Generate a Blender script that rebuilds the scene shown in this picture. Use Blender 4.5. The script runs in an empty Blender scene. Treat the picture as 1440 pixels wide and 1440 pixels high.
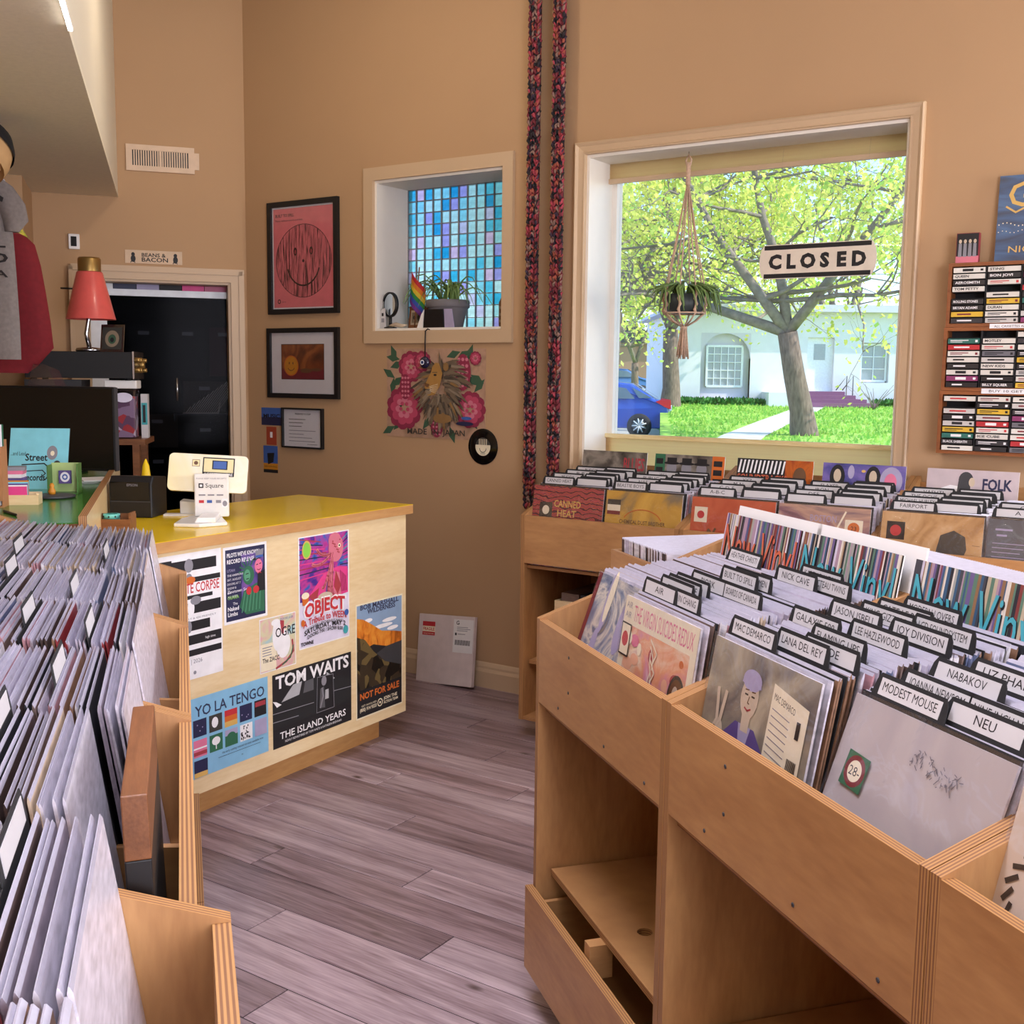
import bpy, math, random
from mathutils import Matrix, Vector
import numpy as np

random.seed(7)
scene = bpy.context.scene
COL = scene.collection
R = math.radians

# ------------------------------------------------------------------ camera
F_PX, PITCH, ROLL, CAM_H = 1582.0, R(6.8757), R(-0.6725), 1.45
cam_data = bpy.data.cameras.new('camera')
cam_data.sensor_width = 36.0
cam_data.sensor_height = 36.0
cam_data.lens = F_PX / 1440.0 * 36.0
cam_data.clip_start, cam_data.clip_end = 0.05, 400
cam = bpy.data.objects.new('camera', cam_data)
COL.objects.link(cam)
cp, sp, cr, sr = math.cos(PITCH), math.sin(PITCH), math.cos(ROLL), math.sin(ROLL)
fw, up, rt = Vector((0, cp, -sp)), Vector((0, sp, cp)), Vector((1, 0, 0))
rr, uu = rt * cr - up * sr, rt * sr + up * cr
cam.matrix_world = Matrix(((rr.x, uu.x, -fw.x, 0), (rr.y, uu.y, -fw.y, 0), (rr.z, uu.z, -fw.z, CAM_H), (0, 0, 0, 1)))
scene.camera = cam

# ------------------------------------------------------------------ world, sun, window daylight, exposure
world = bpy.data.worlds.new('world')
scene.world = world
world.use_nodes = True
wn = world.node_tree
sky = wn.nodes.new('ShaderNodeTexSky')
sky.sky_type = 'NISHITA'
sky.sun_disc = False
sky.sun_elevation = R(42)
sky.sun_rotation = R(106)
sky.air_density = 1.0
sky.dust_density = 0.15
sky.ozone_density = 5.0
wn.links.new(sky.outputs[0], wn.nodes['Background'].inputs[0])
wn.nodes['Background'].inputs[1].default_value = 0.45

def add_light(name, kind, energy, color, loc, direction, size=1.0, size_y=None, spread=None):
    d = bpy.data.lights.new(name, kind)
    d.energy = energy
    d.color = color
    if kind == 'AREA':
        d.shape = 'RECTANGLE' if size_y else 'SQUARE'
        d.size = size
        if size_y: d.size_y = size_y
        if spread: d.spread = spread
    if kind == 'SUN': d.angle = R(0.7)
    o = bpy.data.objects.new(name, d)
    COL.objects.link(o)
    o.location = loc
    o.rotation_euler = Vector(direction).to_track_quat('-Z', 'Y').to_euler()
    return o

add_light('sun', 'SUN', 5.5, (1.0, 0.93, 0.80), (0, 0, 20), (-0.85, 0.25, -0.80))
# daylight entering by the shop windows that lie outside the frame (their frosted panes are built below)
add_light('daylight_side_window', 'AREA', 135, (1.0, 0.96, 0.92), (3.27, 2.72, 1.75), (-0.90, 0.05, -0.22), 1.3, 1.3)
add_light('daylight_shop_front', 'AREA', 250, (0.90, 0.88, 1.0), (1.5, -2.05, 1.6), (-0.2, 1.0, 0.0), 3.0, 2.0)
# cool ceiling panels over the aisle, behind the top edge of the picture (fixtures built below)
add_light('panel_light_aisle', 'AREA', 40, (0.86, 0.84, 1.0), (-0.25, 1.75, 3.44), (0, 0, -1), 1.2, 0.6, R(125))
add_light('panel_light_front', 'AREA', 15, (0.86, 0.84, 1.0), (0.25, 0.1, 3.44), (0, 0, -1), 1.2, 0.6, R(125))
scene.view_settings.view_transform = 'Standard'
scene.view_settings.look = 'None'
scene.view_settings.exposure = 0.0
scene.view_settings.gamma = 1.0
scene.view_settings.use_curve_mapping = False
scene.cycles.max_bounces = 6
scene.cycles.diffuse_bounces = 3
scene.cycles.glossy_bounces = 3
scene.cycles.transmission_bounces = 5
scene.cycles.transparent_max_bounces = 8
scene.cycles.caustics_reflective = False
scene.cycles.caustics_refractive = False

# ------------------------------------------------------------------ materials
MATS = {}
def srgb(c):
    if isinstance(c, str):
        c = c.lstrip('#'); c = [int(c[i:i + 2], 16) / 255 for i in (0, 2, 4)]
    return tuple((v / 12.92 if v <= 0.04045 else ((v + 0.055) / 1.055) ** 2.4) for v in c) + (1.0,)

def mat(name, color, rough=0.6, metal=0.0, var=0.06, scale=20.0, bump=0.0, coat=0.0, emit=0.0, trans=0.0, spec=0.5, per_object=0.0, stretch=(1, 1, 1)):
    """plain procedural material: a colour with fine noise variation"""
    if name in MATS: return MATS[name]
    m = bpy.data.materials.new(name); m.use_nodes = True
    nt = m.node_tree; b = nt.nodes['Principled BSDF']
    c = srgb(color)
    b.inputs['Roughness'].default_value = rough
    b.inputs['Metallic'].default_value = metal
    b.inputs['Specular IOR Level'].default_value = spec
    b.inputs['Coat Weight'].default_value = coat
    b.inputs['Coat Roughness'].default_value = 0.12
    tc = nt.nodes.new('ShaderNodeTexCoord')
    mp = nt.nodes.new('ShaderNodeMapping'); mp.inputs['Scale'].default_value = stretch
    nz = nt.nodes.new('ShaderNodeTexNoise'); nz.inputs['Scale'].default_value = scale; nz.inputs['Detail'].default_value = 3
    nt.links.new(tc.outputs['Object'], mp.inputs[0]); nt.links.new(mp.outputs[0], nz.inputs['Vector'])
    rp = nt.nodes.new('ShaderNodeValToRGB')
    rp.color_ramp.elements[0].position = 0.3; rp.color_ramp.elements[1].position = 0.7
    rp.color_ramp.elements[0].color = tuple(v * (1 - var) for v in c[:3]) + (1,)
    rp.color_ramp.elements[1].color = tuple(min(1, v * (1 + var)) for v in c[:3]) + (1,)
    nt.links.new(nz.outputs['Fac'], rp.inputs[0])
    out = rp.outputs[0]
    if per_object:
        oi = nt.nodes.new('ShaderNodeObjectInfo')
        hs = nt.nodes.new('ShaderNodeHueSaturation')
        mr = nt.nodes.new('ShaderNodeMapRange'); mr.inputs[3].default_value = 1 - per_object; mr.inputs[4].default_value = 1 + per_object
        nt.links.new(oi.outputs['Random'], mr.inputs[0]); nt.links.new(mr.outputs[0], hs.inputs['Value']); nt.links.new(out, hs.inputs['Color'])
        out = hs.outputs[0]
    nt.links.new(out, b.inputs['Base Color'])
    if bump:
        bp = nt.nodes.new('ShaderNodeBump'); bp.inputs['Strength'].default_value = bump; bp.inputs['Distance'].default_value = 0.01
        nt.links.new(nz.outputs['Fac'], bp.inputs['Height']); nt.links.new(bp.outputs[0], b.inputs['Normal'])
    if emit:
        nt.links.new(out, b.inputs['Emission Color']); b.inputs['Emission Strength'].default_value = emit
    if trans:
        tl = nt.nodes.new('ShaderNodeBsdfTranslucent'); nt.links.new(out, tl.inputs[0])
        mx = nt.nodes.new('ShaderNodeMixShader'); mx.inputs[0].default_value = trans
        nt.links.new(b.outputs[0], mx.inputs[1]); nt.links.new(tl.outputs[0], mx.inputs[2])
        nt.links.new(mx.outputs[0], nt.nodes['Material Output'].inputs[0])
    MATS[name] = m
    return m

def wood(name, c1, c2, rough=0.45, grain=(1.0, 1.0, 9.0), scale=3.0, per_object=0.10, knots=False, coat=0.0):
    """grain runs along the axis with the smallest stretch"""
    m = bpy.data.materials.new(name); m.use_nodes = True
    nt = m.node_tree; b = nt.nodes['Principled BSDF']; L = nt.links.new
    b.inputs['Roughness'].default_value = rough; b.inputs['Coat Weight'].default_value = coat
    tc = nt.nodes.new('ShaderNodeTexCoord'); oi = nt.nodes.new('ShaderNodeObjectInfo')
    ad = nt.nodes.new('ShaderNodeVectorMath'); ad.operation = 'ADD'
    ml = nt.nodes.new('ShaderNodeVectorMath'); ml.operation = 'SCALE'; ml.inputs[3].default_value = 17.0
    cb = nt.nodes.new('ShaderNodeCombineXYZ')
    for i in range(3): L(oi.outputs['Random'], cb.inputs[i])
    L(cb.outputs[0], ml.inputs[0]); L(tc.outputs['Object'], ad.inputs[0]); L(ml.outputs[0], ad.inputs[1])
    mp = nt.nodes.new('ShaderNodeMapping'); mp.inputs['Scale'].default_value = grain; L(ad.outputs[0], mp.inputs[0])
    n1 = nt.nodes.new('ShaderNodeTexNoise'); n1.inputs['Scale'].default_value = scale; n1.inputs['Detail'].default_value = 6; n1.inputs['Distortion'].default_value = 0.8
    L(mp.outputs[0], n1.inputs['Vector'])
    n2 = nt.nodes.new('ShaderNodeTexNoise'); n2.inputs['Scale'].default_value = scale * 8; n2.inputs['Detail'].default_value = 3
    L(mp.outputs[0], n2.inputs['Vector'])
    mxf = nt.nodes.new('ShaderNodeMath'); mxf.operation = 'MULTIPLY_ADD'; mxf.inputs[1].default_value = 0.35; L(n2.outputs['Fac'], mxf.inputs[0]); 
    m2 = nt.nodes.new('ShaderNodeMath'); m2.operation = 'MULTIPLY'; m2.inputs[1].default_value = 0.65; L(n1.outputs['Fac'], m2.inputs[0]); L(m2.outputs[0], mxf.inputs[2])
    rp = nt.nodes.new('ShaderNodeValToRGB'); rp.color_ramp.elements[0].position = 0.34; rp.color_ramp.elements[1].position = 0.66
    rp.color_ramp.elements[0].color = srgb(c2); rp.color_ramp.elements[1].color = srgb(c1)
    L(mxf.outputs[0], rp.inputs[0]); out = rp.outputs[0]
    if knots:
        vo = nt.nodes.new('ShaderNodeTexVoronoi'); vo.inputs['Scale'].default_value = 2.3
        mk = nt.nodes.new('ShaderNodeMapping'); mk.inputs['Scale'].default_value = (1.0, 2.2, 1.0); L(ad.outputs[0], mk.inputs[0]); L(mk.outputs[0], vo.inputs['Vector'])
        kr = nt.nodes.new('ShaderNodeValToRGB'); kr.color_ramp.elements[0].position = 0.02; kr.color_ramp.elements[1].position = 0.075
        kr.color_ramp.elements[0].color = (1, 1, 1, 1); kr.color_ramp.elements[1].color = (0, 0, 0, 1)
        L(vo.outputs['Distance'], kr.inputs[0])
        km = nt.nodes.new('ShaderNodeMix'); km.data_type = 'RGBA'; L(kr.outputs[0], km.inputs[0]); L(out, km.inputs[6]); km.inputs[7].default_value = srgb('#3f3029')
        out = km.outputs[2]
    hs = nt.nodes.new('ShaderNodeHueSaturation')
    mr = nt.nodes.new('ShaderNodeMapRange'); mr.inputs[3].default_value = 1 - per_object; mr.inputs[4].default_value = 1 + per_object
    L(oi.outputs['Random'], mr.inputs[0]); L(mr.outputs[0], hs.inputs['Value']); L(out, hs.inputs['Color'])
    L(hs.outputs[0], b.inputs['Base Color'])
    bp = nt.nodes.new('ShaderNodeBump'); bp.inputs['Strength'].default_value = 0.08; bp.inputs['Distance'].default_value = 0.003
    L(n2.outputs['Fac'], bp.inputs['Height']); L(bp.outputs[0], b.inputs['Normal'])
    MATS[name] = m
    return m

def ply_edge(name, axis):
    """laminated plywood edge: thin dark plies across the board's thickness"""
    m = bpy.data.materials.new(name); m.use_nodes = True
    nt = m.node_tree; b = nt.nodes['Principled BSDF']; L = nt.links.new
    b.inputs['Roughness'].default_value = 0.5
    tc = nt.nodes.new('ShaderNodeTexCoord'); sx = nt.nodes.new('ShaderNodeSeparateXYZ'); L(tc.outputs['Object'], sx.inputs[0])
    mu = nt.nodes.new('ShaderNodeMath'); mu.operation = 'MULTIPLY'; mu.inputs[1].default_value = 2 * math.pi / 0.0052; L(sx.outputs[axis], mu.inputs[0])
    sn = nt.nodes.new('ShaderNodeMath'); sn.operation = 'SINE'; L(mu.outputs[0], sn.inputs[0])
    rp = nt.nodes.new('ShaderNodeValToRGB'); rp.color_ramp.elements[0].position = 0.25; rp.color_ramp.elements[1].position = 0.75
    mr = nt.nodes.new('ShaderNodeMapRange'); mr.inputs[1].default_value = -1; L(sn.outputs[0], mr.inputs[0]); L(mr.outputs[0], rp.inputs[0])
    rp.color_ramp.elements[0].color = srgb('#84593a'); rp.color_ramp.elements[1].color = srgb('#b58752')
    L(rp.outputs[0], b.inputs['Base Color'])
    MATS[name] = m
    return m

def art(name, colors, scale=6.0, kind='noise', rough=0.35, coat=0.3, stretch=(1, 1, 1), distort=1.5):
    """abstract printed cover: bands or blotches of a few colours"""
    m = bpy.data.materials.new(name); m.use_nodes = True
    nt = m.node_tree; b = nt.nodes['Principled BSDF']; L = nt.links.new
    b.inputs['Roughness'].default_value = rough; b.inputs['Coat Weight'].default_value = coat; b.inputs['Coat Roughness'].default_value = 0.15
    tc = nt.nodes.new('ShaderNodeTexCoord'); mp = nt.nodes.new('ShaderNodeMapping'); mp.inputs['Scale'].default_value = stretch
    L(tc.outputs['Object'], mp.inputs[0])
    if kind == 'noise':
        t = nt.nodes.new('ShaderNodeTexNoise'); t.inputs['Scale'].default_value = scale; t.inputs['Detail'].default_value = 5; t.inputs['Distortion'].default_value = distort; o = t.outputs['Fac']; lo, hi = 0.28, 0.72
    elif kind == 'wave':
        t = nt.nodes.new('ShaderNodeTexWave'); t.inputs['Scale'].default_value = scale; t.inputs['Distortion'].default_value = distort; t.inputs['Detail'].default_value = 3; t.wave_type = 'RINGS'; o = t.outputs['Fac']; lo, hi = 0, 1
    else:
        t = nt.nodes.new('ShaderNodeTexVoronoi'); t.inputs['Scale'].default_value = scale; sp_ = nt.nodes.new('ShaderNodeSeparateColor'); L(t.outputs['Color'], sp_.inputs[0]); o = sp_.outputs[0]; lo, hi = 0, 1
    L(mp.outputs[0], t.inputs['Vector'])
    rp = nt.nodes.new('ShaderNodeValToRGB'); els = rp.color_ramp.elements
    n = len(colors)
    els[0].position = lo; els[0].color = srgb(colors[0]); els[1].position = hi; els[1].color = srgb(colors[-1])
    for i in range(1, n - 1):
        e = els.new(lo + (hi - lo) * i / (n - 1)); e.color = srgb(colors[i])
    if kind == 'voronoi': rp.color_ramp.interpolation = 'CONSTANT'
    L(o, rp.inputs[0]); L(rp.outputs[0], b.inputs['Base Color'])
    MATS[name] = m
    return m

def glass(name, tint=(1, 1, 1), gloss=0.06, rough=0.02, wrinkle=0.0):
    m = bpy.data.materials.new(name); m.use_nodes = True
    nt = m.node_tree; L = nt.links.new
    nt.nodes.remove(nt.nodes['Principled BSDF'])
    tr = nt.nodes.new('ShaderNodeBsdfTransparent'); tr.inputs[0].default_value = tuple(tint) + (1,)
    gl = nt.nodes.new('ShaderNodeBsdfGlossy'); gl.inputs['Roughness'].default_value = rough
    mx = nt.nodes.new('ShaderNodeMixShader'); mx.inputs[0].default_value = gloss
    if wrinkle:
        tc = nt.nodes.new('ShaderNodeTexCoord'); nz = nt.nodes.new('ShaderNodeTexNoise'); nz.inputs['Scale'].default_value = 13; nz.inputs['Distortion'].default_value = 1.2
        bp = nt.nodes.new('ShaderNodeBump'); bp.inputs['Strength'].default_value = wrinkle; bp.inputs['Distance'].default_value = 0.02
        L(tc.outputs['Object'], nz.inputs['Vector']); L(nz.outputs['Fac'], bp.inputs['Height']); L(bp.outputs[0], gl.inputs['Normal'])
    L(tr.outputs[0], mx.inputs[1]); L(gl.outputs[0], mx.inputs[2]); L(mx.outputs[0], nt.nodes['Material Output'].inputs[0])
    MATS[name] = m
    return m

def stained(name, color):
    """streaky coloured glass that lets blurred daylight through"""
    m = bpy.data.materials.new(name); m.use_nodes = True
    nt = m.node_tree; L = nt.links.new
    nt.nodes.remove(nt.nodes['Principled BSDF'])
    tc = nt.nodes.new('ShaderNodeTexCoord'); nz = nt.nodes.new('ShaderNodeTexNoise'); nz.inputs['Scale'].default_value = 60; L(tc.outputs['Object'], nz.inputs['Vector'])
    c = srgb(color); rp = nt.nodes.new('ShaderNodeValToRGB'); rp.color_ramp.elements[0].position = .35; rp.color_ramp.elements[1].position = .65
    rp.color_ramp.elements[0].color = tuple(v * .85 for v in c[:3]) + (1,); rp.color_ramp.elements[1].color = c
    L(nz.outputs['Fac'], rp.inputs[0])
    rf = nt.nodes.new('ShaderNodeBsdfRefraction'); rf.inputs['Roughness'].default_value = 0.5; rf.inputs['IOR'].default_value = 1.08; L(rp.outputs[0], rf.inputs[0])
    tr = nt.nodes.new('ShaderNodeBsdfTranslucent'); L(rp.outputs[0], tr.inputs[0])
    gl = nt.nodes.new('ShaderNodeBsdfGlossy'); gl.inputs['Roughness'].default_value = .2
    m1 = nt.nodes.new('ShaderNodeMixShader'); m1.inputs[0].default_value = 0.35; L(rf.outputs[0], m1.inputs[1]); L(tr.outputs[0], m1.inputs[2])
    m2 = nt.nodes.new('ShaderNodeMixShader'); m2.inputs[0].default_value = 0.04; L(m1.outputs[0], m2.inputs[1]); L(gl.outputs[0], m2.inputs[2])
    L(m2.outputs[0], nt.nodes['Material Output'].inputs[0])
    MATS[name] = m
    return m

M = MATS
wood('ply', '#c0915e', '#a5764a', 0.42, (1.2, 1.2, 5.0), 2.2, 0.06)
wood('ply_tall', '#c0915e', '#a27348', 0.42, (5.0, 5.0, 1.2), 2.2, 0.06)
wood('birch', '#f0dab0', '#e2c593', 0.38, (1.3, 1.3, 6.0), 2.0, 0.03, coat=0.1)
wood('birch_edge', '#cf9f66', '#b98550', 0.42, (1.3, 1.3, 6.0), 2.0, 0.03)
wood('rack_wood', '#9a5c30', '#7d4522', 0.45, (1, 9, 9), 4, 0.05)
wood('brown_wood', '#8f5c38', '#6d4226', 0.4, (1, 8, 8), 4, 0.08)
wood('plank', '#a99296', '#5e4a4c', 0.30, (0.8, 14, 1), 1.7, 0.12, knots=True)
wood('plank_pale', '#c2aeb2', '#786266', 0.30, (0.8, 14, 1), 1.7, 0.10, knots=True)
wood('sill_wood', '#f0dfae', '#dcc283', 0.45, (1, 8, 14), 3, 0.03)
for i, ax in enumerate('xyz'): ply_edge('ply_edge_' + ax, i)
mat('wall_paint', '#ba9670', 0.75, var=0.015, scale=3, bump=0.02)
mat('wall_paint_pale', '#e8e0cc', 0.75, var=0.015, scale=3, bump=0.02)
mat('ceiling_paint', '#efe6d0', 0.85, var=0.03, scale=60, bump=0.08)
mat('ceiling_dark', '#a09078', 0.85, var=0.03, scale=60)
mat('trim_paint', '#c9ad8c', 0.45, var=0.015, scale=5)
mat('reveal_white', '#efe9df', 0.5, var=0.01)
mat('white', '#f2f0ee', 0.45, var=0.01)
mat('paper', '#e9e6e4', 0.6, var=0.02)
mat('paper_grey', '#c9c6c8', 0.6, var=0.02)
mat('black', '#111114', 0.45, var=0.02)
mat('black_gloss', '#08080a', 0.15, var=0.02)
mat('black_matte', '#1b1b1e', 0.7, var=0.03)
mat('dark_grey', '#3a3a3e', 0.5)
mat('grey', '#86868a', 0.5)
mat('red', '#c8202c', 0.5)
mat('ink', '#17151a', 0.6, var=0.0)
mat('steel', '#b8b8bc', 0.25, metal=1.0)
mat('brass', '#a88850', 0.35, metal=0.8)
mat('yellow_laminate', '#ecc61c', 0.22, var=0.03, scale=4)
mat('green_laminate', '#3e7a2a', 0.18, var=0.03, scale=4)

# ------------------------------------------------------------------ mesh helpers
class MB:
    """collects shapes into one mesh; every face keeps a material index"""
    def __init__(s): s.v, s.f, s.m, s.sm = [], [], [], []
    def add(s, vs, fs, mi=0, smooth=False):
        b = len(s.v); s.v += [tuple(p) for p in vs]
        for i, f in enumerate(fs):
            s.f.append([b + k for k in f]); s.m.append(mi[i] if isinstance(mi, (list, tuple)) else mi); s.sm.append(smooth)
        return s
    def box(s, x0, x1, y0, y1, z0, z1, mi=0, thin=None, edge=None):
        v = [(x0, y0, z0), (x1, y0, z0), (x1, y1, z0), (x0, y1, z0), (x0, y0, z1), (x1, y0, z1), (x1, y1, z1), (x0, y1, z1)]
        f = [(0, 3, 2, 1), (4, 5, 6, 7), (0, 1, 5, 4), (2, 3, 7, 6), (1, 2, 6, 5), (3, 0, 4, 7)]
        if thin is not None:
            ax = [2, 2, 1, 1, 0, 0]; mi = [mi if a == thin else edge for a in ax]
        return s.add(v, f, mi)
    def prism(s, pts, axis, a, b, mi=0, edge=None, smooth=False):
        """pts: 2-d outline, extruded from a to b along axis (0 x, 1 y, 2 z)"""
        def p3(p, t): return ((t, p[0], p[1]), (p[0], t, p[1]), (p[0], p[1], t))[axis]
        n = len(pts); ar = sum(pts[i][0] * pts[(i + 1) % n][1] - pts[(i + 1) % n][0] * pts[i][1] for i in range(n))
        flip = (ar < 0) ^ (axis == 1)
        P = list(pts)[::-1] if flip else list(pts)
        v = [p3(p, a) for p in P] + [p3(p, b) for p in P]
        e = mi if edge is None else edge
        f = [tuple(range(n - 1, -1, -1)), tuple(range(n, 2 * n))] + [(i, (i + 1) % n, n + (i + 1) % n, n + i) for i in range(n)]
        if b < a: f = [tuple(reversed(q)) for q in f]
        return s.add(v, f, [mi, mi] + [e] * n, smooth)
    def lathe(s, prof, c=(0, 0, 0), n=20, axis=2, mi=0, smooth=True, cap=True):
        v, f = [], []
        for r, h in prof:
            for i in range(n):
                a = 2 * math.pi * i / n; x, y = r * math.cos(a), r * math.sin(a)
                p = ((h, x, y), (y, h, x), (x, y, h))[axis]
                v.append((c[0] + p[0], c[1] + p[1], c[2] + p[2]))
        k = len(prof)
        for j in range(k - 1):
            for i in range(n):
                f.append((j * n + i, j * n + (i + 1) % n, (j + 1) * n + (i + 1) % n, (j + 1) * n + i))
        if cap:
            f.append(tuple(range(n - 1, -1, -1))); f.append(tuple((k - 1) * n + i for i in range(n)))
        return s.add(v, f, mi, smooth)
    def tube(s, pts, r, n=6, mi=0, cap=True, smooth=True):
        pts = [Vector(p) for p in pts]; v, f = [], []
        if not isinstance(r, (list, tuple)): r = [r] * len(pts)
        ref = None
        for i, p in enumerate(pts):
            d = (pts[min(i + 1, len(pts) - 1)] - pts[max(i - 1, 0)])
            if d.length < 1e-9: d = Vector((0, 0, 1))
            d.normalize()
            if ref is None:
                ref = d.orthogonal().normalized()
            x = (ref - d * ref.dot(d)); x = x.normalized() if x.length > 1e-6 else d.orthogonal().normalized()
            ref = x; y = d.cross(x)
            for k in range(n):
                a = 2 * math.pi * k / n
                v.append(p + x * (r[i] * math.cos(a)) + y * (r[i] * math.sin(a)))
        for i in range(len(pts) - 1):
            for k in range(n):
                f.append((i * n + k, i * n + (k + 1) % n, (i + 1) * n + (k + 1) % n, (i + 1) * n + k))
        if cap:
            f.append(tuple(range(n - 1, -1, -1))); f.append(tuple((len(pts) - 1) * n + k for k in range(n)))
        return s.add(v, f, mi, smooth)
    def quad(s, a, b, c, d, mi=0): return s.add([a, b, c, d], [(0, 1, 2, 3)], mi)
    def sphere(s, c, rx, ry=None, rz=None, n=12, m=8, mi=0):
        ry = rx if ry is None else ry; rz = rx if rz is None else rz
        v, f = [], []
        for j in range(m + 1):
            t = math.pi * j / m
            for i in range(n):
                a = 2 * math.pi * i / n
                v.append((c[0] + rx * math.sin(t) * math.cos(a), c[1] + ry * math.sin(t) * math.sin(a), c[2] - rz * math.cos(t)))
        for j in range(m):
            for i in range(n):
                f.append((j * n + i, j * n + (i + 1) % n, (j + 1) * n + (i + 1) % n, (j + 1) * n + i))
        return s.add(v, f, mi, True)
    def mesh(s, name, mats):
        me = bpy.data.meshes.new(name); me.from_pydata(s.v, [], s.f)
        for m_ in (mats if isinstance(mats, (list, tuple)) else [mats]): me.materials.append(MATS[m_] if isinstance(m_, str) else m_)
        me.polygons.foreach_set('material_index', s.m); me.polygons.foreach_set('use_smooth', s.sm)
        me.update()
        return me
    def build(s, name, mats, parent=None, loc=None, rz=0, bevel=0):
        o = link(name, s.mesh(name, mats), parent)
        if loc is not None: o.location = loc
        if rz: o.rotation_euler = (0, 0, rz)
        if bevel:
            bv = o.modifiers.new('bevel', 'BEVEL'); bv.width = bevel; bv.segments = 2; bv.limit_method = 'ANGLE'
        return o

def link(name, data, parent=None):
    o = bpy.data.objects.new(name, data); COL.objects.link(o)
    if parent is not None: o.parent = parent
    return o
def tag(o, label=None, cat=None, group=None, kind=None):
    if label: o['label'] = label
    if cat: o['category'] = cat
    if group: o['group'] = group
    if kind: o['kind'] = kind
    return o
def thing(name, label, cat, loc=(0, 0, 0), rz=0.0, group=None, kind=None):
    o = link(name, None); o.empty_display_size = 0.05
    o.location = loc; o.rotation_euler = (0, 0, rz)
    return tag(o, label, cat, group, kind)
def struct(name, mb, mats, loc=None, rz=0):
    o = mb.build(name, mats, None, loc, rz); o['kind'] = 'structure'; return o

_TXT = {}
def text_mesh(s, bold=0.0):
    k = (s, bold)
    if k not in _TXT:
        c = bpy.data.curves.new('lettering', 'FONT'); c.body = s; c.resolution_u = 2; c.offset = bold; c.align_x = 'LEFT'
        o = bpy.data.objects.new('lettering', c); me = bpy.data.meshes.new_from_object(o)
        bpy.data.objects.remove(o); bpy.data.curves.remove(c)
        if len(me.vertices) == 0: _TXT[k] = None
        else:
            co = np.zeros(len(me.vertices) * 3); me.vertices.foreach_get('co', co); co = co.reshape(-1, 3)
            _TXT[k] = (co, [list(p.vertices) for p in me.polygons], co.min(0), co.max(0))
        bpy.data.meshes.remove(me)
    return _TXT[k]

class Flat:
    """print on a flat sheet: shapes and lettering as thin layers in the local x-z plane, facing -y"""
    def __init__(s, parent, y=0.0, part='print'): s.p, s.y, s.by, s.part = parent, y, {}, part
    def _mb(s, m, part):
        s.y -= 0.00004
        return s.by.setdefault((m, part), MB())
    def poly(s, pts, m, part=None):
        mb = s._mb(m, part or s.part); n = len(pts)
        ar = sum(pts[i][0] * pts[(i + 1) % n][1] - pts[(i + 1) % n][0] * pts[i][1] for i in range(n))
        P = pts if ar > 0 else pts[::-1]
        mb.add([(p[0], s.y, p[1]) for p in P], [tuple(range(n))]); return s
    def rect(s, x, z, w, h, m, part=None): return s.poly([(x, z), (x + w, z), (x + w, z + h), (x, z + h)], m, part)
    def oval(s, x, z, rx, rz, m, n=28, part=None, a0=0, a1=2 * math.pi):
        return s.poly([(x + rx * math.cos(a0 + (a1 - a0) * i / n), z + rz * math.sin(a0 + (a1 - a0) * i / n)) for i in range(n if a1 - a0 > 6.2 else n + 1)], m, part)
    def stroke(s, pts, w, m, part=None):
        mb = s._mb(m, part or s.part)
        for i in range(len(pts) - 1):
            (x0, z0), (x1, z1) = pts[i], pts[i + 1]; d = math.hypot(x1 - x0, z1 - z0) or 1; nx, nz = -(z1 - z0) / d * w / 2, (x1 - x0) / d * w / 2
            ex, ez = (x1 - x0) / d * w * .3, (z1 - z0) / d * w * .3
            mb.add([(x0 - nx - ex, s.y, z0 - nz - ez), (x1 - nx + ex, s.y, z1 - nz + ez), (x1 + nx + ex, s.y, z1 + nz + ez), (x0 + nx - ex, s.y, z0 + nz - ez)], [(0, 1, 2, 3)])
        return s
    def text(s, t, x, z, h, m, w=None, align='L', bold=0.0, slope=0.0, part='lettering', arc=0.0):
        """h is the cap height; w squeezes or stretches the line to that width"""
        tm = text_mesh(t, bold)
        if tm is None: return s
        co, fs, lo, hi = tm
        sc = h / 0.69; sx = sc
        if w: sx = w / (hi[0] - lo[0])
        W = (hi[0] - lo[0]) * sx
        x0 = x - (W if align == 'R' else W / 2 if align == 'C' else 0)
        mb = s._mb(m, part)
        vs = []
        for c in co:
            px = (c[0] - lo[0]) * sx
            vs.append((x0 + px, s.y, z + c[1] * sc + slope * px + arc * (1 - ((px - W / 2) / (W / 2)) ** 2)))
        mb.add(vs, fs); return s
    def done(s):
        for (m, part), mb in s.by.items():
            o = mb.build(part, m, s.p)
            if len(mb.f) > 1 and part in ('print', 'lettering'): o['kind'] = 'stuff'   # many small printed marks joined
        return s

# ------------------------------------------------------------------ frames of the place
BWR = R(-33.81); BM = Vector((-0.234, 5.2295, 0)); BA = Vector((0.83089, -0.55644, 0)); BN = Vector((0.55644, 0.83089, 0))
def bw(s, off=0.0, z=0.0): return BM + BA * s + BN * off + Vector((0, 0, z))   # along the window wall, into the wall, up
WR = R(18.31); WC = Vector((-1.41, 6.017, 0)); WU = Vector((0.9494, 0.3142, 0)); WN = Vector((-0.3142, 0.9494, 0))
def ww(s, off=0.0, z=0.0): return WC + WU * s + WN * off + Vector((0, 0, z))
CR = R(58.35); CO = Vector((-0.417, 4.384, 0)); CU = Vector((0.5247, 0.8513, 0)); CN = Vector((-0.8513, 0.5247, 0))
def cc(s, off=0.0, z=0.0): return CO + CU * s + CN * off + Vector((0, 0, z))
IR = R(-72.53); IO = Vector((0.059, 2.487, 0))           # island bins
ER = R(106.4); EO = Vector((-0.309, 1.066, 0))           # bins along the side wall
KR = R(-33.81); KO = bw(0.694, -0.553, 0)                # bins under the window
LU = Vector((-0.3140, 0.9494, 0)); LN = Vector((0.9494, 0.3140, 0))   # side wall: along (away), into the room
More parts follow.
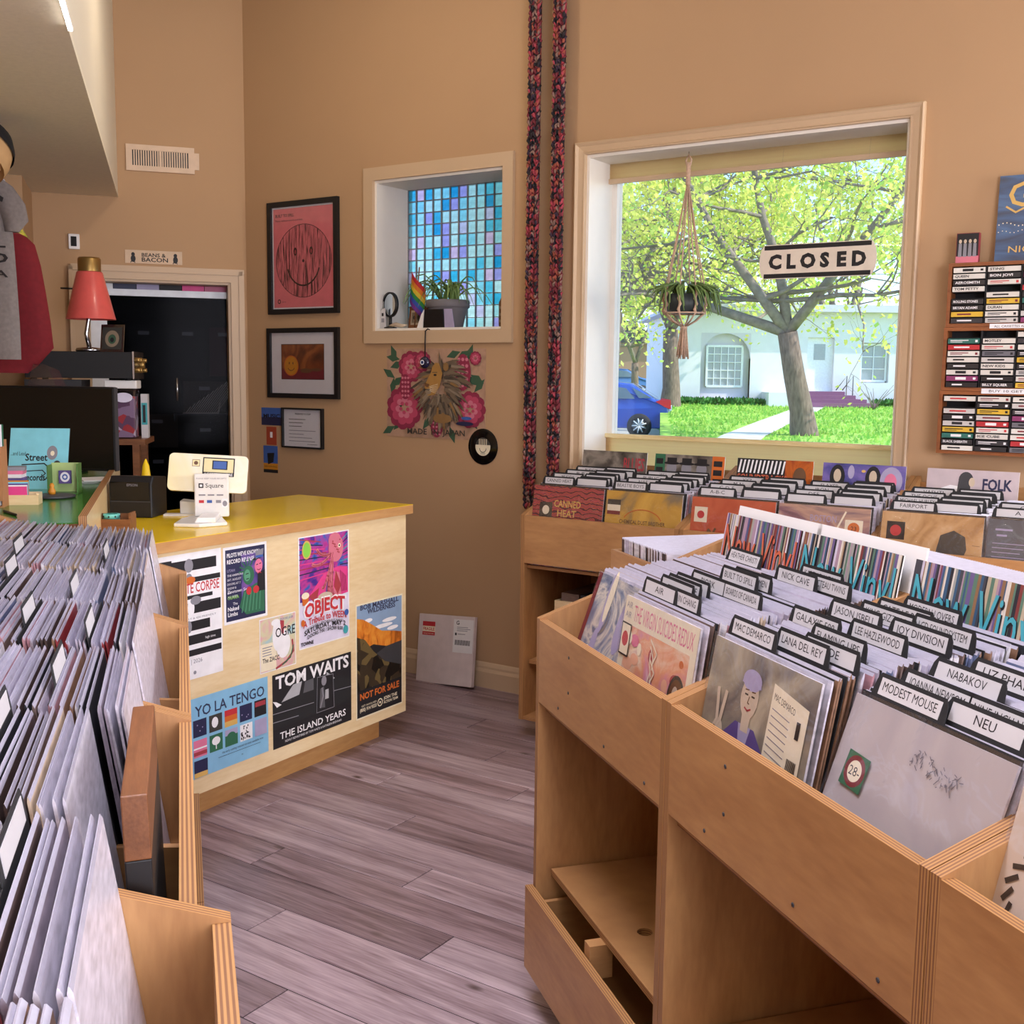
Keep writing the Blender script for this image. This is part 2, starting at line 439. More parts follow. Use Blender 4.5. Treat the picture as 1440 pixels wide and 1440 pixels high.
LC = Vector((-2.39, 5.70, 0))
CEIL = 3.5

# ------------------------------------------------------------------ room shell
def wall_with_holes(name, x0, x1, z0, z1, th, holes, mats, loc, rz):
    xs = sorted({x0, x1} | {h[0] for h in holes} | {h[1] for h in holes}); zs = sorted({z0, z1} | {h[2] for h in holes} | {h[3] for h in holes})
    inside = lambda x, z: any(h[0] < x < h[1] and h[2] < z < h[3] for h in holes)
    solid = lambda i, k: 0 <= i < len(xs) - 1 and 0 <= k < len(zs) - 1 and not inside((xs[i] + xs[i + 1]) / 2, (zs[k] + zs[k + 1]) / 2)
    mb = MB()
    for i in range(len(xs) - 1):
        for k in range(len(zs) - 1):
            if not solid(i, k): continue
            a, b, c, d = xs[i], xs[i + 1], zs[k], zs[k + 1]
            mb.quad((a, 0, c), (b, 0, c), (b, 0, d), (a, 0, d)); mb.quad((b, th, c), (a, th, c), (a, th, d), (b, th, d))
            for (di, dk, q) in ((-1, 0, [(a, th, c), (a, 0, c), (a, 0, d), (a, th, d)]), (1, 0, [(b, 0, c), (b, th, c), (b, th, d), (b, 0, d)]),
                                (0, -1, [(a, th, c), (b, th, c), (b, 0, c), (a, 0, c)]), (0, 1, [(a, 0, d), (b, 0, d), (b, th, d), (a, th, d)])):
                if not solid(i + di, k + dk): mb.quad(*q)
    return struct(name, mb, mats, loc, rz)

SW = (-0.53, 0.222, 1.66, 2.368)      # small leaded window
BWIN = (0.642, 1.969, 1.0, 2.376)     # display window
wall_with_holes('wall_back', -1.42, 6.05, 0, CEIL, 0.28, [SW, BWIN], 'wall_paint', BM, BWR)
wall_with_holes('wall_door', -1.85, 0.12, 0, CEIL, 0.12, [(-0.794, -0.082, -1, 1.918)], 'wall_paint', WC, WR)
mb = MB(); mb.box(-0.55, -0.45, -7.9, 0.1, 0, CEIL)
struct('wall_side', mb, 'wall_paint', LC, math.atan2(LU.y, LU.x) - R(90))
mb = MB(); mb.box(-0.45, 0, -0.5, 0.05, 0, CEIL)
struct('wall_stub', mb, 'wall_paint', LC, math.atan2(LU.y, LU.x) - R(90))
mb = MB(); mb.box(-1.4, 4.5, -2.3, -2.15, 0, CEIL); struct('wall_rear', mb, 'wall_paint')
mb = MB(); mb.box(4.42, 4.55, -2.2, 2.15, 0, CEIL); struct('wall_right', mb, 'wall_paint')
mb = MB(); mb.box(-3.2, 5.2, -2.6, 8.0, CEIL, CEIL + 0.1); struct('ceiling', mb, 'ceiling_dark')
# soffit over the bins along the side wall
so = thing('soffit', None, None, kind='structure')
se = Vector((-2.005, 5.82, 0)); sd = Vector((0.2900, -0.9570, 0)); sn_ = Vector((-0.957, -0.29, 0))
def soffit_pts(t): return [se + sd * t, se + sd * t + sn_ * 1.1]
pa, pb = soffit_pts(-0.1), soffit_pts(7.2)
mb = MB(); z0 = 2.325
mb.add([(p.x, p.y, z) for z in (z0, z0 + 0.02) for p in (pa[0], pb[0], pb[1], pa[1])], [(3, 2, 1, 0), (4, 5, 6, 7), (0, 1, 5, 4), (1, 2, 6, 5), (2, 3, 7, 6), (3, 0, 4, 7)])
mb.build('soffit_underside', 'ceiling_paint', so)
mb = MB()
mb.add([(p.x, p.y, z) for z in (z0 + 0.02, CEIL) for p in (pa[0], pb[0], pb[0] + sn_ * .05, pa[0] + sn_ * .05)], [(3, 2, 1, 0), (4, 5, 6, 7), (0, 1, 5, 4), (1, 2, 6, 5), (2, 3, 7, 6), (3, 0, 4, 7)])
mb.build('soffit_face', 'wall_paint_pale', so)
# closet behind the doorway
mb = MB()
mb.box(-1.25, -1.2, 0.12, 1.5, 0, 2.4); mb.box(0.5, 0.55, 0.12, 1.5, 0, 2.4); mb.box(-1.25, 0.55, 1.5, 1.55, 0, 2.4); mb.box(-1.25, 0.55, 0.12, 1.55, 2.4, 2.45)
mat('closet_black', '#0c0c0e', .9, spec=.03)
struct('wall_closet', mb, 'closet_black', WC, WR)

# floor: every plank a piece of its own over a dark underlay
fl = MB(); fl.box(-3.4, 5.2, -2.6, 8.0, -0.10, -0.006)
floor = struct('floor', fl, 'black_matte')
PW, PL = 0.1435, 1.22
rows = {}
for r in range(-26, 18):
    across = 1.945 + PW * r                                      # distance along the wall normal
    off = across - (BM.x * BN.x + BM.y * BN.y)
    if off + PW > 0.05: continue
    st = (r * 0.463) % PL - 3.9
    for k in range(9):
        s0 = st + k * PL; c = bw(s0 + PL / 2, off + PW / 2)
        if not (-2.6 < c.x < 4.3 and -1.2 < c.y < 6.2): continue
        L_ = (c - LC).dot(LN)
        if L_ < -1.0: continue
        key = 0
        if key not in rows:
            m_ = MB(); g = 0.0014; b_ = 0.0022
            x0, x1, y0, y1 = g, PL - g, g, PW - g
            m_.add([(x0, y0, -b_), (x1, y0, -b_), (x1, y1, -b_), (x0, y1, -b_), (x0 + b_, y0 + b_, 0), (x1 - b_, y0 + b_, 0), (x1 - b_, y1 - b_, 0), (x0 + b_, y1 - b_, 0)],
                   [(4, 5, 6, 7), (0, 1, 5, 4), (1, 2, 6, 5), (2, 3, 7, 6), (3, 0, 4, 7)])
            rows[key] = (m_.mesh('plank', 'plank'), m_.mesh('plank_pale', 'plank_pale'))
        o = link('plank', rows[key][1 if random.random() < .4 else 0], floor)
        o.location = bw(s0, off); o.rotation_euler = (0, 0, BWR)

# baseboards
mb = MB(); prof = [(0, 0), (-0.014, 0), (-0.014, 0.075), (-0.008, 0.09), (-0.008, 0.1), (-0.003, 0.115), (0, 0.12)]
mb.prism(prof, 0, -1.38, 6.0); struct('baseboard_back', mb, 'trim_paint', BM, BWR)
mb = MB(); mb.prism(prof, 0, -1.2, -0.88); struct('baseboard_door', mb, 'trim_paint', WC, WR)

# ------------------------------------------------------------------ window casings and the windows
def casing(x0, x1, z0, z1, w, parent, name='casing', mi='trim_paint', bottom=True, th=0.022):
    """four mitred moulding lengths round an opening, each a piece"""
    def rail(p, q, r_, s_):
        m_ = MB()
        out = [Vector((p[0], 0, p[1])), Vector((q[0], 0, q[1]))]; inn = [Vector((r_[0], 0, r_[1])), Vector((s_[0], 0, s_[1]))]
        prof_ = [(0, 0), (0, th), (.12, th + .004), (.25, th), (.34, th * .8), (.8, th * .55), (.9, th * .9), (1, th * .8), (1, 0)]
        vs = []
        for e in (0, 1):
            for t, h in prof_:
                c = out[e].lerp(inn[e], t); vs.append((c.x, -h, c.z))
        n = len(prof_); fs = [(i, i + 1, n + i + 1, n + i) for i in range(n - 1)] + [tuple(range(n)), tuple(range(2 * n - 1, n - 1, -1))]
        m_.add(vs, fs); o = m_.build(name, mi, parent); return o
    rail((x0 - w, z1 + w), (x1 + w, z1 + w), (x0, z1), (x1, z1))
    rail((x0 - w, z0 - (w if bottom else 0)), (x0 - w, z1 + w), (x0, z0), (x0, z1))
    rail((x1 + w, z1 + w), (x1 + w, z0 - (w if bottom else 0)), (x1, z1), (x1, z0))
    if bottom: rail((x1 + w, z0 - w), (x0 - w, z0 - w), (x1, z0), (x0, z0))

def lining(x0, x1, z0, z1, d, parent, m='reveal_white', t=0.012):
    for nm, b in (('jamb', (x0, x0 + t, 0, d, z0, z1)), ('jamb', (x1 - t, x1, 0, d, z0, z1)), ('head', (x0 + t, x1 - t, 0, d, z1 - t, z1)), ('window_sill', (x0 + t, x1 - t, 0, d, z0, z0 + t))):
        m_ = MB(); m_.box(*b); m_.build(nm, m, parent)

mat('shade_fabric', '#ffe6bc', 0.7, var=0.04, scale=3, trans=0.85, stretch=(1, 1, 40))
w1 = thing('window_1', None, None, BM, BWR, kind='structure')
x0, x1, z0, z1 = BWIN
casing(x0, x1, z0, z1, 0.05, w1, bottom=True)
lining(x0, x1, z0, z1, 0.27, w1)
mb = MB(); mb.box(x0 + .012, x1 - .012, 0.175, 0.205, 2.295, 2.364); mb.build('shade_valance', 'shade_fabric', w1)
mb = MB(); mb.box(x0 + .012, x1 - .012, 0.165, 0.18, 2.28, 2.30); mb.build('valance_rail', 'trim_paint', w1)
mb = MB(); mb.box(x0 + .012, x1 - .012, 0.19, 0.20, 1.012, 1.19); mb.build('lower_shade', 'shade_fabric', w1)
mb = MB(); mb.box(x0 + .012, x1 - .012, 0.18, 0.205, 1.185, 1.203); mb.build('lower_shade_rail', 'sill_wood', w1)
for b in ((x0 + .012, x0 + .036, .20, .25, 1.012, 2.364), (x1 - .036, x1 - .012, .20, .25, 1.012, 2.364), (x0 + .036, x1 - .036, .20, .25, 1.012, 1.04), (x0 + .036, x1 - .036, .20, .25, 2.34, 2.364)):
    mb = MB(); mb.box(*b); mb.build('sash_rail', 'reveal_white', w1)
glass('window_glass', (0.97, 0.99, 1.0), 0.03)
mb = MB(); mb.box(x0 + .036, x1 - .036, .225, .229, 1.04, 2.34); mb.build('pane', 'window_glass', w1)

w2 = thing('window_2', None, None, BM, BWR, kind='structure')
x0, x1, z0, z1 = SW
m_ = MB()
for b in ((x0 - .058, x1 + .055, -.018, 0, z1, z1 + .06), (x0 - .058, x1 + .055, -.018, 0, z0 - .06, z0), (x0 - .058, x0, -.018, 0, z0, z1), (x1, x1 + .055, -.018, 0, z0, z1)):
    mb = MB(); mb.box(*b); mb.build('casing', 'trim_paint', w2)
lining(x0, x1, z0, z1, 0.27, w2)
GL = ['#86def4', '#a2e8f8', '#dcf8fa', '#eefcfc', '#f2eafc', '#dcd2fa', '#fce4f6', '#c8f2fc', '#e8fafc', '#6cd2f2']
for i, c in enumerate(GL): stained('leaded_glass_%d' % i, c)
pxs = np.linspace(x0 + .012, x1 - .012, 15); pzs = np.linspace(z0 + .012, z1 - .012, 13)
cw, ch = pxs[1] - pxs[0], pzs[1] - pzs[0]
meshes = []
for i in range(len(GL)):
    mb = MB(); mb.box(0.003, cw - .003, 0, .004, .003, ch - .003); meshes.append(mb.mesh('pane', 'leaded_glass_%d' % i))
rs = random.Random(3)
for i in range(14):
    for k in range(12):
        o = link('pane', meshes[rs.choice([0, 1, 2, 3, 3, 4, 5, 6, 7, 7, 8, 8, 9, 2])], w2); o.location = (pxs[i], .238, pzs[k])
mb = MB()
for x in pxs: mb.box(x - .0025, x + .0025, .234, .246, z0 + .012, z1 - .012)
for z in pzs: mb.box(x0 + .012, x1 - .012, .2345, .2455, z - .002, z + .002)
mb.build('leading', 'grey', w2)
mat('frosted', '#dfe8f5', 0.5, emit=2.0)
# shop windows beyond the frame: frosted panes and frames
for nm, lo, rz, hw, za, zb in (('window_3', bw(4.25, -0.002), BWR, .72, 1.0, 2.4), ('window_4', Vector((1.5, -2.148, 0)), R(180), 1.6, .5, 2.7)):
    w_ = thing(nm, None, None, lo, rz, kind='structure')
    mb = MB(); mb.box(-hw, hw, -.012, -.004, za, zb); mb.build('pane', 'frosted', w_)
    casing(-hw, hw, za, zb, .06, w_)

# doorway casing
d1 = thing('door_1', None, None, WC, WR, kind='structure')
def door_casing(x0, x1, z1, w):
    for pts in ([(x0 - w, 0), (x0, 0), (x0, z1), (x0 - w, z1 + w)], [(x1, 0), (x1 + w, 0), (x1 + w, z1 + w), (x1, z1)], [(x0, z1), (x1, z1), (x1 + w, z1 + w), (x0 - w, z1 + w)]):
        for t, sh in ((0.018, 0.0), (0.026, 0.35)):
            m_ = MB()
            cx = [(p[0], p[1]) for p in pts]
            if sh:
                # raised outer band
                mx = sum(p[0] for p in cx) / 4; 
                cx = cx
            m_.prism(cx, 1, 0, -t if not sh else -0.019)
            if not sh: m_.build('casing', 'trim_paint', d1)
door_casing(-0.794, -0.082, 1.918, 0.068)
for b in ((-0.794, -0.780, 0, .14, 0, 1.918), (-0.096, -0.082, 0, .14, 0, 1.918), (-0.78, -.096, 0, .14, 1.906, 1.918)):
    mb = MB(); mb.box(*b); mb.build('jamb', 'trim_paint', d1)
for x in (-0.86, -0.03): 
    mb = MB(); mb.box(x - .012, x + .008, -.026, -.018, 0, 1.975); mb.build('casing_bead', 'trim_paint', d1)
mb = MB(); mb.box(-.872, -.022, -.026, -.018, 1.955, 1.975); mb.build('casing_bead', 'trim_paint', d1)

# ------------------------------------------------------------------ record bins
def fm(o, rz): return Matrix.Translation(o) @ Matrix.Rotation(rz, 4, 'Z')
SECW, TS, SLOPE, CS = 0.68, 0.018, 0.36, 0.10
_BINM = {}
def bin_meshes(depth, drawer):
    k = (depth, drawer)
    if k in _BINM: return _BINM[k]
    out = []
    zt = 0.912
    side = [(0, 0.086), (0, zt), (depth, zt + SLOPE * depth), (depth, 0.086)]
    for x in (0.001, SECW - TS - 0.001):
        mb = MB(); mb.prism(side, 0, x, x + TS, 0, 1); out.append(('side_panel', mb.mesh('side_panel', ['ply_tall', 'ply_edge_x'])))
    def panel(nm, b, thin):
        mb = MB(); mb.box(*b, mi=0, thin=thin, edge=1); out.append((nm, mb.mesh(nm, ['ply', 'ply_edge_' + 'xyz'[thin]])))
    a, c = TS + 0.001, SECW - TS - 0.001
    panel('front_panel', (a, c, 0.0, 0.018, 0.722, zt - 0.002), 1)
    panel('back_panel', (a, c, depth - 0.012, depth, 0.09, zt + SLOPE * depth - 0.02), 1)
    mb = MB(); mb.prism([(0.018, 0.700), (depth - .012, 0.700 + CS * (depth - .03)), (depth - .012, 0.712 + CS * (depth - .03)), (0.018, 0.712)], 0, a, c, 0, 1)
    out.append(('tray', mb.mesh('tray', ['ply', 'ply_edge_z'])))
    mb = MB(); mb.prism([(0.018, 0.712), (0.018, 0.845), (depth - .012, 0.845 + CS * (depth - .03)), (depth - .012, 0.712 + CS * (depth - .03))], 0, 0.334, 0.346, 0, 1)
    out.append(('column_divider', mb.mesh('column_divider', ['ply', 'ply_edge_x'])))
    # shelf board with a finger hole
    n = 16; cx, cy, r = 0.36, 0.12, 0.016
    mb = MB(); sx0, sx1, sy0, sy1 = a + .006, c - .006, 0.035, depth - .014
    ring = [(cx + r * math.cos(2 * math.pi * i / n + math.pi / 4), cy + r * math.sin(2 * math.pi * i / n + math.pi / 4)) for i in range(n)]
    outer = []
    for i in range(n):
        an = 2 * math.pi * i / n + math.pi / 4; dx, dy = math.cos(an), math.sin(an)
        t = min(((sx1 - cx) / dx if dx > 0 else (sx0 - cx) / dx) if abs(dx) > 1e-9 else 9, ((sy1 - cy) / dy if dy > 0 else (sy0 - cy) / dy) if abs(dy) > 1e-9 else 9)
        outer.append((cx + dx * t, cy + dy * t))
    for q in ((sx0, sy0), (sx1, sy0), (sx1, sy1), (sx0, sy1)):   # snap the nearest ray to each corner
        i = min(range(n), key=lambda j: math.hypot(outer[j][0] - q[0], outer[j][1] - q[1])); outer[i] = q
    for z, fl in ((0.326, False), (0.311, True)):
        for i in range(n):
            j = (i + 1) % n; f = [(ring[i] + (z,)), (outer[i] + (z,)), (outer[j] + (z,)), (ring[j] + (z,))]
            mb.quad(*(f[::-1] if fl else f))
    for i in range(n):
        j = (i + 1) % n
        mb.quad(ring[j] + (0.311,), ring[i] + (0.311,), ring[i] + (0.326,), ring[j] + (0.326,), 1)
        mb.quad(outer[i] + (0.311,), outer[j] + (0.311,), outer[j] + (0.326,), outer[i] + (0.326,), 1)
    out.append(('shelf', mb.mesh('shelf', ['ply', 'ply_edge_z'])))
    if drawer:
        panel('drawer_front', (0.002, SECW - .002, -0.02, -0.002, 0.086, 0.283), 1)
        mb = MB(); mb.box(0.04, 0.052, 0.0, depth - .05, 0.11, 0.26); mb.box(SECW - .052, SECW - .04, 0.0, depth - .05, 0.11, 0.26); mb.box(.052, SECW - .052, 0.0, depth - .05, .10, .11)
        out.append(('drawer_box', mb.mesh('drawer_box', ['ply'])))
        mb = MB(); mb.box(0.33, 0.36, 0.0, 0.05, 0.24, 0.311); out.append(('shelf_block', mb.mesh('shelf_block', ['ply'])))
    panel('base_board', (a, c, 0.004, depth - .012, 0.086, 0.098), 2)
    _BINM[k] = out
    return out
_CAST = None
def caster(parent, x, y):
    global _CAST
    if _CAST is None:
        a = MB(); a.lathe([(0.030, -.011), (0.034, -.007), (0.034, .007), (0.030, .011)], (0, 0, .034), 18, axis=0)
        b = MB(); b.lathe([(0.012, -.0125), (0.012, .0125)], (0, 0, .034), 10, axis=0)
        c = MB(); c.prism([(-.028, .06), (.028, .06), (.028, .086), (-.028, .086)], 0, -.02, .02); c.prism([(-.012, .03), (.012, .03), (.02, .06), (-.02, .06)], 0, -.018, -.014); c.prism([(-.012, .03), (.012, .03), (.02, .06), (-.02, .06)], 0, .014, .018)
        _CAST = (a.mesh('caster', 'black'), b.mesh('hub', 'steel'), c.mesh('fork', 'dark_grey'))
    o = link('caster', _CAST[0], parent); o.location = (x, y, 0); o.rotation_euler = (0, 0, R(35))
    link('hub', _CAST[1], o); link('fork', _CAST[2], o)
_SCR = None
def screws(panel, pts):
    global _SCR
    if _SCR is None:
        mb = MB(); mb.lathe([(0.0035, 0), (0.0035, -0.0008), (0.002, -0.0012)], (0, 0, 0), 8, axis=1); _SCR = mb.mesh('screw', 'dark_grey')
    for x, z in pts:
        o = link('screw', _SCR, panel); o.location = (x, -0.0002, z)
def make_bin(o0, rz, k, depth, label, drawer=True, group=None, scr=()):
    m = fm(o0, rz); t = thing('record_bin', label, 'record bin', m @ Vector((k * SECW, 0, 0)), rz, group)
    for nm, me in bin_meshes(depth, drawer):
        p = link(nm, me, t)
        if nm == 'front_panel' and scr: screws(p, scr)
    for x in (0.07, SECW - .07):
        for y in (0.09, depth - .09): caster(t, x, y)
    return t
SCR = [(0.21, .87), (.15, .745), (.21, .795), (.41, .745), (.60, .74)]
for k, lab in enumerate(['plywood record bin at the far end of the island with a floral pink cover',
                         'plywood record bin second from the island end with the silver 28 priced cover',
                         'plywood record bin of the island nearest the camera with a cream emblem cover']):
    make_bin(IO, IR, k, 0.56, lab, True, 'island record bins', SCR)
for k, lab in enumerate(['plywood record bin along the side wall next to the green desk', 'plywood record bin in the middle of the side wall row',
                         'plywood record bin along the side wall with the black and brown box set']):
    make_bin(EO, ER, 2 - k, 0.53, lab, True, 'side wall record bins')
make_bin(EO + Vector((0.03, 0.01, 0)), ER, -1, 0.53, 'plywood record bin at the near end of the side wall row', True, 'side wall record bins')
for k, lab in enumerate(['plywood record bin under the window beside the knitted ropes', 'plywood record bin under the window in the middle below the striped card',
                         'plywood record bin under the cassette racks with the white FOLK card', 'plywood record bin beyond the FOLK card under the cassette racks']):
    make_bin(KO, KR, k, 0.545, lab, False, 'record bins under the window')

# ---- sleeves
PAL = [('#d4cfdc', 8), ('#bdb6c8', 7), ('#dcd8dc', 5), ('#9c919e', 5), ('#6e5a52', 5), ('#4a3a36', 5), ('#8c6a52', 5), ('#2a2a30', 6), ('#b98a92', 3), ('#5a6482', 3), ('#c8b49c', 5), ('#8d2f34', 2)]
for i, (c, w_) in enumerate(PAL):
    mat('jacket_%d' % i, c, 0.42, var=0.22, scale=30, coat=0.25, spec=0.5, stretch=(1, 1, 3))
mat('poly_sleeve', '#cfccdc', 0.22, var=0.06, scale=60, coat=0.6, trans=0.25)
WTS = [w_ for _, w_ in PAL]
def sleeve_prof(t, h=0.315, lip=0.005):
    return [(0, 0), (t, 0), (t, h), (t * .6, h + lip), (t * .4, h + lip), (0, h)]
def sleeve_mb(t, w=0.315, mi=0, tp=1):
    mb = MB(); pr = sleeve_prof(t)
    v = [(-w / 2, p[0], p[1]) for p in pr] + [(w / 2, p[0], p[1]) for p in pr]; n = 6
    f = [tuple(range(n - 1, -1, -1)), tuple(range(n, 2 * n))] + [(i, (i + 1) % n, n + (i + 1) % n, n + i) for i in range(n)]
    mb.add(v, f, [mi, mi, mi, mi, tp, tp, tp, mi]); return mb
_SL = {}
def sleeve_mesh(ci, thick):
    k = (ci, thick)
    if k not in _SL: _SL[k] = sleeve_mb(thick).mesh('record', ['jacket_%d' % ci, 'poly_sleeve'])
    return _SL[k]
MASS_V, MASS_F, MASS_M = [], [], []
_base = {t: sleeve_mb(t) for t in (0.003, 0.0042, 0.0075)}
rng = random.Random(11)
N_SINGLE = [0]
def put_sleeve(M4, x, y, z, lean, yaw, ci, th, single, label=None, group=None):
    loc = M4 @ Vector((x, y, z))
    if single:
        o = link('record', sleeve_mesh(ci, th)); o.location = loc
        o.rotation_euler = (-lean, 0, M4.to_euler().z + yaw); tag(o, label, 'record', group); N_SINGLE[0] += 1
    else:
        Mx = Matrix.Translation(loc) @ Matrix.Rotation(M4.to_euler().z + yaw, 4, 'Z') @ Matrix.Rotation(-lean, 4, 'X')
        b = len(MASS_V); mb = _base[th]
        for p in mb.v: MASS_V.append(tuple(Mx @ Vector(p)))
        for f, mi in zip(mb.f, mb.m): MASS_F.append([b + q for q in f]); MASS_M.append(ci if mi == 0 else len(PAL))
def fill(M4, xc, y0, y1, pitch, lean, label, group, n_single, th=0.003, skip=()):
    y, n, run, ci = y0, 0, 0, 0
    while y < y1:
        if run <= 0: run, ci = rng.choice([1, 1, 2, 3]), rng.choices(range(len(PAL)), WTS)[0]
        run -= 1
        if n == 0: ci = 0
        z = 0.714 + CS * (y - 0.02) + rng.uniform(-.003, .004)
        put_sleeve(M4, xc + rng.uniform(-.005, .005), y, z, lean + rng.uniform(-.012, .012), rng.uniform(-.006, .006), ci, th, n < n_single, label, group)
        n += 1; y += pitch * rng.uniform(.75, 1.35)
MI, ME, MK = fm(IO, IR), fm(EO, ER), fm(KO, KR)
XC = (0.1765, 0.5035)
def colx(c): return (c // 2) * SECW + XC[c % 2]
ISL_LAB = ['record sleeve packed in the island column behind the blue cloudy cover', 'record sleeve packed in the island column behind the floral pink cover',
           'record sleeve packed in the island column behind the peace sign cover', 'record sleeve packed in the island column behind the silver 28 priced cover']
for c in range(4):
    fill(MI, colx(c), (.052, .036, .038, .040)[c], 0.365, 0.0066, R((19, 9, 11, 19)[c]), ISL_LAB[c], ISL_LAB[c].replace('record sleeve', 'sleeves'), 27)
for c in (4, 5): fill(MI, colx(c), 0.05, 0.36, 0.0058, R(15), None, None, 0)
E_LAB = {-2: ('record sleeve in the row at the very near end of the side wall', 24, .0095, .0075), -1: ('record sleeve in the row nearest the camera along the side wall', 30, .0085, .0042),
         0: ('record sleeve in the row beside the black and brown box set', 62, .0062, .003), 1: ('record sleeve in the second row beyond the box set', 62, .0062, .003),
         2: ('record sleeve in the third row beyond the box set', 50, .0062, .003)}
for c in range(-2, 6):
    lab, ns, pt, th = E_LAB.get(c, (None, 0, .0064, .003))
    fill(ME, colx(c) if c >= 0 else -SECW + XC[c + 2], 0.075 if c == 0 else 0.035, 0.40, pt, R(9), lab, lab and lab.replace('record sleeve', 'sleeves'), 0 if c == -2 else ns, th)
for c in range(7): fill(MK, colx(c), 0.045, 0.33, 0.0062, R(12), None, None, 0)

# records standing crosswise in the stand behind the island
MB_ = fm(IO, IR)
stand = thing('record_stand', 'plywood stand of crosswise records behind the far end of the island', 'record stand', IO, IR)
for nm, b, th_ in (('front_panel', (-0.37, -0.02, 0.575, 0.59, 0.086, 1.0), 1), ('front_panel', (-0.02, 1.34, 0.60, 0.615, 0.086, 1.0), 1), ('back_panel', (-0.37, 1.34, 1.02, 1.035, 0.086, 1.0), 1),
                   ('end_panel', (-0.37, -0.355, 0.59, 1.02, 0.086, 1.0), 0), ('end_panel', (1.325, 1.34, 0.615, 1.02, 0.086, 1.0), 0), ('tray', (-.355, 1.325, .615, 1.02, .70, .712), 2)):
    mb = MB(); mb.box(*b, mi=0, thin=th_, edge=1); mb.build(nm, ['ply', 'ply_edge_' + 'xyz'[th_]], stand)
for x_, y_ in ((-.3, .65), (-.3, .96), (1.27, .68), (1.27, .96)): caster(stand, x_, y_)
crate = thing('record_crate', 'low plywood crate of records at the far end of the island', 'crate', IO, IR)
for nm, b, th_ in (('side_panel', (-0.37, -0.02, 0.33, 0.342, 0.086, 1.0), 1), ('end_panel', (-0.37, -0.358, 0.342, 0.57, 0.086, 1.0), 0), ('end_panel', (-0.032, -0.02, 0.342, 0.57, 0.086, 1.0), 0),
                   ('side_panel', (-0.37, -0.02, 0.558, 0.57, 0.086, 1.0), 1), ('tray', (-.358, -.032, .342, .558, .70, .712), 2)):
    mb = MB(); mb.box(*b, mi=0, thin=th_, edge=1); mb.build(nm, ['ply', 'ply_edge_' + 'xyz'[th_]], crate)
for x_, y_ in ((-.31, .39), (-.08, .39), (-.31, .51), (-.08, .51)): caster(crate, x_, y_)
def crosswise(x0, x1, yc, zb):
    x = x0
    while x < x1:
        ci = rng.choices(range(len(PAL)), [9, 7, 8, 4, 3, 2, 2, 2, 1, 1, 2, 0])[0]
        M5 = MI @ Matrix.Translation((x, yc, zb)) @ Matrix.Rotation(R(-90), 4, 'Z')
        put_sleeve(M5, 0, 0, 0, R(-4), 0, ci, .0042, False); x += 0.0085
crosswise(-0.02, 1.30, 0.85, 0.716); crosswise(-0.33, -0.03, 0.85, 0.716)
# a few sleeves stand up out of the crate
x = -0.335
while x < -0.06:
    M5 = MI @ Matrix.Translation((x, 0.51, 0.714)) @ Matrix.Rotation(R(-90), 4, 'Z'); 
    put_sleeve(M5, -0.0, 0, 0, R(-3), 0, rng.choice([0, 1, 2, 4, 5, 7]), .0042, False); x += 0.008
me = bpy.data.meshes.new('record_sleeves'); me.from_pydata(MASS_V, [], MASS_F)
for i in range(len(PAL)): me.materials.append(M['jacket_%d' % i])
me.materials.append(M['poly_sleeve']); me.polygons.foreach_set('material_index', MASS_M); me.update()
tag(link('record_sleeves', me), 'tightly packed white edged record sleeves filling the farther bin columns', 'records', kind='stuff')

# ---- named divider cards
_CARD = {}
def divider(M4, xc, y, tx, name, label, group, lean=R(13), zoff=0.0, tabw=0.142):
    z = 0.716 + CS * (y - 0.02) + zoff
    t = thing('divider_card', label, 'divider card', M4 @ Vector((xc, y, z)), 0, group); t.rotation_euler = (-lean, 0, M4.to_euler().z)
    tx = max(-.155 + tabw / 2, min(.155 - tabw / 2, tx)); k = (round(tx, 2), tabw)
    tx = k[0]
    if k not in _CARD:
        h, a = 0.318, tabw / 2
        mb = MB(); mb.prism([(-.155, 0), (.155, 0), (.155, h), (tx + a + .006, h), (tx + a + .002, h + .022), (tx + a - .004, h + .032), (tx - a + .004, h + .032), (tx - a - .002, h + .022), (tx - a - .006, h), (-.155, h)], 1, 0, 0.0014)
        p = MB(); p.box(tx - a + .008, tx + a - .008, -0.0006, 0, h + .002, h + .026)
        _CARD[k] = (mb.mesh('card', 'black_matte'), p.mesh('label_plate', 'paper_grey'))
    link('card', _CARD[k][0], t); link('label_plate', _CARD[k][1], t)
    if name:
        f = Flat(t, -0.0007); w_ = min(tabw - .03, 0.0098 * len(name) + .008)
        f.text(name, tx, 0.327, 0.0125, 'ink', w=w_, align='C'); f.done()
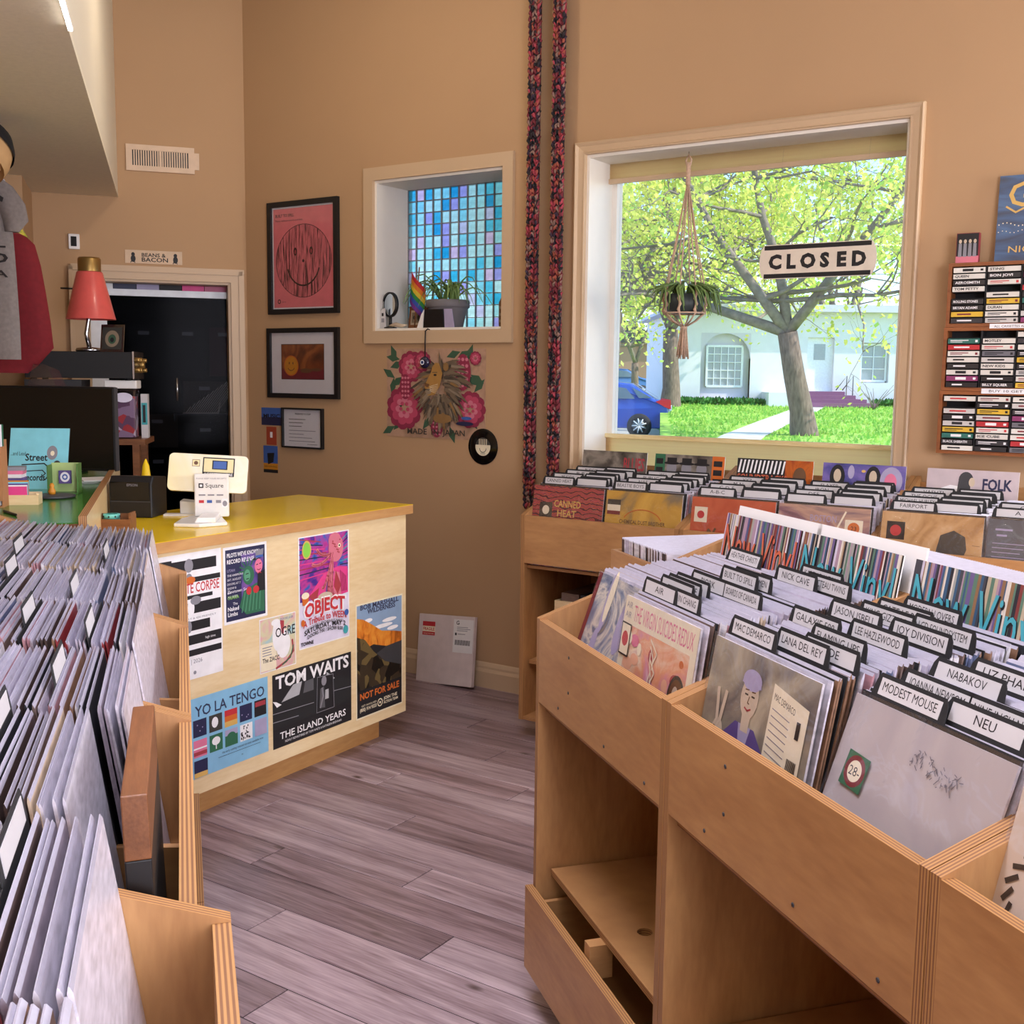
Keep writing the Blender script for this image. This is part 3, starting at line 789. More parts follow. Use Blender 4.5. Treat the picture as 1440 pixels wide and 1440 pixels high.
TABS = [('AIR', 1, 0.100, -0.150), ('ALICE IN CHANG', 1, 0.103, 0.009), ('', 1, 0.135, -0.133), ('FIONA APPLE', 1, 0.150, -0.134), ('BIG STAR', 1, 0.167, -0.098), ('BJORK', 1, 0.202, -0.132), ('BOARDS OF CANADA', 1, 0.202, 0.050), ('BUILT TO SPILL', 1, 0.268, -0.079), ('ECHO AND MEN', 1, 0.280, -0.046), ('NICK CAVE', 1, 0.351, -0.013), ('COCTEAU TWINS', 1, 0.363, 0.126), ('KAREN DALTON', 1, 0.393, 0.005), ('MAC DEMARCO', 2, 0.100, -0.127), ('LANA DEL REY', 2, 0.122, 0.027), ('JADE', 2, 0.139, 0.084), ('FLAMING LIPS', 2, 0.178, 0.042), ('GALAXIE 500', 2, 0.214, -0.090), ('LEE HAZLEWOOD', 2, 0.241, 0.052), ('JASON ISBELL', 2, 0.289, -0.085), ('JOY DIVISION', 2, 0.295, 0.089), ('KING GIZZARD', 2, 0.322, -0.044), ('LCD SOUNDSYSTEM', 2, 0.336, 0.104), ('CATE LE BON', 2, 0.355, -0.038), ('MODERN LOVERS', 2, 0.393, -0.021), ('MODEST MOUSE', 3, 0.116, -0.059), ('NEU', 3, 0.150, 0.067), ('JOANNA NEWSOM', 3, 0.179, -0.058), ('NINE INCH NAILS', 3, 0.179, 0.071), ('NABAKOV', 3, 0.245, -0.123), ('LIZ PHAIR', 3, 0.287, -0.052), ('RAMONES', 3, 0.325, 0.016),
        ('HEATHER CHRISTI', 0, .414, .0)]
ORD = ['frontmost', 'second', 'third', 'fourth', 'fifth', 'sixth', 'seventh', 'eighth', 'ninth', 'tenth', 'eleventh', 'twelfth', 'thirteenth', 'fourteenth']
cnt = {}
COVER = {0: 'blue cloudy', 1: 'floral pink', 2: 'peace sign', 3: 'silver'}
for nm, c, ytop, tx in TABS:
    i = cnt.get(c, 0); cnt[c] = i + 1
    ln = R((19, 9.5, 11.5, 19)[c]); divider(MI, colx(c), max(ytop - .318 * math.sin(ln), .034 + .004 * i), tx, nm, '%s black divider with white name tab behind the %s cover on the island' % (ORD[i], COVER[c]), 'island divider cards', ln)
BTABS = {0: ['CANNED HEAT', 'HOWLIN WOLF', 'MUDDY', 'JOHN LEE', 'B B', 'ETTA', 'BUDDY'], 1: ['BEASTIE BOYS', 'DE LA', 'NAS', 'OUTKAST', 'PUBLIC', 'ROOTS', 'WU'], 2: ['A-B-C', 'D-E', 'C-D-F', 'G-H', 'M-N', 'R-S', 'XYZ'],
         3: ['', 'AC/DC', 'DEF', 'SABBATH', 'IRON', 'METAL', 'SLAYER', 'RUSH'], 4: ['FAIRPORT', 'BRANDI CARLILE', 'MICHAEL HURLEY', 'ODETTA', 'THE OCHS', 'JAMES', 'VASHTI'], 5: ['A', 'B', 'C', 'D']}
BCOV = ['swirling red', 'yellow', 'orange red', 'dusky sunset', 'kraft paper', 'grey text']
for c, names in BTABS.items():
    for i, nm in enumerate(names):
        divider(MK, colx(c), 0.04 + i * 0.042, (-.075, .07)[i % 2] + rng.uniform(-.008, .008), nm, '%s black divider with white name tab behind the %s cover under the window' % (ORD[i], BCOV[c]), 'window bin divider cards', R(12))
    for i in range(0, len(names), 2):
        divider(MK, colx(c), 0.054 + i * 0.042, (.07, -.075)[i % 2] + rng.uniform(-.02, .02), '', 'plain black divider with a blank tab among the %s cover column under the window' % BCOV[c], 'blank window bin dividers %d' % c, R(12))
for c, ys in ((-1, (.10, .26)), (0, (.16, .30)), (1, (.12, .22, .33)), (2, (.10, .20, .30)), (3, (.15, .28)), (4, (.12, .3))):
    for i, y in enumerate(ys):
        divider(ME, colx(c) if c >= 0 else -SECW + XC[1], y, rng.choice([-.08, .0, .08]), '', '%s black divider with blank white tab in side wall row %s' % (ORD[i], ['nearest the camera', 'beside the box set', 'second beyond the box set', 'third beyond the box set', 'fourth beyond the box set', 'fifth beyond the box set'][c + 1]), 'side wall divider cards', R(9))

# ---- front records with printed covers
glass('clear_sleeve', (0.96, 0.96, 0.98), 0.07, 0.10)
glass('poly_bag', (0.95, 0.95, 0.97), 0.11, 0.12, 0.35)
art('art_sky', ['#3b4a72', '#7f8aa0', '#d8cfc0', '#5a6a8c', '#8a8068'], 7, distort=2.5)
art('art_floral', ['#e9d9d2', '#d890a8', '#e8a078', '#f0dcc0', '#a8405a'], 9, distort=1.0)
art('art_field', ['#4a4a52', '#8c8474', '#b8ad94', '#6c6c78'], 5, distort=1.5)
art('art_silver', ['#b0a6a8', '#c4bab8', '#a8a0aa'], 3)
art('art_swirl', ['#3a1230', '#a03040', '#d86a3c', '#5a1a48', '#c04a50'], 16, 'wave', distort=9)
art('art_gold', ['#6a6a60', '#c99a3c', '#e0b04c', '#d8a03a'], 4)
art('art_orange', ['#b8482c', '#c85a3a', '#a83c26'], 5)
art('art_dusk', ['#5a4048', '#8c6470', '#c8a088', '#54486a', '#a88070'], 3.2, stretch=(1, 1, 2.2))
art('art_kraft', ['#a87c4c', '#c89c68', '#d8b080', '#b88c58'], 5, distort=2.0, coat=.5, rough=.25)
art('art_greyblue', ['#4a5058', '#5a6068', '#44506a'], 3)
art('art_cream', ['#e2d4c4', '#d8c4b0', '#e6dacc'], 3)
mat('skin_print', '#cbb8a0', .5); mat('shadow_print', '#3a3834', .5); mat('rose_print', '#a83a44', .5); mat('red_print', '#c23038', .5); mat('cream_print', '#efe3c6', .5); mat('purple_print', '#5a4a88', .5)
mat('tag_orange', '#d06a28', .5); mat('green_print', '#2f6a4c', .5); mat('wine_print', '#7a2430', .5); mat('lav_print', '#a8a0c0', .5); mat('gold_print', '#d8b060', .5); mat('brown_print', '#6a4a30', .5)
mat('teal_print', '#3aa0a8', .5); mat('blue_print', '#3c5fa8', .5); mat('pink_print', '#e07898', .5); mat('white_print', '#f0eef0', .5); mat('grey_print', '#8a8890', .5); mat('silver_ink', '#6f6a74', .5)
def front_record(M4, xc, y, lean, label, artm, draw, group=None, sleeve=True, jacket='jacket_2', z=None):
    z = 0.714 + CS * (y - .02) if z is None else z
    t = thing('record', label, 'record', M4 @ Vector((xc, y, z)), 0, group); t.rotation_euler = (-lean, 0, M4.to_euler().z)
    mb = MB(); mb.box(-.1575, .1575, 0, .004, 0, .315, mi=0, thin=1, edge=1); mb.build('jacket', [artm, jacket], t)
    f = Flat(t, -0.0006); draw(f); f.done()
    if sleeve:
        y_ = f.y - .0008
        mb = MB(); mb.box(-.161, .161, y_, .0052, -.001, .321); mb.build('clear_sleeve', 'poly_bag', t)
    return t
def price(f, x, z, s, txt, ring='wine_print', bg='green_print', paper='cream_print', ink='ink', tilt=0.12):
    f.poly([(x - s, z - s + tilt * s), (x + s - tilt * s, z - s), (x + s, z + s - tilt * s), (x - s + tilt * s, z + s)], bg, 'price_sticker')
    f.oval(x, z, s * .85, s * .85, ring, part='price_sticker'); f.oval(x, z, s * .58, s * .58, paper, part='price_sticker')
    f.text(txt, x, z - s * .25, s * .5, ink, align='C')
def d_sky(f):
    f.rect(-.1575, 0, .018, .315, 'wine_print')
    rs_ = random.Random(5)
    for i in range(9):
        x_, z_ = rs_.uniform(-.1, .12), rs_.uniform(.05, .28); f.oval(x_, z_, rs_.uniform(.01, .03), rs_.uniform(.02, .06), rs_.choice(['lav_print', 'cream_print']), 14)
def d_floral(f):
    f.rect(-.1575, 0, .315, .315, 'cream_print'); f.rect(-.135, .0, .27, .262, 'art_floral')
    f.text('AIR', -.15, .293, .012, 'grey_print'); f.text('AIR', -.15, .274, .012, 'grey_print')
    f.text('THE VIRGIN SUICIDES REDUX', -.112, .272, .031, 'pink_print', w=.255)
    rs_ = random.Random(2)
    for i in range(30): f.oval(rs_.uniform(-.12, .12), rs_.uniform(.06, .25), rs_.uniform(.008, .022), rs_.uniform(.006, .018), rs_.choice(['pink_print', 'tag_orange', 'cream_print', 'rose_print', 'peach_print']), 12)
    for i in range(12): f.stroke([(-.02 + i * .003, .255 - i * .012), (.012 - .012 * (i % 3), .235 - i * .012), (.0, .215 - i * .012)], .0035, 'cream_print')
    f.oval(.01, .135, .034, .014, 'white_print', 20); f.oval(.013, .135, .012, .012, 'grey_print', 14); f.oval(.013, .135, .005, .005, 'ink', 10); f.stroke([(-.024, .14), (.0, .15), (.03, .148), (.046, .138)], .003, 'brown_print')
    f.oval(.108, .175, .033, .045, 'shadow_print', 24); f.oval(.108, .175, .027, .038, 'brown_print', 24); f.oval(.105, .18, .013, .02, 'skin_print', 16)
    f.rect(-.155, .2, .044, .064, 'ink', 'price_sticker'); f.rect(-.152, .203, .038, .058, 'cream_print', 'price_sticker'); f.oval(-.133, .233, .014, .015, 'red_print', 16, 'price_sticker')
mat('peach_print', '#e8b090', .5)
def d_peace(f):
    f.rect(-.1575, 0, .315, .155, 'shadow_print')
    f.poly([(-.095, .06), (.035, .06), (.045, .17), (.008, .2), (-.05, .2), (-.085, .17)], 'purple_print'); f.poly([(-.04, .2), (-.002, .2), (-.012, .16), (-.03, .16)], 'lav_print')
    f.poly([(-.032, .19), (-.010, .19), (-.008, .22), (-.034, .22)], 'skin_print'); f.oval(-.021, .245, .026, .034, 'skin_print', 24); f.oval(-.021, .272, .028, .017, 'lav_print', 20); f.poly([(-.05, .264), (.008, .264), (.006, .273), (-.048, .273)], 'lav_print')
    for x_ in (-.031, -.011): f.stroke([(x_ - .004, .248), (x_ + .004, .248)], .0028, 'shadow_print'); f.stroke([(x_ - .005, .255), (x_ + .005, .256)], .002, 'brown_print')
    f.stroke([(-.021, .246), (-.024, .236), (-.019, .235)], .0018, 'brown_print'); f.stroke([(-.03, .227), (-.021, .224), (-.012, .228)], .003, 'rose_print')
    f.stroke([(-.075, .09), (-.098, .15)], .024, 'skin_print'); f.oval(-.10, .17, .017, .02, 'skin_print', 16); f.stroke([(-.105, .182), (-.116, .235)], .009, 'skin_print'); f.stroke([(-.097, .182), (-.090, .235)], .009, 'skin_print'); f.stroke([(-.112, .172), (-.096, .166)], .007, 'brown_print')
    f.poly([(.042, .165), (.142, .15), (.142, .27), (.042, .285)], 'cream_print')
    f.text('MAC DEMARCO', .048, .262, .010, 'ink', w=.06, slope=-.15)
    for i in range(7): f.stroke([(.048, .248 - i * .011), (.048 + .05, .2405 - i * .011)], .0016, 'grey_print')
    for i in range(10): f.stroke([(.110 + i * .0026, .165), (.110 + i * .0026, .19)], .0014, 'ink')
    f.rect(.118, .222, .010, .026, 'ink')
    f.text('DEMARCO', .02, .135, .034, 'gold_print', w=.115, slope=-.1)
    f.stroke([(-.02, .12), (.04, .108), (.11, .116), (.145, .11)], .005, 'lav_print'); f.stroke([(-.04, .10), (.05, .088), (.14, .096)], .004, 'grey_print')
    price(f, .098, .098, .03, '26-', 'red_print', 'pink_print', 'white_print')
def d_silver(f):
    rs_ = random.Random(8)
    for i in range(60):
        x_ = rs_.uniform(-.01, .085); z_ = .265 + rs_.uniform(-.014, .014) - (x_ - .02) * .1
        f.stroke([(x_, z_), (x_ + rs_.uniform(-.006, .006), z_ + rs_.uniform(-.008, .008))], .0012, 'silver_ink')
    price(f, -.105, .215, .026, '28-')
def d_emblem(f):
    for i in range(18):
        a = 2 * math.pi * i / 18; f.stroke([(-.09 + .045 * math.cos(a), .19 + .045 * math.sin(a)), (-.09 + .056 * math.cos(a + .25), .19 + .056 * math.sin(a + .25))], .006, 'ink')
    f.stroke([(-.12, .12), (-.05, .125)], .006, 'red_print')
front_record(MI, colx(0), 0.042, R(19), 'record with a cloudy blue cover and red spine leaning in the island end bin', 'art_sky', d_sky)
front_record(MI, colx(1), 0.026, R(8), 'record with a pink floral cover and red price sticker in the island end bin', 'art_floral', d_floral)
front_record(MI, colx(2), 0.026, R(10), 'record with a person giving the peace sign and a red 26 sticker', 'art_field', d_peace)
front_record(MI, colx(3), 0.027, R(19), 'shiny silver sleeved record with a round 28 price sticker', 'art_silver', d_silver)
front_record(MI, colx(4), 0.03, R(14), 'cream record cover with a black leafy ring emblem at the near island bin', 'art_cream', d_emblem)
def d_heat(f):
    f.text('CANNED', 0.0, .235, .026, 'gold_print', w=.12, align='C', bold=.02); f.text('HEAT', 0.0, .198, .026, 'gold_print', w=.085, align='C', bold=.02)
    f.rect(-.125, .19, .058, .06, 'shadow_print', 'price_sticker'); f.oval(-.096, .22, .016, .018, 'cream_print', 16, 'price_sticker')
    f.oval(-.08, .13, .03, .03, 'skin_print', 20); f.oval(.09, .14, .035, .022, 'shadow_print', 20)
def d_gold(f):
    f.rect(-.15, .235, .055, .045, 'cream_print', 'price_sticker'); f.rect(-.15, .262, .055, .02, 'shadow_print', 'price_sticker'); f.rect(-.15, .225, .055, .014, 'wine_print', 'price_sticker')
    f.text('CHEMICAL DUST BROTHER', .0, .195, .014, 'brown_print', w=.19, align='C', bold=.02); f.rect(-.15, .14, .07, .04, 'wine_print', 'price_sticker')
    f.stroke([(.0 + .08 * math.cos(a / 10), .2 + .05 * math.sin(a / 10)) for a in range(3, 29)], .004, 'tag_orange'); f.oval(.02, .14, .03, .02, 'brown_print')
def d_orange(f):
    f.rect(-.145, .225, .05, .055, 'cream_print', 'price_sticker'); f.oval(-.12, .252, .014, .014, 'red_print', 16, 'price_sticker')
    f.oval(-.075, .16, .022, .012, 'grey_print'); f.stroke([(-.1, .165), (-.085, .2), (-.07, .185), (-.06, .205)], .008, 'brown_print')
def d_dusk(f):
    f.poly([(-.157, .15), (.157, .17), (.157, .0), (-.157, 0)], 'purple_print'); f.stroke([(.03, .2), (.075, .30)], .006, 'cream_print')
    f.oval(-.01, .20, .022, .045, 'brown_print', 20); f.text('BOSTON', .0, .262, .022, 'lav_print', align='C', w=.09)
    f.rect(.075, .215, .06, .06, 'cream_print', 'price_sticker'); f.oval(.105, .247, .02, .02, 'tag_orange', 18, 'price_sticker'); f.text('23', .105, .24, .014, 'ink', align='C')
def d_kraft(f):
    f.rect(-.14, .225, .058, .058, 'ink', 'price_sticker'); f.oval(-.111, .254, .018, .018, 'red_print', 18, 'price_sticker')
    f.poly([(.02, .13), (.02, .20), (.03, .25), (.07, .268), (.105, .25), (.112, .21), (.095, .16), (.09, .135), (.13, .11), (.14, .08), (-.01, .08)], 'shadow_print')
    f.text('O.KAMPION', -.10, .145, .011, 'ink', w=.07); f.stroke([(.128, .225), (.15, .224)], .0015, 'brown_print')
def d_text(f):
    for i in range(9): f.stroke([(-.14, .24 - i * .014), (-.14 + .1 - .01 * (i % 3), .24 - i * .014)], .0022, 'lav_print')
    f.rect(-.135, .28, .05, .006, 'lav_print'); f.rect(-.13, .262, .03, .006, 'lav_print')
for c, a_, d_, lab in ((0, 'art_swirl', d_heat, 'record with swirling red and purple lettered cover in the bin beside the ropes'), (1, 'art_gold', d_gold, 'record with a hazy yellow cover in the bin under the window'),
                       (2, 'art_orange', d_orange, 'orange red record cover with a small sketch and square sticker under the window'), (3, 'art_dusk', d_dusk, 'dusky purple record cover with an orange 23 sticker under the window'),
                       (4, 'art_kraft', d_kraft, 'kraft brown record cover with a dark head silhouette and black red sticker'), (5, 'art_greyblue', d_text, 'grey blue record back covered with small text lines by the kraft cover')):
    front_record(MK, colx(c), 0.025, R(8), lab, a_, d_)

# ---- header cards at the back of the columns
def header(M4, xc, y, label, group, face, draw, w=0.305, h=0.315, lean=R(10), white=False, back=False):
    z = 0.714 + CS * (y - .02)
    t = thing('header_card', label, 'header card', M4 @ Vector((xc, y, z)), 0, group); t.rotation_euler = (-lean, 0, M4.to_euler().z)
    mb = MB(); mb.box(-w / 2, w / 2, 0, .003, 0, h, mi=0, thin=1, edge=1); mb.build('board', [face, 'white'], t)
    f = Flat(t, -0.0006); draw(f, w, h); f.done(); return t
SPC = ['#b8a890', '#7c3a38', '#3a5a78', '#d8d0c4', '#2c2c34', '#5a7a68', '#a88c9c', '#8c6a4c', '#c8c0d0', '#6a5a88', '#9c9c94', '#44444c']
for i, c in enumerate(SPC): mat('spine_%d' % i, c, .5)
mat('neon_red', '#c86448', .4); mat('neon_teal', '#4aa4b4', .4)
def vinyl(ink, seed):
    def d(f, w, h):
        r_ = random.Random(seed); x = -w / 2
        while x < w / 2 - .002:
            ww_ = min(r_.uniform(.0025, .008), w / 2 - x); f.rect(x, 0, ww_, h, 'spine_%d' % r_.randrange(12)); x += ww_
        f.text('New Vinyl', .003, h - .108, .082, 'ink', w=w * .94, align='C', bold=.012); f.text('New Vinyl', 0, h - .106, .082, ink, w=w * .94, align='C')
    return d
for c, ink, lab in ((0, 'neon_red', 'New Vinyl header card with red orange lettering on the island'), (1, 'neon_teal', 'New Vinyl header card with teal lettering in the middle of the island'), (2, 'neon_teal', 'New Vinyl header card with teal lettering at the third island column'),
                    (3, 'neon_teal', 'New Vinyl header card with teal lettering at the fourth island column')):
    header(MI, colx(c) + .028, 0.378, lab, 'New Vinyl header cards', 'black', vinyl(ink, c + 3), w=0.318, h=0.40)
    if c < 2:
        bd = MB(); bd.box(-.150, .190, 0, .004, 0, .415)
        o = bd.build('backing_board', 'white', None, MI @ Vector((colx(c) + .028, 0.40, 0.752))); o.rotation_euler = (R(-10), 0, IR)
        tag(o, 'plain white backing board behind the %s New Vinyl card' % ('red lettered' if c == 0 else 'middle teal lettered'), 'board', 'white backing boards')
def h_blues(f, w, h):
    f.text('BLUES', .045, h - .075, .05, 'rose_print', w=.095, bold=.02)
    for x_, z_, r_ in ((-.115, .25, .02), (-.01, .255, .022), (.02, .275, .016), (.1, .21, .05)): f.oval(x_, z_, r_, r_ * 1.2, 'grey_print', 16)
    f.poly([(-.06, .2), (.03, .2), (.02, .245), (-.05, .24)], 'ink'); f.poly([(.03, .205), (.15, .2), (.14, .235), (.06, .225)], 'ink')
def h_hip(f, w, h):
    f.rect(-w / 2, 0, .045, h, 'green_print'); f.rect(w / 2 - .052, 0, .052, h, 'tag_orange')
    for i in range(3): f.rect(-w / 2 + .006, h - .04 - i * .035, .03, .022, 'ink'); f.rect(w / 2 - .045, h - .04 - i * .035, .036, .022, 'ink')
    for x_ in (-.075, -.01, .055):
        f.oval(x_, h - .055, .022, .028, 'grey_print', 18); f.oval(x_, h - .035, .034, .006, 'ink', 18); f.rect(x_ - .021, h - .035, .042, .022, 'ink'); f.poly([(x_ - .032, 0), (x_ + .032, 0), (x_ + .03, h - .1), (x_ - .03, h - .1)], 'dark_grey')
def h_sound(f, w, h):
    f.rect(-w / 2, 0, w * .64, h, 'ink')
    for i in range(12):
        x_ = -w / 2 + .004 + i * .0158
        f.poly([(x_, h - .055), (x_ + .007, h - .055), (x_ + .015, h - .005), (x_ + .008, h - .005)], 'white_print'); f.stroke([(x_, h - .125), (x_ + .007, h - .115), (x_, h - .105), (x_ + .007, h - .095)], .005, 'white_print')
    f.text('SOUNDTRACKS', -w / 2 + .004, h - .087, .027, 'neon_red', w=w * .66, bold=.02); f.oval(.1, h - .06, .025, .035, 'brown_print'); f.rect(.06, h - .12, .085, .03, 'wine_print')
def h_metal(f, w, h):
    for x_ in (-.095, .035):
        f.oval(x_, h - .05, .028, .045, 'ink', 18); f.oval(x_, h - .045, .014, .024, 'skin_print', 16)
    f.oval(.1, h - .055, .04, .05, 'lav_print', 20); f.oval(.098, h - .06, .022, .032, 'pink_print', 18); f.oval(-.045, h - .03, .012, .025, 'lav_print', 14); f.oval(.0, h - .025, .008, .005, 'gold_print', 12)
    f.text('METAL', -.11, h - .115, .03, 'rose_print', w=.15, bold=.03)
def h_folk(f, w, h):
    f.text('FOLK', .035, h - .065, .036, 'navy', w=.095, bold=.03)
    f.poly([(-w / 2, h - .12), (-.12, h - .075), (-.07, h - .055), (-.03, h - .06), (.0, h - .12)], 'white_print'); f.poly([(-w / 2, h - .13), (.02, h - .13), (.0, h - .095), (-.09, h - .085)], 'grey_print')
    f.oval(-.02, h - .035, .024, .028, 'dark_grey', 18); f.poly([(-.044, h - .04), (-.006, h - .03), (.0, h - .115), (-.05, h - .115)], 'dark_grey'); f.oval(.0, h - .042, .010, .016, 'skin_print', 14)
mat('navy', '#24264a', .5)
art('art_photo', ['#2c2826', '#5a544e', '#8a8278', '#3a3632'], 12, distort=.5); art('art_night', ['#2a2a55', '#4a4a90', '#7a6ab0', '#2e3a50'], 6); art('art_fire', ['#3a1410', '#8a3018', '#c06020', '#2a1010'], 8); mat('lilac_card', '#c4b4b8', .5)
for c, face, d_, lab in ((0, 'art_photo', h_blues, 'BLUES header card with black and white photo under the window'), (1, 'art_photo', h_hip, 'header card with three hatted people and green and orange stripes'), (2, 'art_fire', h_sound, 'SOUNDTRACKS header card with black and white zigzags'),
                         (3, 'art_night', h_metal, 'METAL header card with long haired people on purple'), (4, 'lilac_card', h_folk, 'pale FOLK header card with a guitar player')):
    header(MK, colx(c) + (.0, .01, .01, .02, .04)[c], 0.385, lab, 'genre header cards under the window', face, d_, w=.30, h=.40, lean=R(7))

# box set standing in the near side wall bin
t = thing('box_set', 'thick black record box set with brown top and gold lettering on its spine', 'box set', ME @ Vector((XC[0] + .005, 0.034, .716)), 0); t.rotation_euler = (R(-2), 0, ER)
mb = MB(); mb.box(-.158, .158, 0, .026, 0, .25); mb.build('slipcase', 'black', t, bevel=.0015)
mb = MB(); mb.box(-.158, .158, 0, .026, .25, .318); mb.build('lid', 'brown_wood', t, bevel=.0015)
tm = text_mesh('SUPERNAUT', 0); mb = MB()
mb.add([(-.1585, .008 + c[1] * .014, .06 + .15 * (1 - (c[0] - tm[2][0]) / (tm[3][0] - tm[2][0]))) for c in tm[0]], [f[::-1] for f in tm[1]]); mb.build('lettering', 'gold_print', t)
# crates on the lower shelf of the bin by the ropes
for i, (xx, lab) in enumerate(((0.10, 'plywood crate on the shelf of the bin beside the ropes'), (0.43, 'plywood crate further along the shelf of the bin beside the ropes'))):
    t = thing('crate', lab, 'crate', MK @ Vector((xx, .10, .326)), KR, 'crates in the window bins')
    for nm, b in (('front_board', (0, .30, 0, .012, 0, .24)), ('back_board', (0, .30, .33, .342, 0, .24)), ('side_board', (0, .012, .012, .33, 0, .24)), ('side_board', (.288, .30, .012, .33, 0, .24)), ('bottom_board', (.012, .288, .012, .33, 0, .01))):
        mb = MB(); mb.box(*b); mb.build(nm, 'birch', t)
    for j in range(3):
        mb = MB(); mb.box(.02 + j * .088, .02 + j * .088 + .08, .02, .30, .012, .27)
        tag(mb.build('tape_box', ['jacket_4', 'jacket_7', 'jacket_6'][j], None, MK @ Vector((xx, .10, .326)), KR), '%s box in the %s crate under the window bin' % (['grey brown', 'black', 'tan'][j], ['first', 'second'][i]), 'box', 'boxes in the crates')

# ------------------------------------------------------------------ yellow counter
ct = thing('shop_counter', 'birch plywood counter with yellow top covered in posters', 'counter', CO, CR)
top_out = [(0.03, -0.013), (0.03, 0.585), (-0.945, 0.585), (-1.465, -0.013)]
mb = MB(); mb.prism(top_out, 2, 0.909, 0.943, 0); mb.build('top_band', 'birch_edge', ct)
mb = MB(); mb.prism([(0.03, -0.013), (0.03, 0.585), (-0.945, 0.585), (-1.465, -0.013)], 2, 0.943, 0.945); mb.build('worktop', 'yellow_laminate', ct)
mb = MB(); mb.box(-1.44, 0, 0, .018, .114, .909); mb.build('front_panel', 'birch', ct)
mb = MB(); mb.box(-.018, 0, .018, .57, .114, .909); mb.build('end_panel', 'birch', ct)
mb = MB(); mb.box(-.95, -.018, .552, .57, .114, .909); mb.build('back_panel', 'birch', ct)
mb = MB(); mb.box(-1.38, -.046, .10, .118, 0, .114); mb.box(-.064, -.046, .118, .50, 0, .114); mb.build('toe_kick', 'birch_edge', ct)
mb = MB(); mb.box(-1.40, -.018, .018, .552, .114, .13); mb.build('bottom_board', 'birch', ct)
mb = MB(); mb.box(.004, .022, .06, .46, .56, .885); mb.build('drop_leaf', 'brown_wood', ct)
for y_ in (.12, .38):
    mb = MB(); mb.box(0, .006, y_, y_ + .03, .86, .905); mb.build('hinge', 'steel', ct)

def poster(label, x0, x1, z0, z1, base, draw, m='CC', cat='poster', name='poster', group='posters on the yellow counter', th=.0006):
    if m == 'CC': loc, rz = cc((x0 + x1) / 2, -0.0008, z0), CR
    elif m == 'BW': loc, rz = bw((x0 + x1) / 2, -0.0008, z0), BWR
    else: loc, rz = ww((x0 + x1) / 2, -0.0008, z0), WR
    t = thing(name, label, cat, loc, rz, group)
    w, h = x1 - x0, z1 - z0
    mb = MB(); mb.box(-w / 2, w / 2, -th, 0, 0, h); mb.build('sheet', base, t)
    f = Flat(t, -th); draw(f, w, h); f.done(); return t
def lines(f, x, z, w, n, dz, th, m, rs_, jag=.25):
    for i in range(n): f.rect(x, z - i * dz, w * (1 - jag * rs_.random()), th, m)
RS = random.Random(21)
def p_corpse(f, w, h):
    for z, a, b, hh in ((.86, .1, .92, .085), (.765, 0, .98, .04), (.635, .0, .85, .03), (.52, .02, .98, .085), (.385, .1, .8, .075), (.275, .02, .98, .075), (.185, .02, .98, .05)):
        f.rect(-w / 2 + a * w, h * z, (b - a) * w, h * hh, 'ink')
    f.rect(-w / 2 + .01, h * .84, w * .18, h * .12, 'ink'); f.oval(-w * .4, h * .9, .012, .012, 'white_print')
    for z, r in ((.9, .022), (.80, .016)): f.oval(-w * .02, h * z, r * .8, r, 'grey_print', 16)
    f.oval(0, h * .785, .02, .012, 'tag_orange', 14); f.oval(.0, h * .565, .014, .03, 'white_print', 14); f.oval(.02, h * .62, .022, .014, 'grey_print', 16); f.oval(-.01, h * .42, .012, .02, 'grey_print', 12)
    f.text('EXQUISITE CORPSE', w * .46, h * .685, .030, 'red_print', w=w * .92, align='R', bold=.012)
    f.text('A FUNNY FAMILY & 420 FRIENDLY', 0, h * .475, .006, 'grey_print', w=w * .8, align='C')
    f.text('26 | 2026', w * .16, h * .125, .013, 'grey_print', align='R'); f.text('high time', w * .3, h * .30, .008, 'white_print', align='C')
    f.oval(.01, h * .05, .006, .006, 'grey_print', 12); f.rect(-.06, h * .045, .035, .006, 'grey_print')
poster('white and black banded flyer with red CORPSE lettering on the counter', -1.236, -.977, .494, .896, 'white_print', p_corpse)
art('art_purple', ['#2a2c58', '#5a4a90', '#8a5aa0', '#3a3470'], 8)
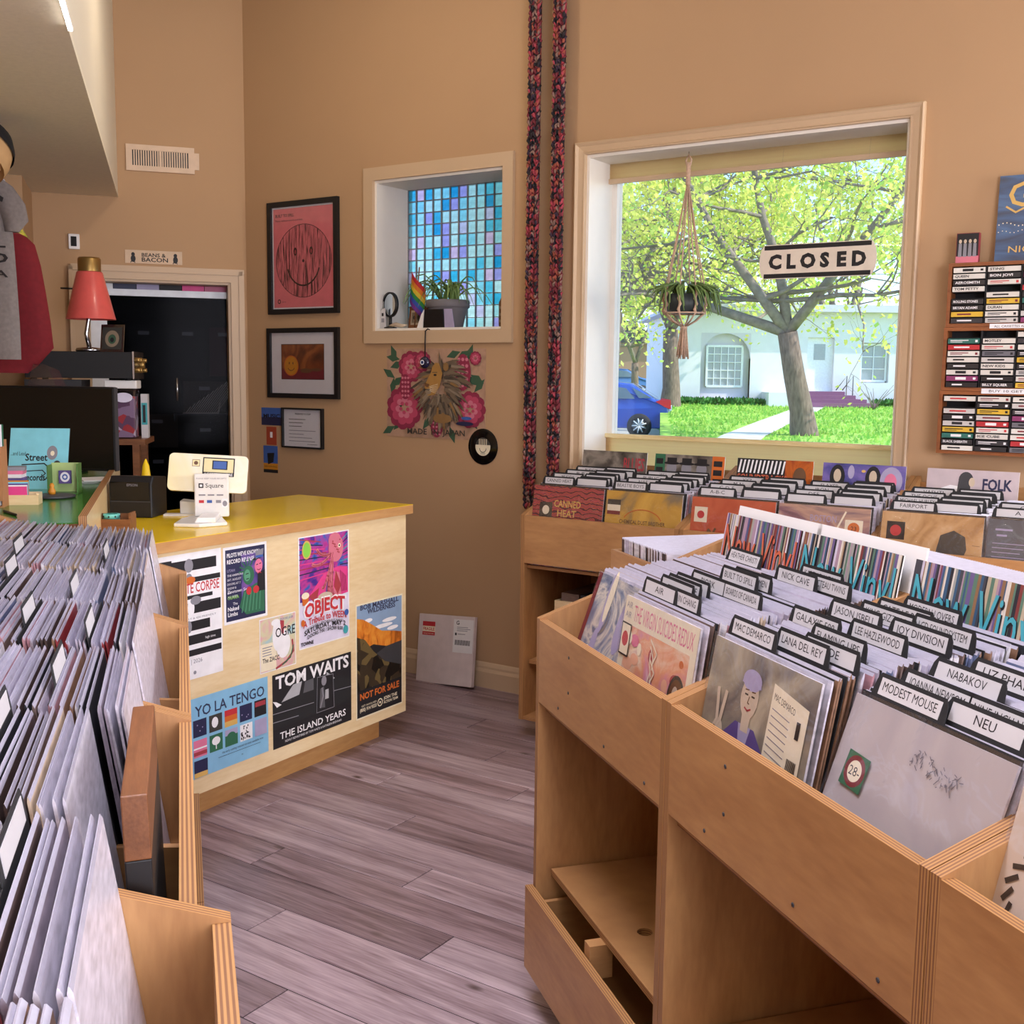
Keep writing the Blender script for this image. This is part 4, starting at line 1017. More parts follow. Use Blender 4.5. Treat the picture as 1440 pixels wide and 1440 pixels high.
def p_pilot(f, w, h):
    b = .009; f.rect(-w / 2 + b, b, w - 2 * b, h - 2 * b, 'navy'); f.rect(-w * .1, .04, w * .52, h * .72, 'art_purple')
    f.text("PILOTS WE'VE KNOWN", -w / 2 + .016, h - .034, .013, 'white_print', w=w * .74, bold=.02); f.text('RECORD RELEASE', -w / 2 + .016, h - .055, .013, 'white_print', w=w * .62, bold=.02)
    f.text('UTAH', -w / 2 + .016, h - .082, .009, 'lav_print'); 
    for i, s in enumerate(('THE HARMONY', 'SAT. AUGUST', 'DOORS AT 7', 'SHOW 8', '$10', 'ALL AGES')): f.text(s, -w / 2 + .016, h - .097 - i * .014, .007, 'white_print')
    f.text('Zootown Serpents', -w / 2 + .016, h * .40, .010, 'white_print', w=w * .66); f.text('OSAKA', -w / 2 + .016, h * .32, .011, 'green_lime', w=.05); f.text('The', -w * .3, h * .24, .009, 'white_print')
    f.text('Naked', -w / 2 + .016, h * .17, .013, 'white_print', bold=.02); f.text('Limbs', -w / 2 + .016, h * .10, .013, 'white_print', bold=.02)
    f.poly([(.0, .02), (.085, .02), (.085, .10), (.05, .12), (-.01, .10), (-.03, .05)], 'green_print'); f.oval(.012, .15, .026, .032, 'green_print', 18)
    for i in range(6):
        a = R(60 + i * 24); f.stroke([(.012 + .022 * math.cos(a), .165 + .02 * math.sin(a)), (.012 + .042 * math.cos(a), .165 + .04 * math.sin(a))], .005, 'green_print')
    f.oval(.006, .15, .014, .02, 'leaf_pale', 16); f.stroke([(.0, .155), (.012, .156)], .003, 'ink'); f.stroke([(.002, .138), (.012, .139)], .003, 'ink'); [f.stroke([(-.02 + k * .016, .03), (-.005 + k * .014, .095)], .003, 'leaf_pale') for k in range(6)]
    f.poly([(.05, .09), (.088, .09), (.088, .16), (.055, .15)], 'ink'); f.oval(.058, .175, .018, .024, 'pink_print', 16); f.stroke([(.048, .18), (.055, .181)], .003, 'ink'); f.stroke([(.062, .182), (.069, .183)], .003, 'ink'); f.stroke([(.052, .164), (.06, .161), (.067, .165)], .003, 'wine_print'); f.poly([(.05, .148), (.062, .152), (.074, .148), (.062, .156)], 'red_print'); f.poly([(.035, .195), (.085, .205), (.083, .213), (.034, .203)], 'ink'); f.poly([(.045, .2), (.078, .207), (.082, .232), (.045, .226)], 'grey_print'); f.rect(.046, .203, .034, .008, 'blue_print')
    f.oval(.012, .098, .012, .014, 'red_print', 12); f.oval(.045, .098, .014, .013, 'red_print', 12)
mat('green_lime', '#8ad04a', .5); mat('leaf_pale', '#5a9a78', .5)
poster('navy purple concert flyer with a top hatted figure and crowned statue', -.968, -.772, .64, .893, 'white_print', p_pilot)
art('art_neon', ['#2b2f8c', '#5a2f90', '#c03a90', '#2c60b8', '#3a1a58'], 9, distort=2.0); mat('hot_pink', '#e0428a', .5); mat('tent_pink', '#d8788a', .5)
def p_object(f, w, h):
    f.rect(-w / 2 + .006, h * .36, w - .012, h * .63, 'art_neon'); f.rect(-w / 2 + .004, .004, w - .008, h * .41, 'lav_pale')
    for k in range(9):
        f.stroke([(-.13, h * (.98 - k * .045)), (-.02 + .01 * k, h * (.93 - k * .035))], .004, ['rose_print', 'navy', 'hot_pink'][k % 3]); f.stroke([(.128, h * (.97 - k * .04)), (.085, h * (.90 - k * .03))], .004, ['teal_print', 'navy', 'blue_print'][k % 3])
    f.poly([(-.06, h * .40), (-.085, h * .46), (-.03, h * .58), (-.005, h * .64), (.07, h * .68), (.125, h * .66), (.128, h * .42), (.03, h * .40)], 'hot_pink')
    f.poly([(.0, h * .41), (.04, h * .40), (.05, h * .64), (.02, h * .66)], 'purple_print'); f.poly([(.05, h * .42), (.09, h * .42), (.08, h * .62), (.055, h * .64)], 'tent_pink')
    f.poly([(.018, h * .655), (.045, h * .50), (.03, h * .42), (.012, h * .45)], 'rose_print'); f.poly([(.06, h * .65), (.05, h * .50), (.07, h * .42), (.09, h * .5)], 'rose_print'); f.poly([(-.085, h * .46), (-.06, h * .40), (-.04, h * .43), (-.03, h * .52)], 'rose_print')
    for k in range(7): f.stroke([(.085 + .005 * k, h * .64 - .004 * k), (.09 + .005 * k, h * .44)], .002, 'wine_print')
    f.oval(.062, h * .85, .04, .05, 'tent_pink', 24); f.oval(.055, h * .92, .034, .03, 'tent_pink', 20); [f.oval(.04 + .045 * ((k * .37) % 1), h * (.80 + .14 * ((k * .61) % 1)), .004, .003, 'rose_print', 8) for k in range(12)]; f.oval(.08, h * .87, .008, .008, 'cream_print', 12); f.oval(.08, h * .87, .004, .004, 'ink', 10)
    for i, (dx, dz) in enumerate(((-.10, .0), (-.075, .05), (-.02, -.12), (.0, -.13), (.015, -.12), (-.05, -.09))):
        p0, p2 = (.045, h * .82), (.035 + dx, h * .74 + dz); mid = ((p0[0] + p2[0]) / 2 - .015, min(p0[1], p2[1]) - .02)
        pts = [((1 - t) ** 2 * p0[0] + 2 * t * (1 - t) * mid[0] + t * t * p2[0], (1 - t) ** 2 * p0[1] + 2 * t * (1 - t) * mid[1] + t * t * p2[1]) for t in [j / 8 for j in range(9)]]
        f.stroke(pts, .011, 'tent_pink'); f.stroke([(a, b - .002) for a, b in pts], .003, 'rose_print')
    f.oval(-.095, h * .88, .024, .033, 'gold_print', 20); f.oval(-.095, h * .88, .019, .027, 'green_lime', 20)
    f.poly([(-.118, h * .39), (-.09, h * .385), (-.085, h * .47), (-.122, h * .475)], 'tag_orange'); f.oval(-.104, h * .475, .02, .012, 'cream_print', 16)
    f.oval(.0, h * .425, .04, .018, 'skin_print', 18)
    f.text('OBJECT', .0, h * .265, .052, 'white_print', w=w * .86, align='C', bold=.05, arc=.012); f.text('OBJECT', .0, h * .27, .046, 'red_print', w=w * .8, align='C', bold=.035, arc=.012)
    f.text('A Tribute to WEEN', .0, h * .185, .024, 'red_print', w=w * .86, align='C', bold=.015, arc=.014)
    f.text("HOOVER'S BROWNEST BAND", .0, h * .155, .010, 'ink', w=w * .72, align='C', arc=.012); f.text('SATURDAY, MAY 2', .0, h * .115, .017, 'ink', w=w * .82, align='C', bold=.02, arc=.014); f.text('DOORS 7:00 / SHOW 8:00', .0, h * .08, .013, 'ink', w=w * .7, align='C', bold=.02, arc=.012)
    f.text('TOWNE', -w / 2 + .006, .012, .012, 'ink', bold=.04); f.oval(.112, h * .075, .014, .016, 'teal_print', 16); f.oval(.117, h * .235, .012, .012, 'blue_print', 14); f.oval(-.118, h * .235, .010, .012, 'tag_orange', 14)
mat('lav_pale', '#dcd6ea', .5)
poster('tall neon poster with an octopus headed figure in pink and OBJECT lettering', -.618, -.347, .487, .886, 'white_print', p_object)
art('art_pastel', ['#9ac8d8', '#d8d0a8', '#e0a8b0', '#b8d090'], 10)
def p_ogre(f, w, h):
    f.rect(-w / 2 + .003, .003, w - .006, h - .006, 'art_pastel'); f.rect(-w / 2 + .004, .006, w * .42, h * .5, 'cream_print'); f.oval(-.005, .12, .022, .055, 'white_print', 20); f.oval(-.01, .165, .022, .012, 'white_print', 16); f.oval(.025, .085, .035, .05, 'white_print', 20)
    f.poly([(.01, .17), (.03, .165), (.028, .12), (.018, .12)], 'rose_print'); f.stroke([(.07, .09), (.075, .05), (.04, .02), (-.01, .005)], .008, 'rose_print'); f.stroke([(.075, .07), (.06, .03), (.02, .012)], .005, 'green_print')
    f.text('OGRE', w * .48, .112, .032, 'ink', w=w * .55, align='R', bold=.01); f.text('The ZACC', -w / 2 + .012, .035, .015, 'ink', w=w * .46, bold=.02); f.text('DOORS 6:00', w * .42, .168, .008, 'blue_print', align='R'); lines(f, -w / 2 + .012, .085, .05, 4, .009, .003, 'grey_print', RS)
poster('small pastel flyer with a white horse and OGRE lettering', -.811, -.635, .443, .63, 'white_print', p_ogre)
mat('sky_sheet', '#86bcdc', .5)
SQ = ['navy', 'shadow_print', 'tag_orange', 'navy', 'ink', 'pink_print', 'green_print', 'green_print', 'white_print', 'lav_print', 'navy']
def p_yola(f, w, h):
    f.text('YO LA TENGO', 0, h - .062, .034, 'navy', w=w * .9, align='C', bold=.012)
    for r in range(3):
        for c in range(5 if r < 2 else 1):
            i = r * 5 + c; x, z = -w / 2 + .008 + c * .067, h - .128 - r * .066
            f.rect(x, z, .056, .056, SQ[i])
            if i == 2: f.rect(x, z + .036, .056, .02, 'red_print'); f.rect(x, z, .056, .018, 'gold_print')
            elif i == 1: f.oval(x + .025, z + .03, .014, .018, 'white_print', 14)
            elif i == 4: f.rect(x + .004, z + .034, .048, .016, 'rose_print')
            elif i == 5: f.rect(x, z + .026, .056, .005, 'white_print'); f.rect(x, z + .006, .056, .012, 'rose_print')
            elif i == 6: f.oval(x + .028, z + .034, .018, .014, 'white_print', 14); f.stroke([(x + .028, z + .008), (x + .028, z + .022)], .004, 'white_print')
            elif i == 7: f.rect(x, z + .036, .056, .02, 'lav_print'); f.oval(x + .028, z + .026, .022, .02, 'green_print', 16)
            elif i == 8:
                r_ = random.Random(9)
                for k in range(22): f.rect(x + r_.uniform(.002, .046), z + r_.uniform(.002, .048), r_.uniform(.003, .008), r_.uniform(.003, .008), 'ink')
            elif i == 10: f.rect(x, z, .056, .016, 'gold_print')
            else:
                for k in range(3): f.oval(x + RS.uniform(.01, .046), z + RS.uniform(.01, .046), .0025, .0025, 'lav_print', 8)
    f.text('the early catalog reissued on vinyl, available now', .05, .052, .0075, 'navy', w=w * .55, align='C'); f.rect(-.06, .042, .19, .0015, 'navy'); f.text('M', .045, .022, .006, 'navy', align='C')
poster('light blue YO LA TENGO poster with small square pictures on the counter', -1.117, -.776, .168, .430, 'sky_sheet', p_yola)
mat('car_grey', '#5a5a5e', .4); mat('pale_grey', '#b0b0b4', .5)
def p_waits(f, w, h):
    f.poly([(-w / 2, .07), (-w / 2, .135), (-.16, .16), (-.095, .215), (.06, .225), (.12, .185), (w / 2, .165), (w / 2, .08)], 'black_matte'); f.poly([(-.165, .158), (-.105, .208), (-.06, .21), (-.075, .165)], 'pale_grey'); f.poly([(-.055, .165), (-.045, .205), (.0, .208), (.0, .165)], 'car_grey'); f.poly([(.07, .17), (.07, .215), (.115, .182)], 'pale_grey')
    f.poly([(-w / 2, .17), (-w / 2 + .02, .145), (-.165, .15), (-.19, .165)], 'white_print'); f.stroke([(-w / 2, .125), (.0, .118)], .0025, 'grey_print'); f.stroke([(-w / 2, .095), (-.08, .09)], .0025, 'grey_print'); f.stroke([(.11, .135), (w / 2, .13)], .0025, 'grey_print')
    f.poly([(.015, .075), (.11, .075), (.105, .2), (.02, .205)], 'ink'); f.stroke([(.015, .075), (.11, .075), (.105, .2), (.02, .205), (.015, .075)], .002, 'grey_print')
    f.oval(.055, .185, .014, .018, 'grey_print', 14); f.poly([(.03, .09), (.06, .085), (.055, .165), (.035, .16)], 'car_grey'); f.poly([(.06, .115), (.08, .115), (.08, .15), (.062, .15)], 'pale_grey'); f.stroke([(.035, .09), (.05, .13), (.045, .16)], .006, 'grey_print')
    f.text('TOM WAITS', 0, h - .052, .043, 'white_print', w=w * .93, align='C', bold=.03); f.text('THE ISLAND YEARS', 0, .028, .024, 'white_print', w=w * .84, align='C', bold=.012); f.text('NEWLY REMASTERED BY TOM WAITS & KATHLEEN BRENNAN', 0, .012, .008, 'white_print', w=w * .72, align='C')
poster('black and white TOM WAITS poster with an old car on the counter', -.753, -.338, .164, .426, 'ink', p_waits)
art('art_cliff', ['#7a3a18', '#d87a28', '#e89a3c', '#b85a20'], 10, stretch=(2.5, 1, .7)); art('art_rocks', ['#171512', '#3a3024', '#6a5a38', '#1c1a18'], 26, 'voronoi')
def p_bob(f, w, h):
    b = .006; f.rect(-w / 2 + b, b, w - 2 * b, h - 2 * b, 'ink'); f.rect(-w / 2 + b, h * .62, w - 2 * b, h * .38 - b, 'blue_haze')
    for x_, z_, ww_ in ((.06, .80, .09), (.02, .76, .12), (.08, .72, .07), (-.07, .84, .05)): f.oval(x_, h * z_, ww_ / 2, .008, 'white_print', 16)
    f.poly([(-w / 2 + b, h * .58), (-w / 2 + b, h * .88), (-.10, h * .86), (-.05, h * .80), (.01, h * .72), (.08, h * .69), (w / 2 - b, h * .66), (w / 2 - b, h * .58), (.04, h * .57), (-.04, h * .62)], 'art_cliff')
    f.poly([(-w / 2 + b, h * .2), (-w / 2 + b, h * .72), (-.09, h * .68), (-.04, h * .56), (.03, h * .44), (w / 2 - b, h * .36), (w / 2 - b, h * .2)], 'art_rocks'); f.poly([(.03, h * .44), (w / 2 - b, h * .36), (w / 2 - b, h * .58), (.04, h * .57), (-.02, h * .53)], 'dark_grey')
    f.rect(-w / 2 + b, b, w - 2 * b, h * .235, 'ink'); f.text('BOB MARSHALL', .0, h * .945, .018, 'navy', w=w * .82, align='C', bold=.03); f.text('WILDERNESS', .01, h * .90, .018, 'navy', w=w * .6, align='C', bold=.03)
    f.text('NOT FOR SALE', 0, h * .165, .024, 'tag_orange', w=w * .84, align='C', bold=.03); f.oval(.0, h * .085, .016, .016, 'cream_print', 20); f.oval(.0, h * .085, .012, .012, 'ink', 20); f.oval(.0, h * .085, .005, .005, 'cream_print', 12)
    f.text('JOIN THE', .022, h * .095, .012, 'cream_print', w=.085, bold=.02); f.text('ACTION TEAM', .022, h * .06, .010, 'cream_print', w=.09, bold=.02); f.text('GET INVOLVED', -.022, h * .10, .007, 'cream_print', w=.09, align='R'); f.text('(800) 914 9333', -.022, h * .06, .013, 'cream_print', w=.1, align='R', bold=.02)
mat('blue_haze', '#8aa4c4', .5)
poster('tall wilderness poster with orange cliffs and NOT FOR SALE lettering', -.31, -.023, .152, .596, 'cream_print', p_bob)

# ------------------------------------------------------------------ on the window wall
def frame(label, x0, x1, z0, z1, bwid, draw, glassy=True, frm='black', mat_c='paper'):
    t = thing('picture_frame', label, 'picture', bw((x0 + x1) / 2, 0, z0), BWR, 'framed pictures')
    w, h = x1 - x0, z1 - z0
    for b in ((-w / 2, w / 2, -.022, -.001, 0, bwid), (-w / 2, w / 2, -.022, -.001, h - bwid, h), (-w / 2, -w / 2 + bwid, -.022, -.001, bwid, h - bwid), (w / 2 - bwid, w / 2, -.022, -.001, bwid, h - bwid)):
        mb = MB(); mb.box(*b); mb.build('frame_rail', frm, t)
    mb = MB(); mb.box(-w / 2 + bwid, w / 2 - bwid, -.008, -.001, bwid, h - bwid); mb.build('mat_board', mat_c, t)
    f = Flat(t, -.008); draw(f, w, h); f.done()
    if glassy: mb = MB(); mb.box(-w / 2 + bwid, w / 2 - bwid, -.0145, -.013, bwid, h - bwid); mb.build('glazing', 'clear_sleeve', t)
mat('coral', '#ec7a80', .5)
def grain_mat():
    m = art('art_grain', ['#24101a', '#5a2830', '#c8646a', '#ec7a80', '#8a4048'], 14, stretch=(7, 1, .55), coat=0, rough=.6, distort=.6); return m
grain_mat()
def d_smile(f, w, h):
    f.rect(-w / 2 + .034, .034, w - .068, h - .068, 'coral'); f.oval(.0, h * .47, w * .40, h * .325, 'ink', 48); f.oval(0, h * .47, w * .393, h * .32, 'art_grain', 48)
    for x_ in (-.055, .055): f.oval(x_, h * .555, .012, .02, 'ink', 16); f.oval(x_, h * .552, .006, .011, 'rose_print', 12)
    f.oval(.0, h * .47, .007, .008, 'ink', 12); f.stroke([(.115 * math.cos(R(a)), h * .475 + .125 * math.sin(R(a))) for a in range(200, 341, 7)], .008, 'ink')
    f.text('BUILT TO SPILL', -w / 2 + .05, h - .075, .014, 'ink', w=.13, bold=.02); f.text('Music without words and lines', -w / 2 + .05, h - .097, .009, 'ink', w=.19); f.oval(-w / 2 + .07, .065, .011, .012, 'ink', 16); f.oval(-w / 2 + .07, .065, .006, .007, 'coral', 12); f.text('records', -w / 2 + .09, .06, .006, 'ink')
frame('large black framed coral print of a wood grain smiley face', -1.238, -.755, 1.752, 2.314, .026, d_smile)
art('art_still', ['#4a2018', '#7a3a20', '#a86030', '#3a1a1c'], 6)
def d_still(f, w, h):
    f.rect(-.155, .095, .30, .18, 'ink'); f.rect(-.152, .098, .294, .174, 'art_still'); f.rect(-.152, .098, .294, .05, 'wine_print'); f.oval(-.085, .165, .052, .052, 'tag_orange', 30); f.oval(-.085, .165, .046, .046, 'gold_deep', 30)
    f.stroke([(-.085 + .025 * math.cos(R(a)), .165 + .025 * math.sin(R(a))) for a in range(210, 331, 20)], .004, 'brown_print')
    for x_ in (-.098, -.072): f.oval(x_, .178, .004, .007, 'brown_print', 10)
    f.oval(.02, .14, .04, .012, 'brown_print', 18); f.oval(.09, .145, .035, .008, 'brown_print', 16)
mat('gold_deep', '#d08a24', .5)
frame('black framed print of an orange ball still life with wide mat', -1.252, -.757, 1.326, 1.682, .024, d_still)
def d_cert(f, w, h):
    f.text('PRESENTED TO STAFF', 0, h - .035, .008, 'ink', w=.11, align='C', bold=.02); lines(f, -.1, h - .06, .12, 3, .018, .003, 'ink', RS, .5); lines(f, -.1, h - .118, .2, 4, .018, .003, 'grey_print', RS, .5); f.rect(.03, .02, .07, .002, 'ink')
frame('small black framed white typed certificate beside the blue card', -1.153, -.869, 1.07, 1.276, .008, d_cert, mat_c='white')
def d_blue(f, w, h): f.rect(-w / 2, 0, w, h * .45, 'navy'); f.text('MUSIC', 0, h * .42, .02, 'ink', w=w * .8, align='C', bold=.03)
poster('small blue postcard with skyline above the red card on the wall', -1.318, -1.168, 1.18, 1.272, 'blue_print', d_blue, 'BW', 'card', 'postcard', 'cards on the wall')
mat('brick_red', '#a8452c', .5)
poster('narrow rust red card pinned between the blue and yellow cards', -1.283, -1.209, 1.077, 1.172, 'brick_red', lambda f, w, h: f.rect(-.01, h * .4, .018, .03, 'white_print'), 'BW', 'card', 'postcard', 'cards on the wall')
def d_yel(f, w, h): f.rect(-w / 2, h * .35, w, h * .65, 'blue_print'); f.rect(-w / 2, 0, w, h * .12, 'ink'); f.poly([(-.02, h * .3), (.02, h * .4), (.028, h * .75), (-.025, h * .72)], 'ink'); f.text('PARTICIPATING', 0, h * .2, .008, 'ink', w=w * .85, align='C')
poster('small yellow and blue card lowest on the wall below the frames', -1.307, -1.201, .93, 1.072, 'gold_deep', d_yel, 'BW', 'card', 'postcard', 'cards on the wall')
art('art_linen', ['#a8866c', '#b8937a', '#9c7c64'], 8, coat=0, rough=.7)
mat('peony', '#b84462', .6); mat('peony_dark', '#8e2c48', .6); mat('peony_pale', '#cc7488', .6); mat('leaf_print', '#3a5a44', .6); mat('lion_print', '#a87c40', .6); mat('mane_print', '#70604e', .6); mat('mane_pale', '#8c7c68', .6); mat('mane_dark', '#4c4238', .6); mat('lion_dim', '#8c6a40', .6)
def d_lion(f, w, h):
    rs_ = random.Random(4)
    def leaf(x, z, a, l):
        c, s = math.cos(a), math.sin(a); f.poly([(x, z), (x + c * l * .5 - s * l * .22, z + s * l * .5 + c * l * .22), (x + c * l, z + s * l), (x + c * l * .5 + s * l * .22, z + s * l * .5 - c * l * .22)], 'leaf_print')
    for x, z, a in ((.08, .37, 3.0), (.02, .33, .3), (.03, .24, .6), (.04, .03, .8), (.54, .05, 2.2), (.48, .36, 1.2), (.55, .25, 2.6), (.22, .04, .9), (.06, .36, 2.0), (.05, .28, 2.6), (.05, .05, 3.6), (.1, .06, .6), (.36, .38, .3), (.50, .30, -.5), (.52, .22, .8), (.26, .06, -.3), (.38, .06, -1.2), (.42, .37, .5), (.03, .2, 1.4), (.02, .12, .4)): leaf(x - w / 2, z, a, .085)
    def flower(x, z, r):
        for k, (m_, rr) in enumerate((('peony_dark', 1.0), ('peony', .78), ('peony_pale', .5), ('peony', .3))):
            n = 11 - k * 2
            for i in range(n):
                a = 2 * math.pi * i / n + k * .3; f.oval(x - w / 2 + math.cos(a) * r * rr * .72, z + math.sin(a) * r * rr * .72, r * rr * .34, r * rr * .3, m_, 10)
    flower(.15, .335, .075); flower(.11, .14, .105); flower(.50, .14, .085); flower(.22, .36, .05); flower(.53, .375, .032)
    for x, z, r1, r2 in ((.12, .24, .035, .06), (.46, .31, .045, .085), (.31, .055, .035, .05)):
        f.oval(x - w / 2, z, r1, r2, 'peony_dark', 18)
        for i in range(5):
            for j in range(-1, 2): f.oval(x - w / 2 + j * r1 * .5, z - r2 * .7 + i * r2 * .35, r1 * .2, r2 * .1, 'peony_pale', 8)
    cx, cz = .34 - w / 2, .23
    for i in range(220):                      # mane: overlapping locks falling outward and down
        a = rs_.uniform(0, 2 * math.pi); r0_ = rs_.uniform(.02, .115); l_ = rs_.uniform(.05, .095)
        x_, z_ = cx + r0_ * math.cos(a) * 1.0, cz + r0_ * math.sin(a) * 1.15; dx_, dz_ = math.cos(a) * .8, math.sin(a) * .6 - .55; d_l = math.hypot(dx_, dz_) or 1; dx_, dz_ = dx_ / d_l, dz_ / d_l
        f.poly([(x_ - dz_ * .006, z_ + dx_ * .006), (x_ + dx_ * l_ * .6 - dz_ * .007, z_ + dz_ * l_ * .6 + dx_ * .007), (x_ + dx_ * l_, z_ + dz_ * l_), (x_ + dx_ * l_ * .6 + dz_ * .005, z_ + dz_ * l_ * .6 - dx_ * .005), (x_ + dz_ * .006, z_ - dx_ * .006)], rs_.choice(['mane_print', 'mane_pale', 'mane_print', 'lion_dim', 'mane_dark']))
    fx, fz = cx - .045, cz + .045
    f.poly([(fx + .035, fz + .075), (fx + .055, fz + .03), (fx + .04, fz - .03), (fx + .01, fz - .07), (fx - .03, fz - .075), (fx - .045, fz - .05), (fx - .05, fz - .03), (fx - .045, fz - .018), (fx - .015, fz + .03), (fx - .005, fz + .06), (fx + .015, fz + .08)], 'lion_print')
    f.poly([(fx - .05, fz - .03), (fx - .045, fz - .016), (fx - .02, fz - .022), (fx - .03, fz - .036)], 'brown_print'); f.oval(fx - .028, fz - .055, .018, .014, 'mane_pale', 14); f.stroke([(fx - .046, fz - .045), (fx - .025, fz - .048), (fx - .008, fz - .042)], .003, 'ink')
    f.oval(fx + .012, fz + .022, .009, .005, 'ink', 12); f.stroke([(fx - .004, fz + .034), (fx + .024, fz + .034)], .003, 'mane_dark')
    for i in range(6): f.stroke([(fx - .02, fz - .032 - i * .004), (fx + .028, fz - .02 - i * .009)], .0015, 'cream_print')
    f.oval(cx + .03, cz + .105, .016, .02, 'lion_dim', 14); f.oval(cx + .01, cz - .135, .055, .022, 'lion_dim', 20); f.oval(cx + .14, cz - .155, .05, .010, 'navy', 18); f.oval(cx + .15, cz - .13, .03, .008, 'blue_print', 18)
    f.text('MADE  IN  JAPAN', .02, .018, .026, 'shadow_print', w=.34, align='C', bold=.015)
poster('linen banner printed with a lion among pink flowers below the small window', -.453, .13, 1.155, 1.575, 'art_linen', d_lion, 'BW', 'banner', 'banner', None, th=.002)
t = thing('vinyl_disc', 'black seven inch record with cream label on the wall by the banner', 'record', bw(.12, -.004, 1.128), BWR)
mb = MB(); mb.lathe([(.019, -.001), (.082, -.001), (.083, 0), (.082, .001), (.019, .001)], (0, 0, 0), 40, axis=1, cap=False); mb.build('disc', 'black_gloss', t)
f = Flat(t, -.0012, 'centre_label'); f.oval(0, 0, .042, .042, 'cream_print', 32); f.oval(0, .0, .042, .042, 'shadow_print', 20, a0=.2, a1=math.pi - .2)
for i in range(5): f.stroke([(-.02 + i * .01, .01), (-.02 + i * .01, .034)], .004, 'cream_print')
f.stroke([(.018 * math.cos(R(a)), -.008 + .018 * math.sin(R(a))) for a in range(180, 361, 20)], .003, 'shadow_print'); f.text('ZOO', 0, -.036, .008, 'ink', align='C'); f.done()

# evil eye charm hanging from the small window sill
t = thing('eye_charm', 'dark blue glass eye bead hanging on a black cord over the banner', 'charm', bw(-.20, -.024, 1.50), BWR)
mb = MB(); mb.tube([(.004, 0.026, .162), (.003, .012, .166), (.002, -.004, .155), (0, -.004, .10), (0, -.004, .03)], .003, 6); mb.build('cord', 'black', t)
mb = MB(); mb.sphere((0, -.006, .01), .028, .014, .028, 16, 10); mb.build('bead', 'bead_blue', t) if 'bead_blue' in MATS else (mat('bead_blue', '#16183a', .15, coat=.6), mb.build('bead', 'bead_blue', t))
f = Flat(t, -.0205, 'eye'); f.oval(-.004, .01, .012, .012, 'white_print', 16); f.oval(-.004, .01, .008, .008, 'blue_print', 14); f.oval(-.004, .01, .004, .004, 'ink', 12); f.done()

# white shipping box leaning on the wall
t = thing('cardboard_mailer', 'flat white mailer box with red FRAGILE label leaning on the wall', 'box', bw(-.035, -.095, .004), BWR); t.rotation_euler = (R(-10), R(-4), BWR)
mat('mailer', '#d8c8c4', .7); mb = MB(); mb.box(-.165, .165, 0, .022, 0, .325); mb.build('carton', 'mailer', t, bevel=.002)
f = Flat(t, -.0004); f.rect(-.14, .225, .075, .065, 'red_print'); f.rect(-.14, .242, .075, .026, 'cream_print'); f.text('FRAGILE', -.1025, .248, .014, 'red_print', w=.068, align='C', bold=.02); f.text('HANDLE WITH CARE', -.1025, .23, .006, 'cream_print', w=.06, align='C')
f.rect(.045, .155, .115, .155, 'paper'); f.text('G', .06, .285, .018, 'ink', bold=.02); lines(f, .065, .272, .08, 3, .008, .003, 'grey_print', RS); f.rect(.055, .235, .01, .012, 'ink'); lines(f, .07, .24, .05, 1, .01, .003, 'grey_print', RS)
for i in range(16): f.rect(.057 + i * .0055, .19, .0028 if i % 3 else .004, .024, 'ink')
f.done()

# knitted ropes
art('art_yarn', ['#1c1a20', '#6e2630', '#9c5040', '#a8404e', '#3a2a3c', '#8c6e64', '#7a2f3a', '#2a2228', '#94443e'], 75, 'voronoi', rough=.9, coat=0, stretch=(1, 1, .5))
for s_, zb, lab in ((.405, .87, 'multicolour knitted rope hanging nearer the small window'), (.527, .965, 'multicolour knitted rope hanging nearer the display window')):
    t = thing('knitted_rope', lab, 'rope', bw(s_, -.045, zb), BWR, 'knitted ropes')
    for side in (-1, 1):
        mb = MB(); L_ = CEIL - zb - .02; n = int(L_ / .026)
        for i in range(n):
            z = L_ * (i + .5) / n; w0 = .0155 + .002 * math.sin(i * 1.7)
            if i < 4: w0 *= .6 + .1 * i
            for d_ in (-1, 1):   # each stitch is a v of two fat loops
                mb.tube([(side * .014 + d_ * w0, -.002, z + .018), (side * .014 + d_ * w0 * .55, -.014, z), (side * .014 + d_ * .001, -.009, z - .016)], [.004, .0078, .0035], 5)
        mb.tube([(side * .014, .002, 0.01), (side * .014, .002, L_)], .012, 6); mb.build('knit_column', 'art_yarn', t)
    mb = MB(); mb.tube([(0, .0, L_), (0, 0, L_ + .02)], .006, 6); mb.build('hook', 'steel', t)

# ------------------------------------------------------------------ cassette racks
CT = ['#d8d4cc', '#c8c4c0', '#26262a', '#1c1c22', '#b83038', '#2c6a60', '#6a6a72', '#d8b03a', '#e0dcd4', '#4a4a82', '#8a3a6a', '#303036']
for i, c in enumerate(CT): mat('tape_%d' % i, c, .35, var=.04, coat=.3)
_TP = {}
def tape_mesh(i):
    if i not in _TP:
        mb = MB(); mb.box(0, .103, -.006, .06, 0, .0165); _TP[i] = mb.mesh('cassette', 'tape_%d' % i)
    return _TP[i]
TITLES = {(0, 0, 6): 'BRYAN ADAMS', (0, 0, 5): 'ROLLING STONES', (0, 0, 2): 'AEROSMITH', (0, 0, 1): 'QUEEN', (2, 0, 7): 'BLACK SABBATH', (1, 1, 8): 'BILLY SQUIER', (2, 1, 6): 'ICE CUBE', (1, 1, 5): 'NEW KIDS', (0, 1, 0): 'STING', (1, 1, 1): 'MOTLEY', (0, 1, 1): 'BON JOVI', (0, 0, 3): 'TOM PETTY', (0, 1, 6): 'DURAN'}
rackx, rackw, rackh = 2.142, .475, .2185
OR3 = ['top', 'middle', 'bottom']; OC = ['first', 'second', 'third', 'fourth']
